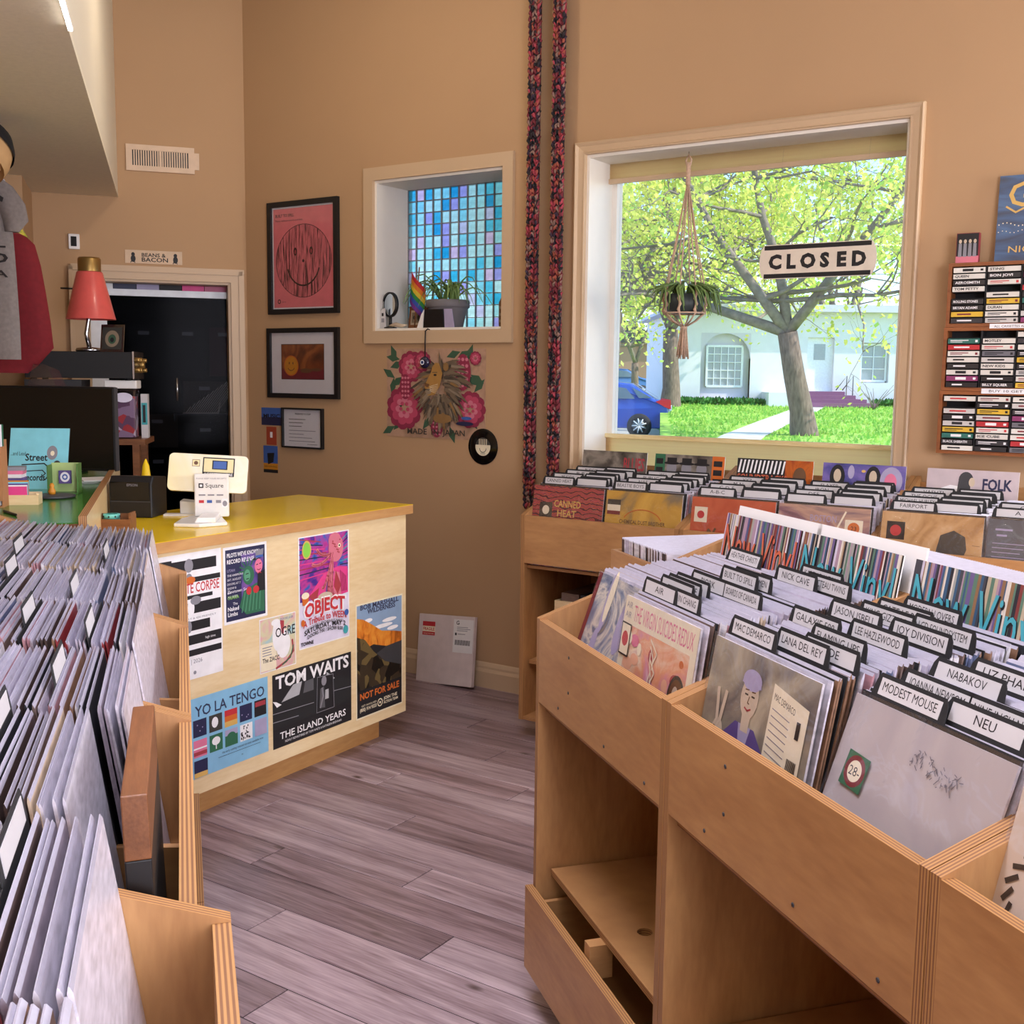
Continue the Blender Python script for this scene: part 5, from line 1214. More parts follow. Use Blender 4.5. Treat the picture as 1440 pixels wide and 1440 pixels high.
for rk in range(3):
    zb = 1.857 - (rk + 1) * .2195
    t = thing('cassette_rack', '%s wooden cassette rack on the wall beside the display window' % OR3[rk], 'rack', bw(rackx - .004 * rk, -.075, zb), BWR, 'cassette racks')
    for nm, b in (('top_board', (0, rackw, 0, .075, rackh - .012, rackh)), ('bottom_board', (0, rackw, 0, .075, 0, .012)), ('side_board', (0, .012, 0, .075, .012, rackh - .012)), ('side_board', (rackw - .012, rackw, 0, .075, .012, rackh - .012))):
        mb = MB(); mb.box(*b); mb.build(nm, 'rack_wood', t)
    mb = MB(); mb.box(.012, rackw - .012, .069, .075, .012, rackh - .012); mb.build('back_board', 'black_matte', t)
    for c in range(1, 4): mb = MB(); mb.box(.012 + c * .1125 - .0025, .012 + c * .1125 + .0025, .004, .069, .012, rackh - .012); mb.build('divider', 'black_matte', t)
    for r in range(1, 9): mb = MB(); mb.box(.012, rackw - .012, .012, .069, .012 + r * .0214 - .001, .012 + r * .0214 + .001); mb.build('slot_shelf', 'black_matte', t)
    if rk < 2:
        mb = MB(); mb.box(.145 - .01 * rk, .30, -.0015, -.0002, -.006 if rk == 0 else -.008, .0095); o = mb.build('price_strip', 'white_print', t); f = Flat(t, -.0018); f.text('ALL CASSETTES ARE $3' if rk == 0 else 'BUY 10 GET 1', .22, -.003, .008, 'ink', align='C', w=.12); f.done()
    for c in range(4):
        for r in range(9):
            if (rk, c, r) in ((0, 0, 4), (0, 1, 3), (1, 0, 0), (1, 1, 0), (2, 0, 1), (0, 2, 2), (2, 3, 5)): continue
            ti = rng.choice([0, 0, 1, 8, 8, 2, 2, 3, 3, 11, 4, 5, 6, 7, 9, 10]); title = TITLES.get((rk, c, r))
            if title: ti = 2 if title[0] in 'BRA' else 0
            o = link('cassette', tape_mesh(ti)); o.location = bw(rackx - .004 * rk + .0165 + c * .1125 + rng.uniform(0, .003), -.075, zb + .012 + (8 - r) * .0214 + .0012); o.rotation_euler = (0, 0, BWR)
            tag(o, 'cassette tape in the %s rack, %s column, %s from the top' % (OR3[rk], OC[c], ['first', 'second', 'third', 'fourth', 'fifth', 'sixth', 'seventh', 'eighth', 'ninth'][r]), 'cassette', 'cassettes in the racks')
            f = Flat(o, -.0063); dark = ti in (2, 3, 11, 5, 9, 10, 4)
            if title: f.text(title, .006, .005, .008, 'white_print' if dark else 'ink', w=min(.08, .009 * len(title)), bold=.02)
            else:
                k = rng.choice(['text', 'block', 'two']); ink = 'white_print' if dark else rng.choice(['ink', 'red_print', 'ink', 'wine_print'])
                if k == 'text': f.rect(.02, .006, rng.uniform(.03, .06), .005, ink)
                elif k == 'block': f.rect(.03, .004, .035, .009, ink); f.rect(.088, .005, .009, .007, ink)
                else: f.rect(.008, .009, .06, .003, ink); f.rect(.008, .004, .04, .002, ink); f.rect(.09, .004, .008, .008, ink)
            f.done()
t = thing('small_photo_box', 'small dark photo fronted box standing on the cassette racks', 'box', bw(2.197, -.05, 1.8575), BWR)
mb = MB(); mb.box(-.037, .037, -.012, .012, 0, .1); mb.build('case', 'wine_print', t)
f = Flat(t, -.0124); f.rect(-.035, .02, .07, .078, 'ink'); f.rect(-.037, 0, .074, .022, 'tent_pink')
for i in range(4): f.poly([(-.03 + i * .016, .02), (-.018 + i * .016, .02), (-.019 + i * .016, .065), (-.029 + i * .016, .065)], 'grey_print'); f.oval(-.024 + i * .016, .072, .005, .007, 'skin_print', 10)
f.done()
t = thing('record', 'dark blue record cover with golden lettering on top of the cassette racks', 'record', bw(2.28 + .1575, -.035, 1.8575), 0); t.rotation_euler = (R(-4), 0, BWR)
art('art_bluenight', ['#141c34', '#22406a', '#3a5f8c', '#1a2a44'], 5, stretch=(.6, 1, 3)); mb = MB(); mb.box(-.1575, .1575, 0, .004, 0, .29); mb.build('jacket', 'art_bluenight', t)
f = Flat(t, -.0005); f.text('G', -.125, .185, .08, 'gold_print', bold=.01); f.stroke([(-.13, .185), (-.10, .165), (-.07, .18)], .006, 'gold_print'); f.text('NIGHTS', -.115, .03, .022, 'gold_print', w=.15)
for i in range(26): f.oval(-.15 + i * .0125, .125 + .006 * math.sin(i * .9), .0022, .0022, 'cream_print', 8)
for i in range(26): f.oval(-.15 + i * .0125, .10 + .004 * math.sin(i * 1.3), .0018, .0018, 'cream_print', 8)
f.done()

# ------------------------------------------------------------------ in the windows
t = thing('closed_sign', 'white CLOSED sign with black bars and rounded ends hanging in the window', 'sign', bw(1.61, .10, 1.842), BWR)
pts = []
W2, H2 = .222, .132
for i in range(13): a = R(-90 + i * 15); pts.append((W2 - .018 + .026 * math.cos(a), H2 / 2 + H2 / 2 * math.sin(a)))
for i in range(13): a = R(90 + i * 15); pts.append((-W2 + .018 + .026 * math.cos(a), H2 / 2 + H2 / 2 * math.sin(a)))
mb = MB(); mb.prism(pts, 1, 0, .004); mb.build('plate', 'sign_white', t) if 'sign_white' in MATS else (mat('sign_white', '#e8dccb', .4), mb.build('plate', 'sign_white', t))
f = Flat(t, -.0003); f.rect(-W2 + .012, H2 - .020, 2 * W2 - .024, .017, 'ink', 'bar'); f.rect(-W2 + .012, .003, 2 * W2 - .024, .017, 'ink', 'bar')
for i, ch in enumerate('CLOSED'): f.text(ch, -.165 + i * .066, .041, .050, 'ink', align='C', bold=.055)
f.done()
for x_ in (-.17, .17): mb = MB(); mb.tube([(x_, .002, H2), (x_, .06, 2.355 - 1.842)], .0008, 5); mb.build('cord', 'clear_sleeve', t)

# macrame hanger with a trailing plant
mat('cotton_cord', '#c8a890', .9, var=.15, scale=120); mat('succulent', '#6f8a4a', .5, var=.3, scale=25); mat('pot_dark', '#2c3436', .5)
t = thing('macrame_hanger', 'macrame cord plant hanger with tassel hung in the display window', 'plant hanger', bw(1.068, .085, 1.53), BWR)
zr = 1.735 - 1.53
mb = MB(); mb.tube([(0, 0, .82), (0, 0, .835), (.006, 0, .84)], .002, 6); mb.build('hook', 'steel', t)
mb = MB(); mb.tube([(0, 0, .70), (0, 0, .79)], .010, 8); mb.tube([(-.008, 0, .78), (-.012, 0, .80), (0, 0, .822), (.012, 0, .80), (.008, 0, .78)], .004, 6); mb.build('wrapped_loop', 'cotton_cord', t)
for k in range(8):
    a = 2 * math.pi * k / 8 + .2; mb = MB(); x_, y_ = .085 * math.cos(a), .085 * math.sin(a)
    mb.tube([(.004 * math.cos(a), .004 * math.sin(a), .70), (x_ * .55, y_ * .55, .46), (x_, y_, zr + .07)], .0032, 5)
    pr = []
    for i in range(9): z = zr + .07 - i * .011; pr.append((x_ * 1.02 + .004 * math.sin(i * 1.6), y_ * 1.02, z))
    mb.tube(pr, [.005 + .0025 * (i % 2) for i in range(9)], 6); mb.tube([pr[-1], (x_ * .6, y_ * .6, zr - .05), (x_ * .12, y_ * .12, zr - .072)], .0035, 5); mb.build('cord', 'cotton_cord', t)
mb = MB(); mb.lathe([(.087, zr - .022), (.091, zr - .019), (.087, zr - .016)], (0, 0, 0), 24, cap=False); mb.build('ring', 'cotton_cord', t)
mb = MB(); mb.lathe([(.014, zr - .085), (.015, zr - .07)], (0, 0, 0), 10)
for k in range(26):
    a = k * 2.4; r = .012 * math.sqrt(k / 26); mb.tube([(r * math.cos(a), r * math.sin(a), zr - .08), (r * 2.2 * math.cos(a), r * 2.2 * math.sin(a), zr - .205 + .008 * (k % 3))], .003, 4)
mb.build('tassel', 'cotton_cord', t)
pt = thing('trailing_plant', 'small dark pot with a trailing green succulent in the macrame hanger', 'plant', bw(1.068, .085, 1.53 + zr - .018), BWR)
mb = MB(); mb.lathe([(.058, 0), (.078, .012), (.083, .075), (.077, .075), (.074, .06), (.0, .06)], (0, 0, 0), 24, cap=False); mb.lathe([(.058, 0), (.0, 0)], (0, 0, 0), 24, cap=False); mb.build('pot', 'pot_dark', pt)
r_ = random.Random(6)
for k in range(70):
    a = r_.uniform(0, 2 * math.pi); q = r_.uniform(.2, 1); reach = .07 + .08 * q; drop = r_.uniform(-.02, .09)
    p = [(.03 * math.cos(a), .03 * math.sin(a), .062), (.06 * math.cos(a), .06 * math.sin(a), .105 + .02 * r_.random()), (reach * math.cos(a), reach * math.sin(a), .10 - drop * .3), ((reach + .015) * math.cos(a + .1), (reach + .015) * math.sin(a + .1), .075 - drop)]
    mb = MB(); mb.tube(p, [.003, .0045, .004, .0015], 5); mb.build('stem', 'succulent', pt)

# things on the small window sill
SZ = 1.672
mat('pot_grey', '#6f6c70', .6); mat('agave', '#7c9a58', .45, var=.3, scale=20)
t = thing('potted_plant', 'grey pot with arching green leaves on the small window sill', 'plant', bw(-.165, .10, SZ), BWR)
mb = MB(); mb.lathe([(.066, 0), (.074, .01), (.094, .10), (.098, .125), (.088, .125), (.084, .11), (0, .11)], (0, 0, 0), 28, cap=False); mb.build('pot', 'pot_grey', t)
mb = MB(); mb.lathe([(.099, .095), (.104, .10), (.104, .13), (.098, .132)], (0, 0, 0), 28, cap=False); mb.build('rim', 'pot_grey', t)
mb = MB(); mb.prism([(-.07, 0), (.05, 0), (.045, .085), (-.062, .085)], 1, -.098, -.094); mb.build('dark_panel', 'black', t)
mb = MB(); mb.prism([(.055, 0), (.11, 0), (.095, .085), (.05, .085)], 1, -.096, -.092); mb.build('lilac_card', 'lav_print', t)
mb = MB(); mb.prism([(-.11, 0), (-.075, 0), (-.068, .085), (-.085, .06)], 1, -.096, -.092); mb.build('white_card', 'white', t)
r_ = random.Random(12)
for k in range(34):
    a = r_.uniform(0, 2 * math.pi); rr_ = r_.uniform(.12, .25); hh = r_.uniform(.08, .15); cx = r_.choice([-.03, .03]); ca, sa = math.cos(a), math.sin(a) * .35
    mb = MB(); P = []
    for i in range(7):
        s = i / 6; P.append((cx + ca * rr_ * s, sa * rr_ * s, .115 + hh * math.sin(s * 2.5) * 1.1 - .07 * s * s))
    for i in range(6):
        w0, w1 = .011 * (1 - i / 6) + .001, .011 * (1 - (i + 1) / 6) + .0005; dx, dy = -sa, ca; l_ = math.hypot(dx, dy) or 1; dx, dy = dx / l_, dy / l_
        p, q = P[i], P[i + 1]
        mb.add([(p[0] - dx * w0, p[1] - dy * w0, p[2] + .003), (q[0] - dx * w1, q[1] - dy * w1, q[2] + .003), (q[0], q[1], q[2] - .002), (p[0], p[1], p[2] - .002), (q[0] + dx * w1, q[1] + dy * w1, q[2] + .003), (p[0] + dx * w0, p[1] + dy * w0, p[2] + .003)], [(0, 1, 2, 3), (3, 2, 4, 5)])
    mb.build('leaf', 'agave', t)
t = thing('rainbow_flag', 'small rainbow flag on a stick beside the potted plant', 'flag', bw(-.335, .06, SZ), BWR); t.rotation_euler = (0, R(6), BWR)
mb = MB(); mb.tube([(0, 0, 0), (0, 0, .29)], .003, 6); mb.build('stick', 'brown_wood', t)
for i, c in enumerate(('#d8303a', '#f08a2c', '#f4d03a', '#3a9a4c', '#3a5ac0', '#7a3a9a')):
    mat('stripe_%d' % i, c, .7, trans=.4); mb = MB(); P = []
    for k in range(7):
        s = k / 6; P.append((s * .085, -.012 * math.sin(s * 5)))
    for k in range(6):
        (x0_, y0_), (x1_, y1_) = P[k], P[k + 1]
        za = lambda x__: .27 - i * .024 - x__ * 1.0
        mb.add([(x0_ - .04, y0_ - .004, za(x0_) - .024), (x1_ - .04, y1_ - .004, za(x1_) - .024), (x1_ - .04, y1_ - .004, za(x1_)), (x0_ - .04, y0_ - .004, za(x0_))], [(0, 1, 2, 3)])
    mb.build('stripe', 'stripe_%d' % i, t)
t = thing('round_mirror', 'small round black rimmed mirror on a stand at the window jamb', 'mirror', bw(-.463, .035, SZ), R(-50))
mb = MB(); mb.lathe([(.052, -.008), (.060, -.008), (.060, .008), (.052, .008)], (0, 0, .115), 32, axis=1, cap=False); mb.lathe([(.052, .006), (.052, .008)], (0, 0, .115), 32, axis=1); mb.build('rim', 'black', t)
mat('mirror_glass', '#c8d8e4', .05, metal=1.0, var=0); mb = MB(); mb.lathe([(.052, -.004), (.052, .0)], (0, 0, .115), 32, axis=1, smooth=False); mb.build('glass', 'mirror_glass', t)
mb = MB(); mb.tube([(0, 0, .055), (0, 0, .01)], .008, 8); mb.lathe([(.03, 0), (.032, .006), (.01, .012)], (0, 0, 0), 20); mb.build('stand', 'black', t)
t = thing('bill_frame', 'small brown frame holding a banknote behind the flag', 'picture', bw(-.34, .13, SZ), BWR); t.rotation_euler = (R(-6), 0, BWR)
mb = MB(); mb.box(-.08, .08, -.012, 0, 0, .11); mb.build('frame', 'brown_wood', t)
f = Flat(t, -.0122); f.rect(-.068, .02, .136, .07, 'skin_print', 'banknote'); f.rect(-.062, .03, .124, .05, 'mane_pale', 'banknote'); f.oval(-.01, .055, .018, .02, 'shadow_print', 16, 'banknote'); f.oval(-.045, .055, .01, .01, 'shadow_print', 14, 'banknote'); f.rect(.02, .045, .03, .022, 'shadow_print', 'banknote'); f.done()
for i, (s_, o_, w_, h_, c_, lab) in enumerate(((-.497, .02, .035, .10, 'paper_grey', 'crumpled pale paper slip at the corner of the small window sill'), (-.41, .02, .09, .02, 'skin_print', 'flat piece of driftwood lying below the flag on the sill'), (.185, .06, .03, .17, 'brown_print', 'dark banded bottle at the window edge behind the casing'))):
    t = thing(['paper_slip', 'driftwood', 'small_bottle'][i], lab, ['paper', 'driftwood', 'bottle'][i], bw(s_, o_, SZ), BWR)
    if i == 0: mb = MB(); mb.prism([(-.018, 0), (.018, 0), (.012, h_), (-.014, h_ * .9)], 1, 0, .003); mb.build('sheet', c_, t); f = Flat(t, -.0003); f.rect(-.01, .03, .018, .02, 'grey_print'); f.rect(-.008, .06, .012, .015, 'ink'); f.done()
    elif i == 1: mb = MB(); mb.tube([(-.045, 0, .012), (-.01, .006, .02), (.03, -.002, .012), (.06, .004, .016)], [.006, .011, .009, .003], 7); mb.build('branch', c_, t)
    else:
        mb = MB(); mb.lathe([(.022, 0), (.024, .01), (.024, .11), (.010, .14), (.010, .17)], (0, 0, 0), 18); mb.build('glass', c_, t)
        for z_ in (.02, .05, .08): mb = MB(); mb.lathe([(.0245, z_), (.0245, z_ + .012)], (0, 0, 0), 18, cap=False); mb.build('band', 'mane_pale', t)

# ------------------------------------------------------------------ wall with the doorway
t = thing('air_vent', 'white metal wall vent grille with vertical slots', 'vent', ww(-.418, 0, 2.459), WR)
mat('vent_paint', '#d9bda0', .45)
vx, vz = .166, .129
for b in ((-vx, vx, -.012, 0, 0, .026), (-vx, vx, -.012, 0, vz - .026, vz), (-vx, -vx + .03, -.012, 0, .026, vz - .026), (vx - .03, vx, -.012, 0, .026, vz - .026), (-.006, .006, -.012, 0, .026, vz - .026)):
    mb = MB(); mb.box(*b); mb.build('frame', 'vent_paint', t)
mb = MB(); mb.box(-vx + .03, vx - .03, -.003, -.001, .026, vz - .026); mb.build('backing', 'black', t)
for sd_ in (-1, 1):
    for k in range(11):
        x_ = sd_ * (.012 + k * .0115); mb = MB(); mb.box(x_ - .0032, x_ + .0032, -.011, -.003, .026, vz - .026); mb.build('slat', 'vent_paint', t)
mb = MB(); mb.box(vx, vx + .024, -.004, -.001, .022, .105); mb.build('lever_plate', 'vent_paint', t)
def d_beans(f, w, h):
    f.text('BEANS &', .0, h * .52, .018, 'ink', w=w * .42, align='C', bold=.02); f.text('BACON', .005, h * .15, .02, 'ink', w=w * .46, align='C', bold=.02)
    for x_ in (-w * .36, w * .38): f.oval(x_, h * .35, .012, .018, 'ink', 14); f.oval(x_, h * .68, .009, .01, 'ink', 12); f.stroke([(x_ - .008, h * .2), (x_ - .012, h * .05)], .004, 'ink'); f.stroke([(x_ + .004, h * .2), (x_ + .008, h * .05)], .004, 'ink')
mat('plaque', '#d4b898', .5)
poster('small cream BEANS and BACON sign over the doorway', -.602, -.323, 2.000, 2.066, 'plaque', d_beans, 'WW', 'sign', 'door_sign', None, th=.004)
t = thing('thermostat', 'white wall sensor with a black screen left of the door sign', 'thermostat', ww(-.841, 0, 2.056), WR)
mb = MB(); mb.box(-.026, .026, -.018, 0, 0, .075); mb.build('body', 'white', t, bevel=.003)
mb = MB(); mb.box(-.015, .012, -.0195, -.018, .014, .062); mb.build('screen', 'black_gloss', t)

# white framed dark glass door standing in the doorway, shelves of stock behind it
t = thing('door_2', None, None, WC, WR, kind='structure')
mat('door_white', '#e6ecf4', .4)
for b in ((-.78, -.70, .10, .13, 0, 1.905), (-.70, -.096, .10, .13, 1.842, 1.876)):
    mb = MB(); mb.box(*b); mb.build('door_rail', 'door_white', t)
glass('smoked_glass', (0.55, 0.55, 0.58), 0.001, .1)
mb = MB(); mb.box(-.70, -.10, .112, .118, .0, 1.842); mb.build('pane', 'smoked_glass', t)
mb = MB(); mb.tube([(-.36, .085, 1.30), (-.36, .085, 1.42)], .006, 8); mb.build('handle', 'steel', t)
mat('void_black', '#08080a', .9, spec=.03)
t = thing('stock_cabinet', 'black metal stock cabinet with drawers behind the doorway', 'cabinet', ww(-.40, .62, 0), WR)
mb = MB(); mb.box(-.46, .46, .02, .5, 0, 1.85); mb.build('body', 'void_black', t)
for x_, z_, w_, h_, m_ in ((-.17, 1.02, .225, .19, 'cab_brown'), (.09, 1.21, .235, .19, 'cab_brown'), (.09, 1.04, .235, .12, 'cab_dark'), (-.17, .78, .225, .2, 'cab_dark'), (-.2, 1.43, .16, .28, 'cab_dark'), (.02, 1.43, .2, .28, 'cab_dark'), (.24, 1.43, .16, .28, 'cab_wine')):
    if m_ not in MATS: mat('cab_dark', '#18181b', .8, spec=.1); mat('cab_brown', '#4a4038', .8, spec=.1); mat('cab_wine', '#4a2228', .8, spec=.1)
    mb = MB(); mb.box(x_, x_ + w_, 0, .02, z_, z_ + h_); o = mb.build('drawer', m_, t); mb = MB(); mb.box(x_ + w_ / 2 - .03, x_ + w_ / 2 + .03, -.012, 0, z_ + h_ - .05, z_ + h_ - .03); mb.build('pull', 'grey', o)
t = thing('light_stripes', 'slanted cream rods standing in for striped light inside the dark doorway', 'rack', ww(-.20, .50, 1.222), WR)
for k in range(15):  # each cream rod stands in for a stripe of light through a blind
    x0_ = -.115 + k * .0118; mb = MB(); a0 = (x0_ + .012, 0, 0); s_ = .18 if k > 8 else .18 * (k + 2) / 10
    mb.tube([a0, (x0_ + .012 + s_ * .75, .0, s_)], .0026, 5); mb.build('wire', 'sign_white', t)
mb = MB(); mb.tube([(-.12, 0, 0), (.075, 0, 0)], .004, 6); mb.tube([(.075, 0, 0), (.085, 0, .06)], .004, 6); mb.build('base_wire', 'sign_white', t)
mb = MB(); mb.box(-.17, .17, -.02, .05, -.012, -.004); mb.build('shelf_plate', 'black', t)  # plate and brackets added only to carry the light stripe rods
for x_ in (-.16, .16): mb = MB(); mb.box(x_ - .006, x_ + .006, .05, .13, -.05, -.004); mb.build('bracket', 'black', t)
t = thing('header_shelf', 'white shelf of bright magazines above the dark door', 'shelf', ww(-.42, .15, 1.862), WR)
mb = MB(); mb.box(-.42, .44, 0, .25, 0, .012); mb.build('board', 'door_white', t)
for k, c in enumerate(('white_print', 'navy', 'lav_print', 'ink', 'hot_pink', 'pink_print')):
    mb = MB(); mb.box(-.36 + k * .115, -.36 + k * .115 + .112, .01, .04, .012, .20); mb.build('magazine', c, t)

# ------------------------------------------------------------------ green desk along the side wall
GR = R(16.7); GP = Vector((-1.146, 3.01, 0))                    # right front corner; local x to the right, y away
GZ = 1.045
def gd(x, y, z=0.0): return GP + Vector((math.cos(GR) * x - math.sin(GR) * y, math.sin(GR) * x + math.cos(GR) * y, z))
dk = thing('green_desk', 'narrow desk with glossy green top and plywood side along the wall', 'desk', GP, GR)
mb = MB(); mb.box(-.78, -.022, 0, 1.93, GZ - .003, GZ); mb.build('worktop', 'green_laminate', dk)
mb = MB(); mb.box(-.78, -.022, 0, 1.93, GZ - .04, GZ - .003); mb.build('top_board', 'brown_wood', dk)
mb = MB(); mb.box(-.022, 0, -.01, 1.93, 0, GZ + .018, 0, 0, 1); mb.build('side_panel', ['birch', 'ply_edge_x'], dk)
mb = MB(); mb.box(-.78, -.022, .012, .03, 0, GZ - .04); mb.build('front_panel', 'brown_wood', dk)
mb = MB(); mb.box(-.78, -.022, 1.91, 1.93, 0, GZ - .04); mb.build('back_panel', 'brown_wood', dk)
# monitor
t = thing('monitor', 'large black flat monitor on the green desk', 'monitor', gd(-.20, 1.62, GZ), R(-12))
mb = MB(); mb.box(-.30, .24, -.012, .012, .012, .345); mb.build('housing', 'black', t, bevel=.004)
mb = MB(); mb.box(-.292, .232, -.0135, -.012, .022, .337); mb.build('screen', 'black_gloss', t)
mb = MB(); mb.box(-.05, .05, .012, .03, .0, .2); mb.box(-.07, .07, -.02, .06, 0, .008); mb.build('stand', 'black', t)
for x_ in (-.301, .2405): mb = MB(); mb.box(x_, x_ + .002, -.012, .012, .014, .343); mb.build('trim', 'dark_grey', t)
# turquoise sign
mat('turquoise', '#86d4e4', .4)
t = thing('turquoise_sign', 'turquoise handwritten Street sign card leaning against the monitor', 'sign', Vector((-1.640, 3.86, GZ)), 0); t.rotation_euler = (R(-16), 0, R(4))
mb = MB(); mb.box(-.10, .10, 0, .006, 0, .215, 0, 1, 1); mb.build('card', ['turquoise', 'black'], t)
f = Flat(t, -.0004); f.text('...and Lead', -.095, .118, .014, 'ink', w=.05); f.text('Street', -.045, .10, .024, 'ink', w=.075, bold=.02); f.text('Records', -.05, .03, .022, 'ink', w=.075, bold=.02); f.stroke([(-.055, .085), (.02, .09), (.04, .072), (.04, .05), (.025, .032)], .004, 'ink'); f.stroke([(-.05, .062), (.015, .066), (.026, .055), (.015, .044)], .003, 'ink')
f.oval(.045, .128, .018, .025, 'grey_print', 20); f.oval(.046, .126, .007, .009, 'cream_print', 14); f.oval(.063, .075, .016, .026, 'shadow_print', 18); f.oval(.07, .03, .012, .03, 'shadow_print', 16); f.done()
# little green gift box with an eye badge
mat('box_green', '#4c7a3c', .4); mat('box_lime', '#b8d088', .4)
t = thing('gift_box', 'small open green box holding a purple eye badge on the desk', 'box', Vector((-1.495, 3.735, GZ)), R(10))
for b, m_ in (((-.045, .05, .03, .034, 0, .10), 'box_lime'), ((-.047, -.043, -.03, .034, 0, .095), 'box_green'), ((.046, .05, -.03, .034, 0, .10), 'box_green'), ((-.045, .05, -.03, .034, 0, .003), 'box_green')):
    mb = MB(); mb.box(*b); mb.build('panel', m_, t)
mb = MB(); mb.box(-.018, .02, .006, .024, .032, .075); mb.build('badge', 'purple_print', t)
f = Flat(t, .0055, 'eye'); f.oval(.002, .054, .015, .017, 'white_print', 18); f.oval(.002, .054, .009, .010, 'blue_print', 14); f.oval(.002, .054, .005, .005, 'white_print', 12); f.done()
t = thing('coaster', 'round dark speckled coaster on the green desk', 'coaster', Vector((-1.475, 3.60, GZ)), 0)
mb = MB(); mb.lathe([(.062, 0), (.066, .003), (.066, .008), (.06, .01)], (0, 0, 0), 28); mb.build('disc', 'dark_grey', t)
t = thing('figurine', 'tiny yellow wooden figurine standing on the dark coaster', 'figurine', Vector((-1.485, 3.61, GZ + .01)), 0)
mb = MB(); mb.lathe([(.010, 0), (.012, .01), (.006, .022), (.008, .028), (.004, .036)], (0, 0, 0), 12); mb.build('body', 'gold_deep', t)
t = thing('wooden_tray', 'small wooden business card holder on the green desk', 'card holder', Vector((-1.475, 3.42, GZ)), R(12))
for b in ((-.10, .03, -.03, -.022, 0, .03), (-.10, .03, .022, .03, 0, .035), (.022, .03, -.022, .022, 0, .035), (-.10, -.092, -.022, .022, 0, .035), (-.092, .022, -.022, .022, 0, .006)):
    mb = MB(); mb.box(*b); mb.build('board', 'birch', t)
for k in range(5):
    mb = MB(); mb.box(-.08, -.005, -.016 + k * .007, -.0125 + k * .007, .008, .055 + .004 * k); tag(mb.build('sticker_card', ['hot_pink', 'white_print', 'purple_print', 'turquoise', 'gold_deep'][k], None, Vector((-1.475, 3.42, GZ)), R(12)), '%s sticker card standing in the small wooden holder' % ['pink', 'white', 'purple', 'turquoise', 'yellow'][k], 'card', 'cards in the wooden holder')
for k in range(9):
    mb = MB(); mb.box(-.045, .045, -.03, .03, 0, .011); o = mb.build('sticker_pack', ['pink_print', 'white_print', 'purple_print', 'white_print', 'hot_pink', 'purple_print', 'white_print', 'pink_print', 'grey_print'][k], None, Vector((-1.60 + .003 * (k % 3), 3.56, GZ + k * .0114)), R(8 + 5 * (k % 3)))
    tag(o, 'flat sticker pack in the pile, %s from the bottom' % ['first', 'second', 'third', 'fourth', 'fifth', 'sixth', 'seventh', 'eighth', 'topmost'][k], 'sticker pack', 'pile of sticker packs')
t = thing('brochure_box', 'brown cardboard brochure holder at the desk edge', 'box', Vector((-1.545, 3.34, GZ)), R(10))
mat('cardboard', '#b07a50', .8)
for b in ((-.07, .03, -.03, -.026, .02, .17), (-.07, .03, .03, .034, .0, .2), (.026, .03, -.026, .03, .0, .18), (-.07, -.066, -.026, .03, 0, .18), (-.066, .026, -.026, .03, 0, .004)):
    mb = MB(); mb.box(*b); mb.build('panel', 'cardboard', t)
f = Flat(t, -.0302); f.rect(-.01, .12, .02, .025, 'white_print'); f.rect(-.005, .05, .016, .05, 'lav_print'); f.done()
for k in range(4):
    o = MB().box(-.06, .024, 0, .002, .0, .24).build('brochure', ['white_print', 'lav_pale', 'white_print', 'green_print'][k], None, Vector((-1.545, 3.34 - .018 + k * .011, GZ + .005)), R(10)); tag(o, '%s brochure standing in the cardboard holder' % ['front', 'second', 'third', 'rear'][k], 'brochure', 'brochures in the holder')
    if k == 0: f = Flat(o, -.0004); f.rect(-.02, .19, .035, .035, 'ink'); f.rect(-.02, .14, .035, .04, 'green_print'); f.done()
t = thing('pen', 'thin black pen lying on the green desk front', 'pen', Vector((-1.42, 3.16, GZ + .004)), R(-50))
mb = MB(); mb.tube([(-.06, 0, 0), (.05, 0, 0), (.06, 0, 0)], [.004, .004, .001], 8); mb.build('barrel', 'black', t)
for k in range(3):
    o = MB().box(-.11, .11, -.07, .07, 0, .004).build('paper_stack', 'paper', None, Vector((-1.49, 4.16, GZ + k * .0045)), R(20 + 6 * k)); tag(o, '%s white paper on the green desk behind the printer' % ['lowest', 'middle', 'top'][k], 'paper', 'papers on the green desk')

# shelf stand beyond the desk with the container, stereo and lamp
SH = Vector((-1.90, 5.14, 0)); SR = R(10)
t = thing('shelf_stand', 'brown wooden stand beside the doorway under the plastic container', 'shelf', SH, SR)
mb = MB(); mb.box(-.30, .23, -.14, .16, 1.125, 1.15); mb.build('board', 'brown_wood', t)
for x_ in (-.28, .19): 
    for y_ in (-.12, .12): mb = MB(); mb.box(x_ - .015, x_ + .015, y_ - .015, y_ + .015, 0, 1.125); mb.build('leg', 'brown_wood', t)
glass('clear_plastic', (0.86, 0.82, 0.9), 0.10, .15)
def lpos(x, y, z): return SH + Vector((math.cos(SR) * x - math.sin(SR) * y, math.sin(SR) * x + math.cos(SR) * y, z))
t = thing('plastic_container', 'clear plastic snack container with white lid under the stereo', 'container', lpos(.135, -.03, 1.15), SR)
mb = MB(); mb.box(-.075, .055, -.06, .06, 0, .225); mb.build('tub', 'clear_plastic', t, bevel=.012)
mb = MB(); mb.box(-.08, .06, -.065, .065, .225, .262); mb.build('lid', 'white', t, bevel=.004)
art('art_snack', ['#7a5a72', '#a890a8', '#c84a4a', '#e0d8e0', '#5a4a6a'], 30, 'voronoi'); mb = MB(); mb.box(-.066, .046, -.05, .05, .006, .19); mb.build('contents', 'art_snack', t)
f = Flat(t, -.0605); f.oval(.0, .185, .04, .022, 'lav_pale', 20, 'sticker'); f.done()
t = thing('juice_carton', 'slim carton beside the plastic container on the stand', 'carton', lpos(.215, .02, 1.15), SR)
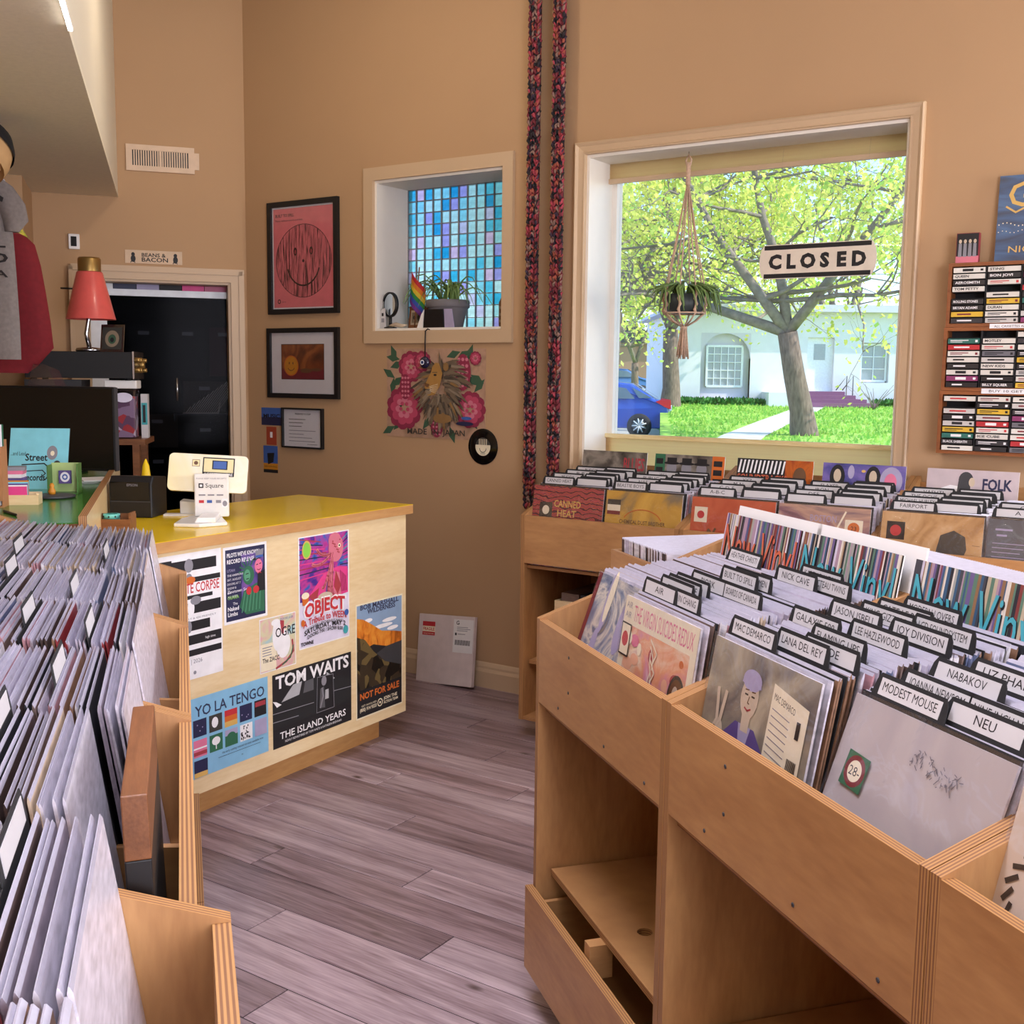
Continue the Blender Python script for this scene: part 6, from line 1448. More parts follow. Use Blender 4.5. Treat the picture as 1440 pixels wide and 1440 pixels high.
mb = MB(); mb.box(-.018, .012, -.025, .025, 0, .20); mb.build('pack', 'paper_grey', t); f = Flat(t, -.0253); f.rect(-.016, .06, .026, .1, 'teal_print'); f.rect(-.01, .07, .012, .08, 'ink'); f.done()
t = thing('cardboard_box', 'plain dark box carrying the stereo behind the monitor', 'box', lpos(-.16, 0, 1.15), SR)
mb = MB(); mb.box(-.12, .12, -.1, .1, 0, .262); mb.build('carton', 'dark_grey', t)
t = thing('stereo_receiver', 'black stereo receiver with silver knobs on the plastic container', 'stereo', lpos(0, 0, 1.412), SR)
mb = MB(); mb.box(-.27, .185, -.13, .15, .008, .125); mb.build('case', 'black_matte', t, bevel=.003)
mb = MB(); mb.box(.185, .192, -.135, .155, .006, .128); mb.build('faceplate', 'steel', t)
for k, (y_, z_, r_) in enumerate(((-.10, .09, .012), (-.10, .045, .012), (-.04, .09, .012), (-.04, .045, .012), (.03, .07, .02), (.10, .09, .01), (.10, .045, .01))):
    mb = MB(); mb.lathe([(r_, .192), (r_, .212), (r_ * .8, .214)], (0, y_, z_), 14, axis=0); mb.build('knob', 'brass', t)
for x_ in (-.24, .16):
    for y_ in (-.10, .12): mb = MB(); mb.lathe([(.014, 0), (.014, .008)], (x_, y_, 0), 10); mb.build('foot', 'black', t)
t = thing('desk_lamp', 'coral red cone lamp with brass top and chrome stem on the stereo', 'lamp', lpos(-.02, 0, 1.538), 0)
mat('coral_metal', '#e0605a', .35, coat=.2)
mb = MB(); mb.lathe([(.055, 0), (.06, .006), (.055, .016), (.012, .022)], (0, 0, 0), 24); mb.build('base', 'steel', t)
mb = MB(); mb.tube([(0, 0, .02), (-.012, 0, .08), (0, 0, .14), (.008, 0, .20)], .010, 10); mb.build('stem', 'steel', t)
mb = MB(); mb.lathe([(.108, .145), (.106, .15), (.056, .352), (.052, .356), (.052, .35), (.102, .147)], (.012, 0, 0), 36, cap=False); mb.build('shade', 'coral_metal', t)
mb = MB(); mb.lathe([(.050, .35), (.050, .41), (.045, .418), (.0, .42)], (.012, 0, 0), 28, cap=False); mb.build('cap', 'brass', t)
mb = MB(); mb.tube([(-.055, 0, .28), (-.12, 0, .282)], .004, 6); mb.build('switch_arm', 'black', t)
t = thing('photo_frame', 'small silver photo frame propped on the stereo', 'picture', lpos(.085, -.06, 1.538), SR - R(12)); t.rotation_euler = (R(-12), 0, SR - R(12))
mb = MB(); mb.box(-.052, .052, 0, .008, 0, .125); mb.build('frame', 'steel', t); f = Flat(t, -.0004); f.rect(-.044, .012, .088, .10, 'shadow_print'); f.oval(0, .06, .032, .038, 'mane_pale', 20); f.oval(0, .058, .018, .022, 'leaf_print', 16); f.oval(0, .055, .009, .011, 'ink', 12); f.done()
t = thing('glass_block', 'clear acrylic box tilted on top of the monitor', 'acrylic box', gd(-.26, 1.63, GZ + .347), R(-10)); t.rotation_euler = (0, R(0), R(-10))
mb = MB(); mb.prism([(-.05, 0), (.075, 0), (.045, .062), (-.02, .085)], 1, -.04, .03); mb.build('block', 'clear_plastic', t)

# ------------------------------------------------------------------ on the yellow counter
CZ = 0.9452
mat('pos_white', '#e8e6e2', .3, coat=.2); mat('gold_pale', '#e8dca8', .5)
art('art_reflection', ['#efe0a0', '#f2ecd8', '#ecd890'], 2, coat=.2)  # yellow reflection put into the colour of the white tablet shell
t = thing('card_terminal', 'white point of sale tablet stand facing away on the counter', 'card terminal', Vector((-1.035, 3.87, CZ)), R(8))
mb = MB(); mb.prism([(-.105, -.19), (-.02, -.215), (.065, -.165), (.04, -.06), (.02, .05), (-.07, .05), (-.10, -.06)], 2, 0, .012); mb.build('base_plate', 'pos_white', t, bevel=.003)
mb = MB(); mb.prism([(-.04, .012), (.03, .012), (.03, .03), (-.03, .03)], 1, -.19, -.05); mb.build('card_reader', 'white', t, bevel=.004)
mb = MB(); mb.prism([(-.06, .012), (.055, .012), (.055, .16), (-.06, .16)], 1, -.022, .0); mb.build('post', 'pos_white', t, bevel=.004)
f = Flat(t, -.0225); f.text('PLEASE KEEP YOUR RECEIPTS', -.002, .142, .005, 'grey_print', w=.1, align='C'); f.rect(-.045, .112, .016, .016, 'ink'); f.rect(-.041, .116, .008, .008, 'white_print'); f.text('Square', -.022, .113, .015, 'ink', w=.06)
for x_, m_ in ((-.045, 'red_print'), (-.018, 'blue_print'), (.012, 'grey_print')): f.rect(x_, .06, .017, .010, m_)
for x_ in (-.045, -.015, .015): f.rect(x_, .085, .022, .005, 'grey_print')
f.rect(.032, .045, .02, .03, 'white_print'); f.oval(.042, .058, .008, .010, 'grey_print', 12); f.done()
tb = bpy.data.objects.new('tablet', None); COL.objects.link(tb); tb.parent = t; tb.location = (-.022, .005, .095); tb.rotation_euler = (R(-17), R(3), 0)
rp_ = []
for (cx_, cz_, a0_) in ((.118, .018, -90), (.118, .118, 0), (-.118, .118, 90), (-.118, .018, 180)):
    for i in range(5): a = R(a0_ + i * 22.5); rp_.append((cx_ + .016 * math.cos(a), cz_ + .016 * math.sin(a)))
mb = MB(); mb.prism(rp_, 1, .004, .018); mb.build('tablet_shell', 'art_reflection', tb)
f = Flat(tb, .0036); f.rect(-.02, .058, .108, .066, 'ink', 'sticker'); f.rect(-.016, .072, .10, .048, 'gold_pale', 'sticker'); f.rect(.012, .082, .052, .032, 'ink', 'sticker'); f.rect(.016, .085, .044, .026, 'blue_print', 'sticker'); f.text('ACCEPTED HERE', .034, .061, .008, 'white_print', w=.098, align='C', bold=.02)
f.rect(-.056, .09, .026, .024, 'brown_print', 'sticker'); f.rect(-.0545, .0915, .023, .021, 'gold_pale', 'sticker'); f.oval(-.043, .102, .007, .007, 'brown_print', 14, 'sticker'); f.done()
t = thing('receipt_printer', 'black receipt printer on the yellow counter by the green desk', 'printer', Vector((-1.325, 3.96, CZ)), R(-4))
mb = MB(); mb.prism([(-.07, 0), (.07, 0), (.07, .135), (-.05, .145), (-.07, .12)], 0, -.075, .078); mb.build('case', 'black', t, bevel=.004)
mb = MB(); mb.box(-.068, .07, -.0725, -.07, .06, .125); mb.build('front_cover', 'black_gloss', t); mb = MB(); mb.box(-.07, .072, -.074, -.07, .055, .058); mb.build('paper_slot', 'dark_grey', t)
f = Flat(t, -.0728); f.text('EPSON', .01, .11, .009, 'grey_print', align='C'); f.done()
t = thing('receipt_slip', 'white receipt paper lying by the black printer', 'paper', Vector((-1.215, 3.97, CZ)), R(5)); mb = MB(); mb.box(-.02, .09, -.02, .02, 0, .006); mb.build('roll_end', 'paper', t)
t = thing('stand_plinth', 'small white dock behind the card terminal', 'dock', Vector((-1.17, 4.02, CZ)), R(8)); mb = MB(); mb.prism([(-.02, 0), (.10, 0), (.10, .035), (-.02, .05)], 1, -.03, .05); mb.build('body', 'pos_white', t, bevel=.003)
t = thing('tape_box', 'small wooden box with turquoise patterned tape rolls on the counter', 'box', Vector((-1.262, 3.58, CZ)), R(2))
for b in ((-.07, .045, -.03, -.024, 0, .038), (-.07, .045, .03, .036, 0, .05), (.039, .045, -.024, .03, 0, .058), (-.07, -.064, -.024, .03, 0, .045), (-.064, .039, -.024, .03, 0, .004)):
    mb = MB(); mb.box(*b); mb.build('board', 'brown_wood', t)
mat('teal_tape', '#6cc4b8', .5)
for k in range(3):
    o = thing('tape_roll', '%s turquoise patterned tape roll in the small wooden box' % ['lowest', 'middle', 'topmost'][k], 'tape', Vector((-1.285, 3.582, CZ + .006 + k * .016)), 0, 'turquoise tape rolls')
    mb = MB(); mb.lathe([(.018, 0), (.026, 0), (.026, .014), (.018, .014)], (0, 0, 0), 24, cap=False); mb.build('roll', 'teal_tape', o); mb = MB()
    for i in range(8):
        a = i * math.pi / 4; mb.sphere((.0262 * math.cos(a), .0262 * math.sin(a), .007), .003, .003, .003, 6, 4)
    mb.build('pattern', 'ink', o)
t = thing('yellow_cone', 'tiny yellow paper cone standing behind the printer', 'paper cone', Vector((-1.34, 4.10, CZ)), 0)
mb = MB(); mb.lathe([(.03, 0), (.0305, .004), (.012, .165), (.002, .19)], (0, 0, 0), 14); mb.build('cone', 'yellow_laminate', t)

# ------------------------------------------------------------------ goods hanging on the side wall
def lw(y, off, z): return LC + LU * ((y - LC.y) / LU.y) + LN * off + Vector((0, 0, z))      # point near the side wall by its depth in the room
LR = math.atan2(LU.y, LU.x) - R(180)                                                        # local x towards the camera, -y into the room... facing the aisle
mat('tee_grey', '#7c7472', .9, var=.12, scale=80); mat('tote_red', '#74101c', .85, var=.1, scale=60); mat('cap_tan', '#c8a070', .7); mat('cap_black', '#16161a', .8); mat('tee_white', '#dcd6d8', .9)
def cloth(name, outline, th, mat_, parent, bulge=0.02, seed=1, folds=6):
    """garment front and back as one rippled closed shell; outline given as rows (z, half width left, half width right)"""
    mb = MB(); n = 17; rows_ = len(outline); v = []
    r_ = random.Random(seed); ph = [r_.uniform(0, 6) for _ in range(3)]
    for sgn in (-1, 1):
        for (z, a, b) in outline:
            for i in range(n):
                s = i / (n - 1); x = -a + (a + b) * s; e = math.sin(math.pi * s) ** .5
                y = sgn * (th * e) + bulge * .5 * math.sin(s * folds * 2 + ph[0] + z * 4) * e * .5
                v.append((x, y, z))
    f_ = []
    N = rows_ * n
    for j in range(rows_ - 1):
        for i in range(n - 1):
            q = (j * n + i, j * n + i + 1, (j + 1) * n + i + 1, (j + 1) * n + i); f_.append(q); f_.append(tuple(N + k for k in reversed(q)))
        for i in (0, n - 1):
            q = (j * n + i, (j + 1) * n + i, N + (j + 1) * n + i, N + j * n + i); f_.append(q if i == 0 else q[::-1])
    f_.append(tuple(range(n)) + tuple(N + i for i in range(n - 1, -1, -1)))
    f_.append(tuple((rows_ - 1) * n + i for i in range(n - 1, -1, -1)) + tuple(N + (rows_ - 1) * n + i for i in range(n)))
    mb.add(v, f_, 0, True); return mb.build(name, mat_, parent)
# grey t-shirt on a hanger; seen nearly edge on at the picture's edge, turned to face the room
t = thing('grey_tshirt', 'grey printed t-shirt hanging on the side wall', 't-shirt', Vector((-2.055, 4.16, 1.49)), R(6), 'shirts on the side wall')
cloth('body', [(0, .24, .24), (.12, .24, .24), (.30, .235, .235), (.44, .23, .23), (.52, .22, .22), (.58, .235, .235), (.66, .17, .17), (.70, .11, .11), (.715, .08, .08)], .03, 'tee_grey', t, seed=2)
cloth('sleeve', [(.46, -.20, .25), (.50, -.19, .285), (.56, -.17, .275), (.62, -.15, .235), (.66, -.12, .18)], .022, 'tee_grey', t, seed=4, folds=2)
f = Flat(t, -.045); f.text('CENTRAL', .215, .40, .036, 'ink', align='R', bold=.02, w=.36); f.text('RECORD', .222, .345, .036, 'ink', align='R', bold=.02, w=.38); f.text('MISSOULA', .22, .295, .024, 'ink', align='R', bold=.02, w=.32)
f.poly([(.02, .46), (.16, .44), (.20, .50), (.12, .53), (.16, .58), (.05, .62), (-.05, .56)], 'ink'); f.poly([(.08, .60), (.21, .56), (.215, .575), (.12, .635)], 'ink'); f.done()
mb = MB(); mb.tube([(-.17, 0, .66), (0, 0, .72), (.17, 0, .66)], .006, 6); mb.tube([(0, 0, .72), (0, 0, .76), (.015, 0, .775), (.0, .02, .79)], .003, 6); mb.build('hanger', 'black', t)
t = thing('white_tshirt', 'white t-shirt with black letters hanging behind the grey shirt', 't-shirt', Vector((-2.155, 4.45, 1.66)), R(4), 'shirts on the side wall')
cloth('body', [(0, .19, .19), (.2, .19, .2), (.4, .18, .2), (.46, .19, .215), (.54, .15, .17), (.58, .09, .09)], .022, 'tee_white', t, seed=5)
f = Flat(t, -.034); f.text('LOS', .19, .335, .06, 'ink', align='R', bold=.03); f.done()
mb = MB(); mb.tube([(-.13, 0, .54), (0, 0, .59), (.13, 0, .54)], .006, 6); mb.tube([(0, 0, .59), (0, .01, .63), (.01, .03, .65)], .003, 6); mb.build('hanger', 'black', t)
t = thing('red_tote', 'dark red cloth tote bag hanging beside the shirts', 'tote bag', Vector((-1.99, 4.50, 1.44)), R(4))
cloth('bag', [(0, .16, .06), (.03, .18, .10), (.10, .18, .163), (.2, .18, .155), (.32, .18, .14), (.42, .18, .125), (.50, .17, .105), (.53, .15, .075), (.545, .12, .045)], .05, 'tote_red', t, seed=7, folds=4)
mb = MB(); mb.tube([(.03, -.01, .53), (.0, .03, .66), (-.05, .09, .72)], .008, 6); mb.tube([(-.1, -.01, .53), (-.08, .03, .66), (-.06, .09, .72)], .008, 6); mb.build('strap', 'tote_red', t)
t = thing('leafy_print', 'scrap of green and yellow leaf print cloth above the red tote', 'cloth', Vector((-2.02, 4.53, 1.95)), R(4)); cloth('cloth', [(0, .12, .11), (.04, .12, .085), (.085, .10, .055)], .02, 'art_leafy', t, seed=3) if 'art_leafy' in MATS else (art('art_leafy', ['#e8e0c8', '#3a8a4a', '#e8d040', '#e0e0d0'], 22), cloth('cloth', [(0, .12, .11), (.04, .12, .085), (.085, .10, .055)], .02, 'art_leafy', t, seed=3))
# cap on a peg
t = thing('trucker_cap', 'tan fronted cap with black mesh hung tilted at the picture edge', 'cap', Vector((-1.86, 4.02, 2.22)), R(20)); t.rotation_euler = (R(-30), R(22), R(15))
mb = MB(); mb.lathe([(.112, -.07), (.116, -.03), (.108, .02), (.085, .06), (.045, .082), (.0, .09)], (0, 0, 0), 28, cap=False); mb.build('crown', 'cap_tan', t)
mb = MB(); mb.lathe([(.118, .0), (.111, .024), (.088, .062), (.047, .085), (.0, .093)], (0, .0, .002), 28, cap=False); mb.build('mesh_panel', 'cap_black', t)
mb = MB(); mb.prism([(.10 * math.cos(R(a)), .10 * math.sin(R(a)) * 1.0) for a in range(190, 351, 10)] + [(.115 * math.cos(R(a)) * .85, -.19 * abs(math.sin(R(a))) ** .8) for a in range(350, 189, -10)], 2, -.075, -.069); mb.build('brim', 'cap_tan', t)
f = Flat(t, -.118, 'patch'); f.rect(-.01, -.05, .075, .05, 'ink'); f.oval(.035, -.022, .016, .016, 'cap_tan', 16); f.poly([(.025, -.03), (.05, -.03), (.045, -.014)], 'ink')
for k in range(7): f.rect(-.055 + k * .006, -.055 + .002 * k, .003, .03, 'ink')
f.done()
for nm, p in (('peg', Vector((-1.97, 4.10, 2.27))), ('peg', Vector((-2.0, 4.24, 2.27)))):
    pass
rl = thing('garment_rail', 'black steel rail hung under the soffit carrying shirts and bags', 'rail', Vector((-2.12, 4.40, 2.285)), 0)
mb = MB(); mb.tube([(.13, -.55, 0), (-.06, .25, 0)], .008, 8); mb.build('bar', 'black', rl)
for p, q in (((.11, -.45), .04), ((-.04, .18), .04)): mb = MB(); mb.tube([(p[0], p[1], 0), (p[0], p[1], .04)], .006, 6); mb.build('bracket', 'black', rl)
mb = MB(); mb.tube([(.0, .02, -.005), (.0, .02, -.12), (.03, .08, -.16)], .004, 6); mb.build('hook', 'black', rl)

# ------------------------------------------------------------------ lamps of the shop
mat('led_glow', '#fff4f0', .5, emit=22.0)
t = thing('led_strip', 'bright white light strip along the soffit edge', 'light', se + sd * 2.95 + Vector((0, 0, 2.318)), 0); t.rotation_euler = (0, 0, math.atan2(sd.y, sd.x))
mb = MB(); mb.box(0, 2.2, .002, .014, -.004, .006); mb.build('channel', 'white', t)
for k in range(44): mb = MB(); mb.box(.01 + k * .05, .045 + k * .05, .003, .013, -.008, -.004); mb.build('diode', 'led_glow', t)
def pendant(x, y, z, label, power):
    t = thing('ceiling_lamp', label, 'lamp', Vector((x, y, z)), 0, 'ceiling lamps')
    mb = MB(); mb.tube([(0, 0, .14), (0, 0, CEIL - z)], .006, 6); mb.build('cord', 'black', t)
    mb = MB(); mb.lathe([(.16, 0), (.155, .02), (.06, .12), (.03, .14)], (0, 0, 0), 28, cap=False); mb.build('shade', 'black', t)
    mb = MB(); mb.sphere((0, 0, .03), .04, n=14, m=10); mb.build('bulb', 'bulb_glow', t)
    d = bpy.data.lights.new('ceiling_lamp_light', 'POINT'); d.energy = power; d.color = (1.0, .86, .70); d.shadow_soft_size = .10
    o = bpy.data.objects.new('ceiling_lamp_light', d); COL.objects.link(o); o.parent = t; o.location = (0, 0, -.08)
mat('bulb_glow', '#ffe0b0', .5, emit=8.0)
pendant(-.9, 4.35, 3.12, 'black shaded ceiling lamp over the counter', 15)
pendant(1.9, 2.0, 3.05, 'black shaded ceiling lamp over the island', 3)
pendant(.2, .3, 3.05, 'black shaded ceiling lamp near the shop front', 8)

mat('panel_glow', '#eef0ff', .5, emit=3.0)
for (x_, y_), lab in (((-.25, 1.75), 'white ceiling light panel over the aisle'), ((.25, .1), 'white ceiling light panel near the shop front')):
    t = thing('ceiling_panel_light', lab, 'light', Vector((x_, y_, 3.452)), 0, 'ceiling light panels')
    for b in ((-.63, .63, -.33, -.30, 0, .046), (-.63, .63, .30, .33, 0, .046), (-.63, -.60, -.30, .30, 0, .046), (.60, .63, -.30, .30, 0, .046)):
        mb = MB(); mb.box(*b); mb.build('frame', 'white', t)
    mb = MB(); mb.box(-.60, .60, -.30, .30, .012, .02); mb.build('diffuser', 'panel_glow', t)

# ------------------------------------------------------------------ outside the windows
mat('leaf_dark', '#3f7a34', .8, var=.3, scale=3); mat('lawn', '#a0c850', .9, var=.35, scale=1.5); mat('asphalt', '#b8b4b0', .9, var=.05, scale=2); mat('concrete', '#e0dcd4', .8, var=.05, scale=3); mat('stucco', '#e9e6ea', .9, var=.03, scale=4)
mat('bark', '#7c6a5e', .95, var=.35, scale=9, bump=.6, stretch=(3, 3, .6)); mat('branch_bark', '#857a70', .95, var=.25, scale=9)
mat('leaf_a', '#eee878', .7, var=.3, scale=1.2, trans=.55); mat('leaf_b', '#dce470', .7, var=.3, scale=1.2, trans=.55); mat('leaf_c', '#b4d868', .7, var=.3, scale=1.2, trans=.5)
mb = MB(); mb.quad((-60, 7, -.16), (90, 7, -.16), (90, 200, -.16), (-60, 200, -.16)); struct('street', mb, 'asphalt')
def gz(y): return .30 + (y - 18) * .0185
mb = MB(); mb.add([(2.1, 16, gz(16)), (40, 16, gz(16)), (40, 40, gz(40)), (4.75, 40, gz(40)), (4.55, 35, gz(35)), (2.1, 16, -.16), (4.55, 35, -.16), (4.75, 40, -.16)], [(0, 1, 2, 3, 4), (5, 0, 4, 6), (6, 4, 3, 7)], [0, 1, 1]); struct('lawn', mb, ['lawn', 'leaf_dark'])
mb = MB(); mb.add([(-2, 52, .35), (18, 52, .35), (30, 80, .8), (-4, 80, .8)], [(0, 1, 2, 3)]); struct('far_lawn', mb, 'lawn')
def gstrip(pts, w, dz=.015):
    mb = MB()
    for i in range(len(pts) - 1):
        (x0, y0), (x1, y1) = pts[i], pts[i + 1]; mb.quad((x0 - w, y0, gz(y0) + dz), (x0 + w, y0, gz(y0) + dz), (x1 + w, y1, gz(y1) + dz), (x1 - w, y1, gz(y1) + dz))
    return mb
struct('garden_path', gstrip([(3.2, 17.5), (4.4, 21.5), (6.0, 26), (8.2, 32), (9.1, 34.6)], .42), 'concrete')
# grass tufts over the lawn in view
r_ = random.Random(31); mb = MB()
for k in range(9000):
    y = r_.uniform(18.5, 35.8); x = r_.uniform(2.6 + (y - 18) * .125, 13.5); z = gz(y); h = r_.uniform(.03, .10); a = r_.uniform(0, 3.1); w = .035
    px_ = np.interp(y, [17.5, 21.5, 26, 32, 34.6], [3.2, 4.4, 6.0, 8.2, 9.1])
    if abs(x - px_) < .46: continue
    dx, dy = math.cos(a) * w, math.sin(a) * w
    mb.add([(x - dx, y - dy, z), (x + dx, y + dy, z), (x + r_.uniform(-.04, .04), y, z + h)], [(0, 1, 2)], r_.randrange(2))
mat('grass_a', '#b4d464', .8, var=.2, scale=2, trans=.4); mat('grass_b', '#90c458', .8, var=.2, scale=2, trans=.4)
tag(mb.build('grass', ['grass_a', 'grass_b']), 'bright green grass of the lawn across the street', 'grass', kind='stuff')
# house
HY = 36.0; HB = gz(36)
mat('stucco_shade', '#d8d2dc', .9, var=.03)
h = thing('house', 'white stucco house with arched window and purple steps across the lawn', 'house', Vector((5.15, HY, HB)), 0)
def hwall(x0, x1, z0, z1, holes):
    xs = sorted({x0, x1} | {a for q in holes for a in q[:2]}); zs = sorted({z0, z1} | {a for q in holes for a in q[2:]}); mb = MB()
    for i in range(len(xs) - 1):
        for k in range(len(zs) - 1):
            cx, cz = (xs[i] + xs[i + 1]) / 2, (zs[k] + zs[k + 1]) / 2
            if any(q[0] < cx < q[1] and q[2] < cz < q[3] for q in holes): continue
            mb.box(xs[i], xs[i + 1], 0, .3, zs[k], zs[k + 1])
    mb.build('front_wall', 'stucco', h)
hwall(0, 11, 0, 2.95, [(.78, 2.35, .2, 2.25), (4.15, 5.0, .45, 2.15), (5.85, 6.75, .75, 2.0)])
mb = MB(); mb.box(0, .3, .3, 8, 0, 2.95); mb.box(10.7, 11, .3, 8, 0, 2.95); mb.box(.3, 10.7, 7.7, 8, 0, 2.95); mb.build('side_walls', 'stucco', h)
mb = MB(); mb.prism([(-.35, 2.93), (11.35, 2.93), (11.1, 3.15), (-.1, 3.15)], 1, -.4, 8.4); mb.build('roof', 'stucco_shade', h)
# arch recess
arch = [(.78, .2)] + [(1.565 - .785 * math.cos(R(a)), 1.46 + .785 * math.sin(R(a))) for a in range(0, 181, 15)] + [(2.35, .2)]
mb = MB()
for i in range(len(arch) - 1): (x0, z0_), (x1, z1_) = arch[i], arch[i + 1]; mb.quad((x0, 0, z0_), (x1, 0, z1_), (x1, .22, z1_), (x0, .22, z0_))
for i in range(1, len(arch) - 2):   # fill outside the arch up to the hole's corners
    (x0, z0_), (x1, z1_) = arch[i], arch[i + 1]; mb.quad((x0, -.002, z0_), (x1, -.002, z1_), (x1, -.002, 2.26), (x0, -.002, 2.26))
mb.box(.78, 2.35, .2, .25, .2, 2.25); mb.build('arch_recess', 'stucco_shade', h) if 'stucco_shade' in MATS else (mat('stucco_shade', '#d8d2dc', .9, var=.03), mb.build('arch_recess', 'stucco_shade', h))
mat('house_glass', '#8a9aa8', .08, spec=.8); mat('frame_white', '#f4f4f8', .5)
def hwin(x0, x1, z0, z1, y, nx, nz):
    w_ = bpy.data.objects.new('window', None); COL.objects.link(w_); w_.parent = h
    mb = MB(); mb.box(x0, x1, y - .02, y, z0, z1); mb.build('pane', 'house_glass', w_)
    mb = MB()
    for k in range(nx + 1): x = x0 + (x1 - x0) * k / nx; wd = .035 if k in (0, nx) else .012; mb.box(x - wd, x + wd, y - .05, y - .02, z0, z1)
    for k in range(nz + 1): z = z0 + (z1 - z0) * k / nz; wd = .035 if k in (0, nz) else .012; mb.box(x0, x1, y - .051, y - .021, z - wd, z + wd)
    mb.build('muntins', 'frame_white', w_)
hwin(1.0, 2.12, .58, 1.85, .19, 5, 5); hwin(5.9, 6.7, .8, 1.95, .2, 2, 3)
d_ = bpy.data.objects.new('door', None); COL.objects.link(d_); d_.parent = h
mb = MB(); mb.box(4.15, 5.0, .16, .22, .45, 2.15); mb.build('door_leaf', 'frame_white', d_); mb = MB(); mb.box(4.4, 4.75, .14, .16, 1.45, 1.95); mb.build('pane', 'house_glass', d_)
mat('step_purple', '#8a5a78', .7); 
for k in range(4):
    mb = MB(); mb.box(3.75, 5.25 + .25 * (3 - k), -.5 - .32 * (3 - k), 0, k * .115, (k + 1) * .115); mb.build('step', 'step_purple', h)
mb = MB(); mb.box(2.75, 3.75, -1.0, 0, -.05, .42); mb.build('porch_wall', 'stucco', h)
for x_ in (5.35, 5.55): mb = MB(); mb.tube([(x_ - .3, -.2, .5), (x_, -.3, .95), (x_, -.3, .2)], .018, 6); mb.build('handrail', 'dark_grey', h)
# far brick house and hedge beyond the street
mat('far_brick', '#a8806c', .9); t = thing('far_house', 'distant brown house behind the parked cars', 'house', Vector((2, 78, .72)), 0)
mb = MB(); mb.box(-4, 8, 0, 8, -.9, 3.2); mb.build('wall', 'far_brick', t); mb = MB(); mb.prism([(-4.6, 3.1), (8.6, 3.1), (2, 6.5)], 1, -.4, 8.4); mb.build('roof', 'dark_grey', t)
mb = MB(); mb.box(3, 4.4, -.05, 0, 1, 2.2); mb.build('window', 'house_glass', t)

# trees
def tree(name, label, base, fork, seed, n_main, reach, leaf_n, leafs, r0, lean=(0, 0), group='trees across the street', zmax=9, leaf_size=.14, dirs=None, levels=4):
    rs = random.Random(seed); t = thing(name, label, 'tree', Vector(base), 0, group)
    B = Vector((0, 0, 0)); Fk = Vector(fork) - Vector(base)
    mb = MB(); P = [B + Vector((0, 0, -.1)), B + Vector((0, 0, .05)), B.lerp(Fk, .25) + Vector((.03, 0, 0)), B.lerp(Fk, .6), Fk]
    mb.tube(P, [r0 * 1.45, r0 * 1.25, r0 * 1.02, r0 * .92, r0 * .85], 12); mb.build('trunk', 'bark', t)
    br = MB(); tips = []
    def grow(p, d, L, r, lv):
        n = 4; pts = [p]; rad = [r]; q = p.copy(); dd = d.copy()
        for i in range(n):
            dd = (dd + Vector((rs.uniform(-.22, .22), rs.uniform(-.22, .22), rs.uniform(-.12, .18)))).normalized(); q = q + dd * (L / n); pts.append(q.copy()); rad.append(r * (1 - .45 * (i + 1) / n))
        br.tube(pts, rad, 6 if lv < 2 else 4, cap=lv == 0)
        for pp in pts[1:]: 
            if lv >= 1: tips.append((pp, lv))
        if lv < levels:
            for k in range(3 if lv < 2 else 3):
                i = rs.choice([2, 3, 4, 4]); a = rs.uniform(.35, .95); ax = Vector((rs.uniform(-1, 1), rs.uniform(-1, 1), rs.uniform(-1, 1))).normalized()
                nd = (Matrix.Rotation(a * rs.choice([-1, 1]), 3, ax) @ dd); nd.z += .05; nd.normalize(); grow(pts[i], nd, L * rs.uniform(.52, .72), rad[i] * .58, lv + 1)
    for k in range(n_main):
        if dirs: d = Vector(dirs[k]).normalized()
        else: a = 2 * math.pi * (k + rs.random() * .5) / n_main; d = Vector((math.cos(a) * .55, math.sin(a) * .55, rs.uniform(.7, 1.1))).normalized()
        # leader: a long stem carrying side branches all along it
        n = 6; q = Fk.copy(); pts = [q.copy()]; dd = d.copy(); L_ = reach * 1.35 * rs.uniform(.85, 1.15); rad = [r0 * .52]
        for i in range(n):
            dd = (dd + Vector((rs.uniform(-.16, .16), rs.uniform(-.16, .16), rs.uniform(-.05, .1)))).normalized(); q = q + dd * (L_ / n); pts.append(q.copy()); rad.append(r0 * .52 * (1 - .7 * (i + 1) / n))
        br.tube(pts, rad, 7)
        for i in range(1, n + 1):
            for m_ in range(2):
                a = rs.uniform(0, 2 * math.pi); nd = Vector((math.cos(a), math.sin(a), rs.uniform(-.25, .55))).normalized(); grow(pts[i], nd, reach * rs.uniform(.45, .85) * (1.1 - .08 * i), max(rad[i] * .5, .016), 1)
    br.build('branches', 'branch_bark', t)
    lf = MB(); outer = [p for p, lv in tips if lv >= 2] or [p for p, lv in tips]
    for k in range(leaf_n):
        p = rs.choice(outer) + Vector((rs.gauss(0, .15), rs.gauss(0, .15), rs.gauss(0, .13)))
        if p.z + base[2] < 1.0 and rs.random() < .8: continue
        s = leaf_size * rs.uniform(.45, 1.1); u = Vector((rs.gauss(0, 1), rs.gauss(0, 1), rs.gauss(0, 1))).normalized(); w = u.orthogonal().normalized()
        if rs.random() < .5: w = u.cross(w)
        lf.add([p - u * s * .5, p + w * s * .38, p + u * s * .5, p - w * s * .38], [(0, 1, 2, 3)], rs.choice(leafs))
    o = lf.build('foliage', ['leaf_a', 'leaf_b', 'leaf_c'], t); o['kind'] = 'stuff'
    return t
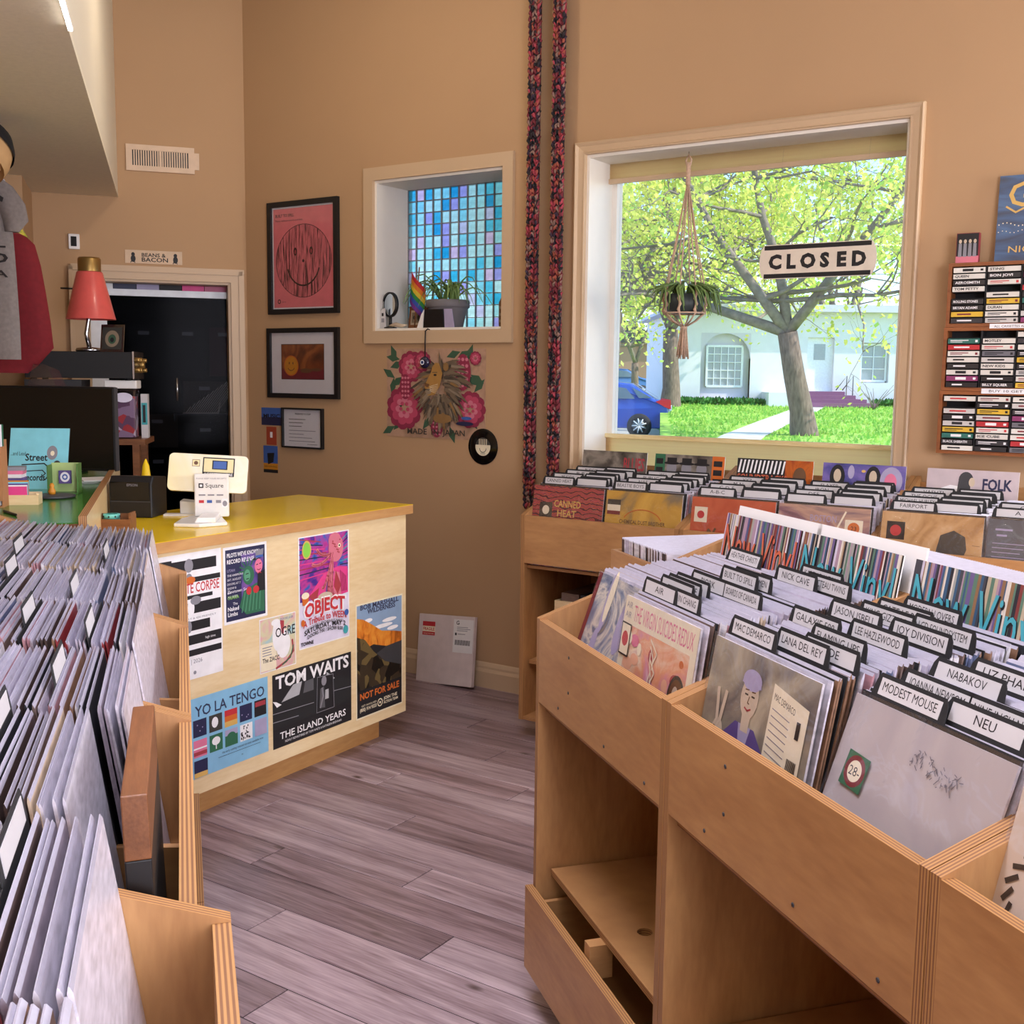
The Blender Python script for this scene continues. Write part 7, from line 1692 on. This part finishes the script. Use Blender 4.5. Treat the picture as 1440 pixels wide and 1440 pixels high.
tree('street_tree', 'large yellow green tree standing on the lawn before the house', (5.68, 22, gz(22)), (5.28, 22, 2.35), 5, 4, 3.4, 15000, (0, 0, 0, 1, 1, 2), .22,
     dirs=[(-.75, -.1, .75), (-.15, .2, 1), (.55, -.1, .8), (-.95, .1, .3)], leaf_size=.12)
tree('street_tree', 'leafy tree with dark trunk at the corner by the parked car', (4.75, 34.2, gz(34)), (4.7, 34.2, 2.9), 9, 3, 3.2, 5000, (0, 0, 1), .26, leaf_size=.2)
tree('street_tree', 'tree over the blue car with yellow green canopy', (2.2, 27, -.16), (2.4, 27, 3.0), 13, 3, 3.2, 6500, (0, 1, 1), .2, leaf_size=.17)
tree('street_tree', 'distant yellow tree on the far lawn', (6.2, 58, .45), (6.2, 58, 2.2), 17, 3, 4.0, 3500, (0, 0, 1), .2, leaf_size=.34, levels=3)
tree('street_tree', 'tree rising behind the right side of the white house', (13.5, 47, .6), (13.5, 47, 3), 19, 3, 5.0, 2600, (0, 1, 2), .3, leaf_size=.32, levels=3)
tree('street_tree', 'tall tree rising behind the white house roof', (8.5, 49, .6), (8.5, 49, 4), 23, 3, 5.0, 2600, (0, 1, 2), .3, leaf_size=.32, levels=3)
# ground plants by the house
t = thing('hedge_strip', 'dark green low plants along the foot of the house', 'plants', Vector((5.2, HY - .3, HB)), 0, kind='stuff')
mb = MB(); r_ = random.Random(41)
for k in range(2600):
    x = r_.uniform(0, 9); y = r_.uniform(-.35, .2); z = r_.uniform(0, .16); s = r_.uniform(.04, .09); a = r_.uniform(0, 3.1)
    if 2.7 < x < 6.2: continue
    mb.add([(x - s * math.cos(a), y - s * math.sin(a), z), (x + s * math.cos(a), y + s * math.sin(a), z), (x, y, z + s * 1.6)], [(0, 1, 2)])
mb.build('foliage', 'leaf_dark', t) if 'leaf_dark' in MATS else (mat('leaf_dark', '#3f7a34', .8, var=.3, scale=3), mb.build('foliage', 'leaf_dark', t))
t = thing('bare_shrub', 'thin leafless shrub on the lawn by the purple steps', 'shrub', Vector((10.6, 33.2, gz(33.2))), 0); mb = MB(); r_ = random.Random(3)
for k in range(9): a = r_.uniform(0, 6.28); mb.tube([(0, 0, 0), (.2 * math.cos(a), .1 * math.sin(a), .3), (.55 * math.cos(a), .3 * math.sin(a), .45 + .35 * r_.random())], [.018, .012, .006], 5)
mb.build('stems', 'branch_bark', t)
# cars
def car(label, loc, rz, paint, scale=1.0, group='parked cars'):
    t = thing('car', label, 'car', Vector(loc), rz, group); t.scale = (scale,) * 3
    body = [(-2.05, .32), (-2.1, .62), (-2.08, .86), (-1.95, 1.0), (-1.7, 1.04), (-1.05, 1.46), (-.3, 1.53), (.55, 1.48), (1.25, 1.06), (1.95, .9), (2.12, .7), (2.12, .35), (1.9, .26), (-1.9, .26)]
    mb = MB(); n = len(body); rows = []
    for y, sh in ((-.88, 1), (-.80, 0), (.80, 0), (.88, 1)): rows.append([(x * (1 - .02 * sh), y if z < 1.0 else y * (1 - .22 * min(1, (z - 1.0) / .5)), z * (1 if not sh or z < .4 else 1 - .03)) for x, z in body])
    v = [p for r in rows for p in r]; f_ = []
    for j in range(3):
        for i in range(n): f_.append((j * n + i, j * n + (i + 1) % n, (j + 1) * n + (i + 1) % n, (j + 1) * n + i))
    f_.append(tuple(range(n - 1, -1, -1))); f_.append(tuple(3 * n + i for i in range(n))); mb.add(v, [q[::-1] for q in f_], 0, False); mb.build('body', paint, t, bevel=.04)
    for s in (-1, 1):
        for nm, pts in (('side_window', [(-1.15, 1.05), (-.9, 1.33), (-.2, 1.42), (-.2, 1.05)]), ('side_window', [(-.1, 1.05), (-.1, 1.42), (.5, 1.38), (1.0, 1.08)]), ('rear_quarter_window', [(-1.62, 1.07), (-1.05, 1.36), (-1.25, 1.07)])):
            mb = MB(); v = []
            for x, z in pts: yy = .885 * (1 - .22 * min(1, (z - 1.0) / .5)) + .004; v.append((x, s * yy, z))
            mb.add(v, [tuple(range(len(v)))] ); mb.build(nm, 'car_glass', t)
    mb = MB(); mb.quad((-1.76, -.66, 1.07), (-1.16, -.60, 1.46), (-1.16, .60, 1.46), (-1.76, .66, 1.07)); mb.build('rear_window', 'car_glass', t)
    mb = MB(); mb.quad((1.22, -.64, 1.12), (.62, -.58, 1.48), (.62, .58, 1.48), (1.22, .64, 1.12)); mb.build('windscreen', 'car_glass', t)
    for s in (-1, 1):
        mb = MB(); mb.prism([(-2.12, .78), (-2.1, 1.0), (-1.86, 1.04), (-1.7, .98), (-1.95, .84)], 1, s * .82, s * .90); mb.build('tail_light', 'tail_red', t)
        for x in (-1.28, 1.32):
            mb = MB(); mb.lathe([(.20, -.1), (.32, -.1), (.335, -.06), (.335, .06), (.32, .1), (.20, .1)], (x, s * .80, .33), 28, axis=1, cap=False); o = mb.build('wheel', 'tyre', t)
            mb = MB(); mb.lathe([(.20, .09), (.05, .105)] if s > 0 else [(.05, -.105), (.20, -.09)], (x, s * .80, .33), 24, axis=1); mb.build('rim', 'rim_grey', o)
            for k in range(9):
                a = k * 2 * math.pi / 9; mb = MB(); y = s * .905; mb.tube([(x, y, .33), (x + .2 * math.cos(a), y, .33 + .2 * math.sin(a))], .022, 4); mb.build('spoke', 'rim_light', o)
    mb = MB(); mb.box(-2.14, -2.08, -.28, .28, .72, .86); mb.build('number_plate', 'white', t); mb = MB(); mb.box(-2.16, -2.02, -.8, .8, .34, .5); mb.build('bumper', 'car_trim', t)
mat('car_blue', '#2f55b8', .25, coat=.8); mat('car_glass', '#5a6e80', .06, spec=.8); mat('tail_red', '#d02838', .3); mat('tyre', '#3a3a40', .8); mat('rim_grey', '#707880', .4); mat('rim_light', '#e4e8ee', .35); mat('car_trim', '#23407c', .5); mat('car_silver', '#7f98ac', .25, coat=.6); mat('car_far_blue', '#4a76b8', .3)
car('blue hatchback parked at the lawn edge seen through the window', (2.25, 31.4, -.16), R(172), 'car_blue')
car('grey blue van like car parked behind the blue hatchback', (1.15, 39, -.16), R(186), 'car_silver', 1.15)
car('distant blue car on the far street', (5.3, 60, .42), R(10), 'car_far_blue')
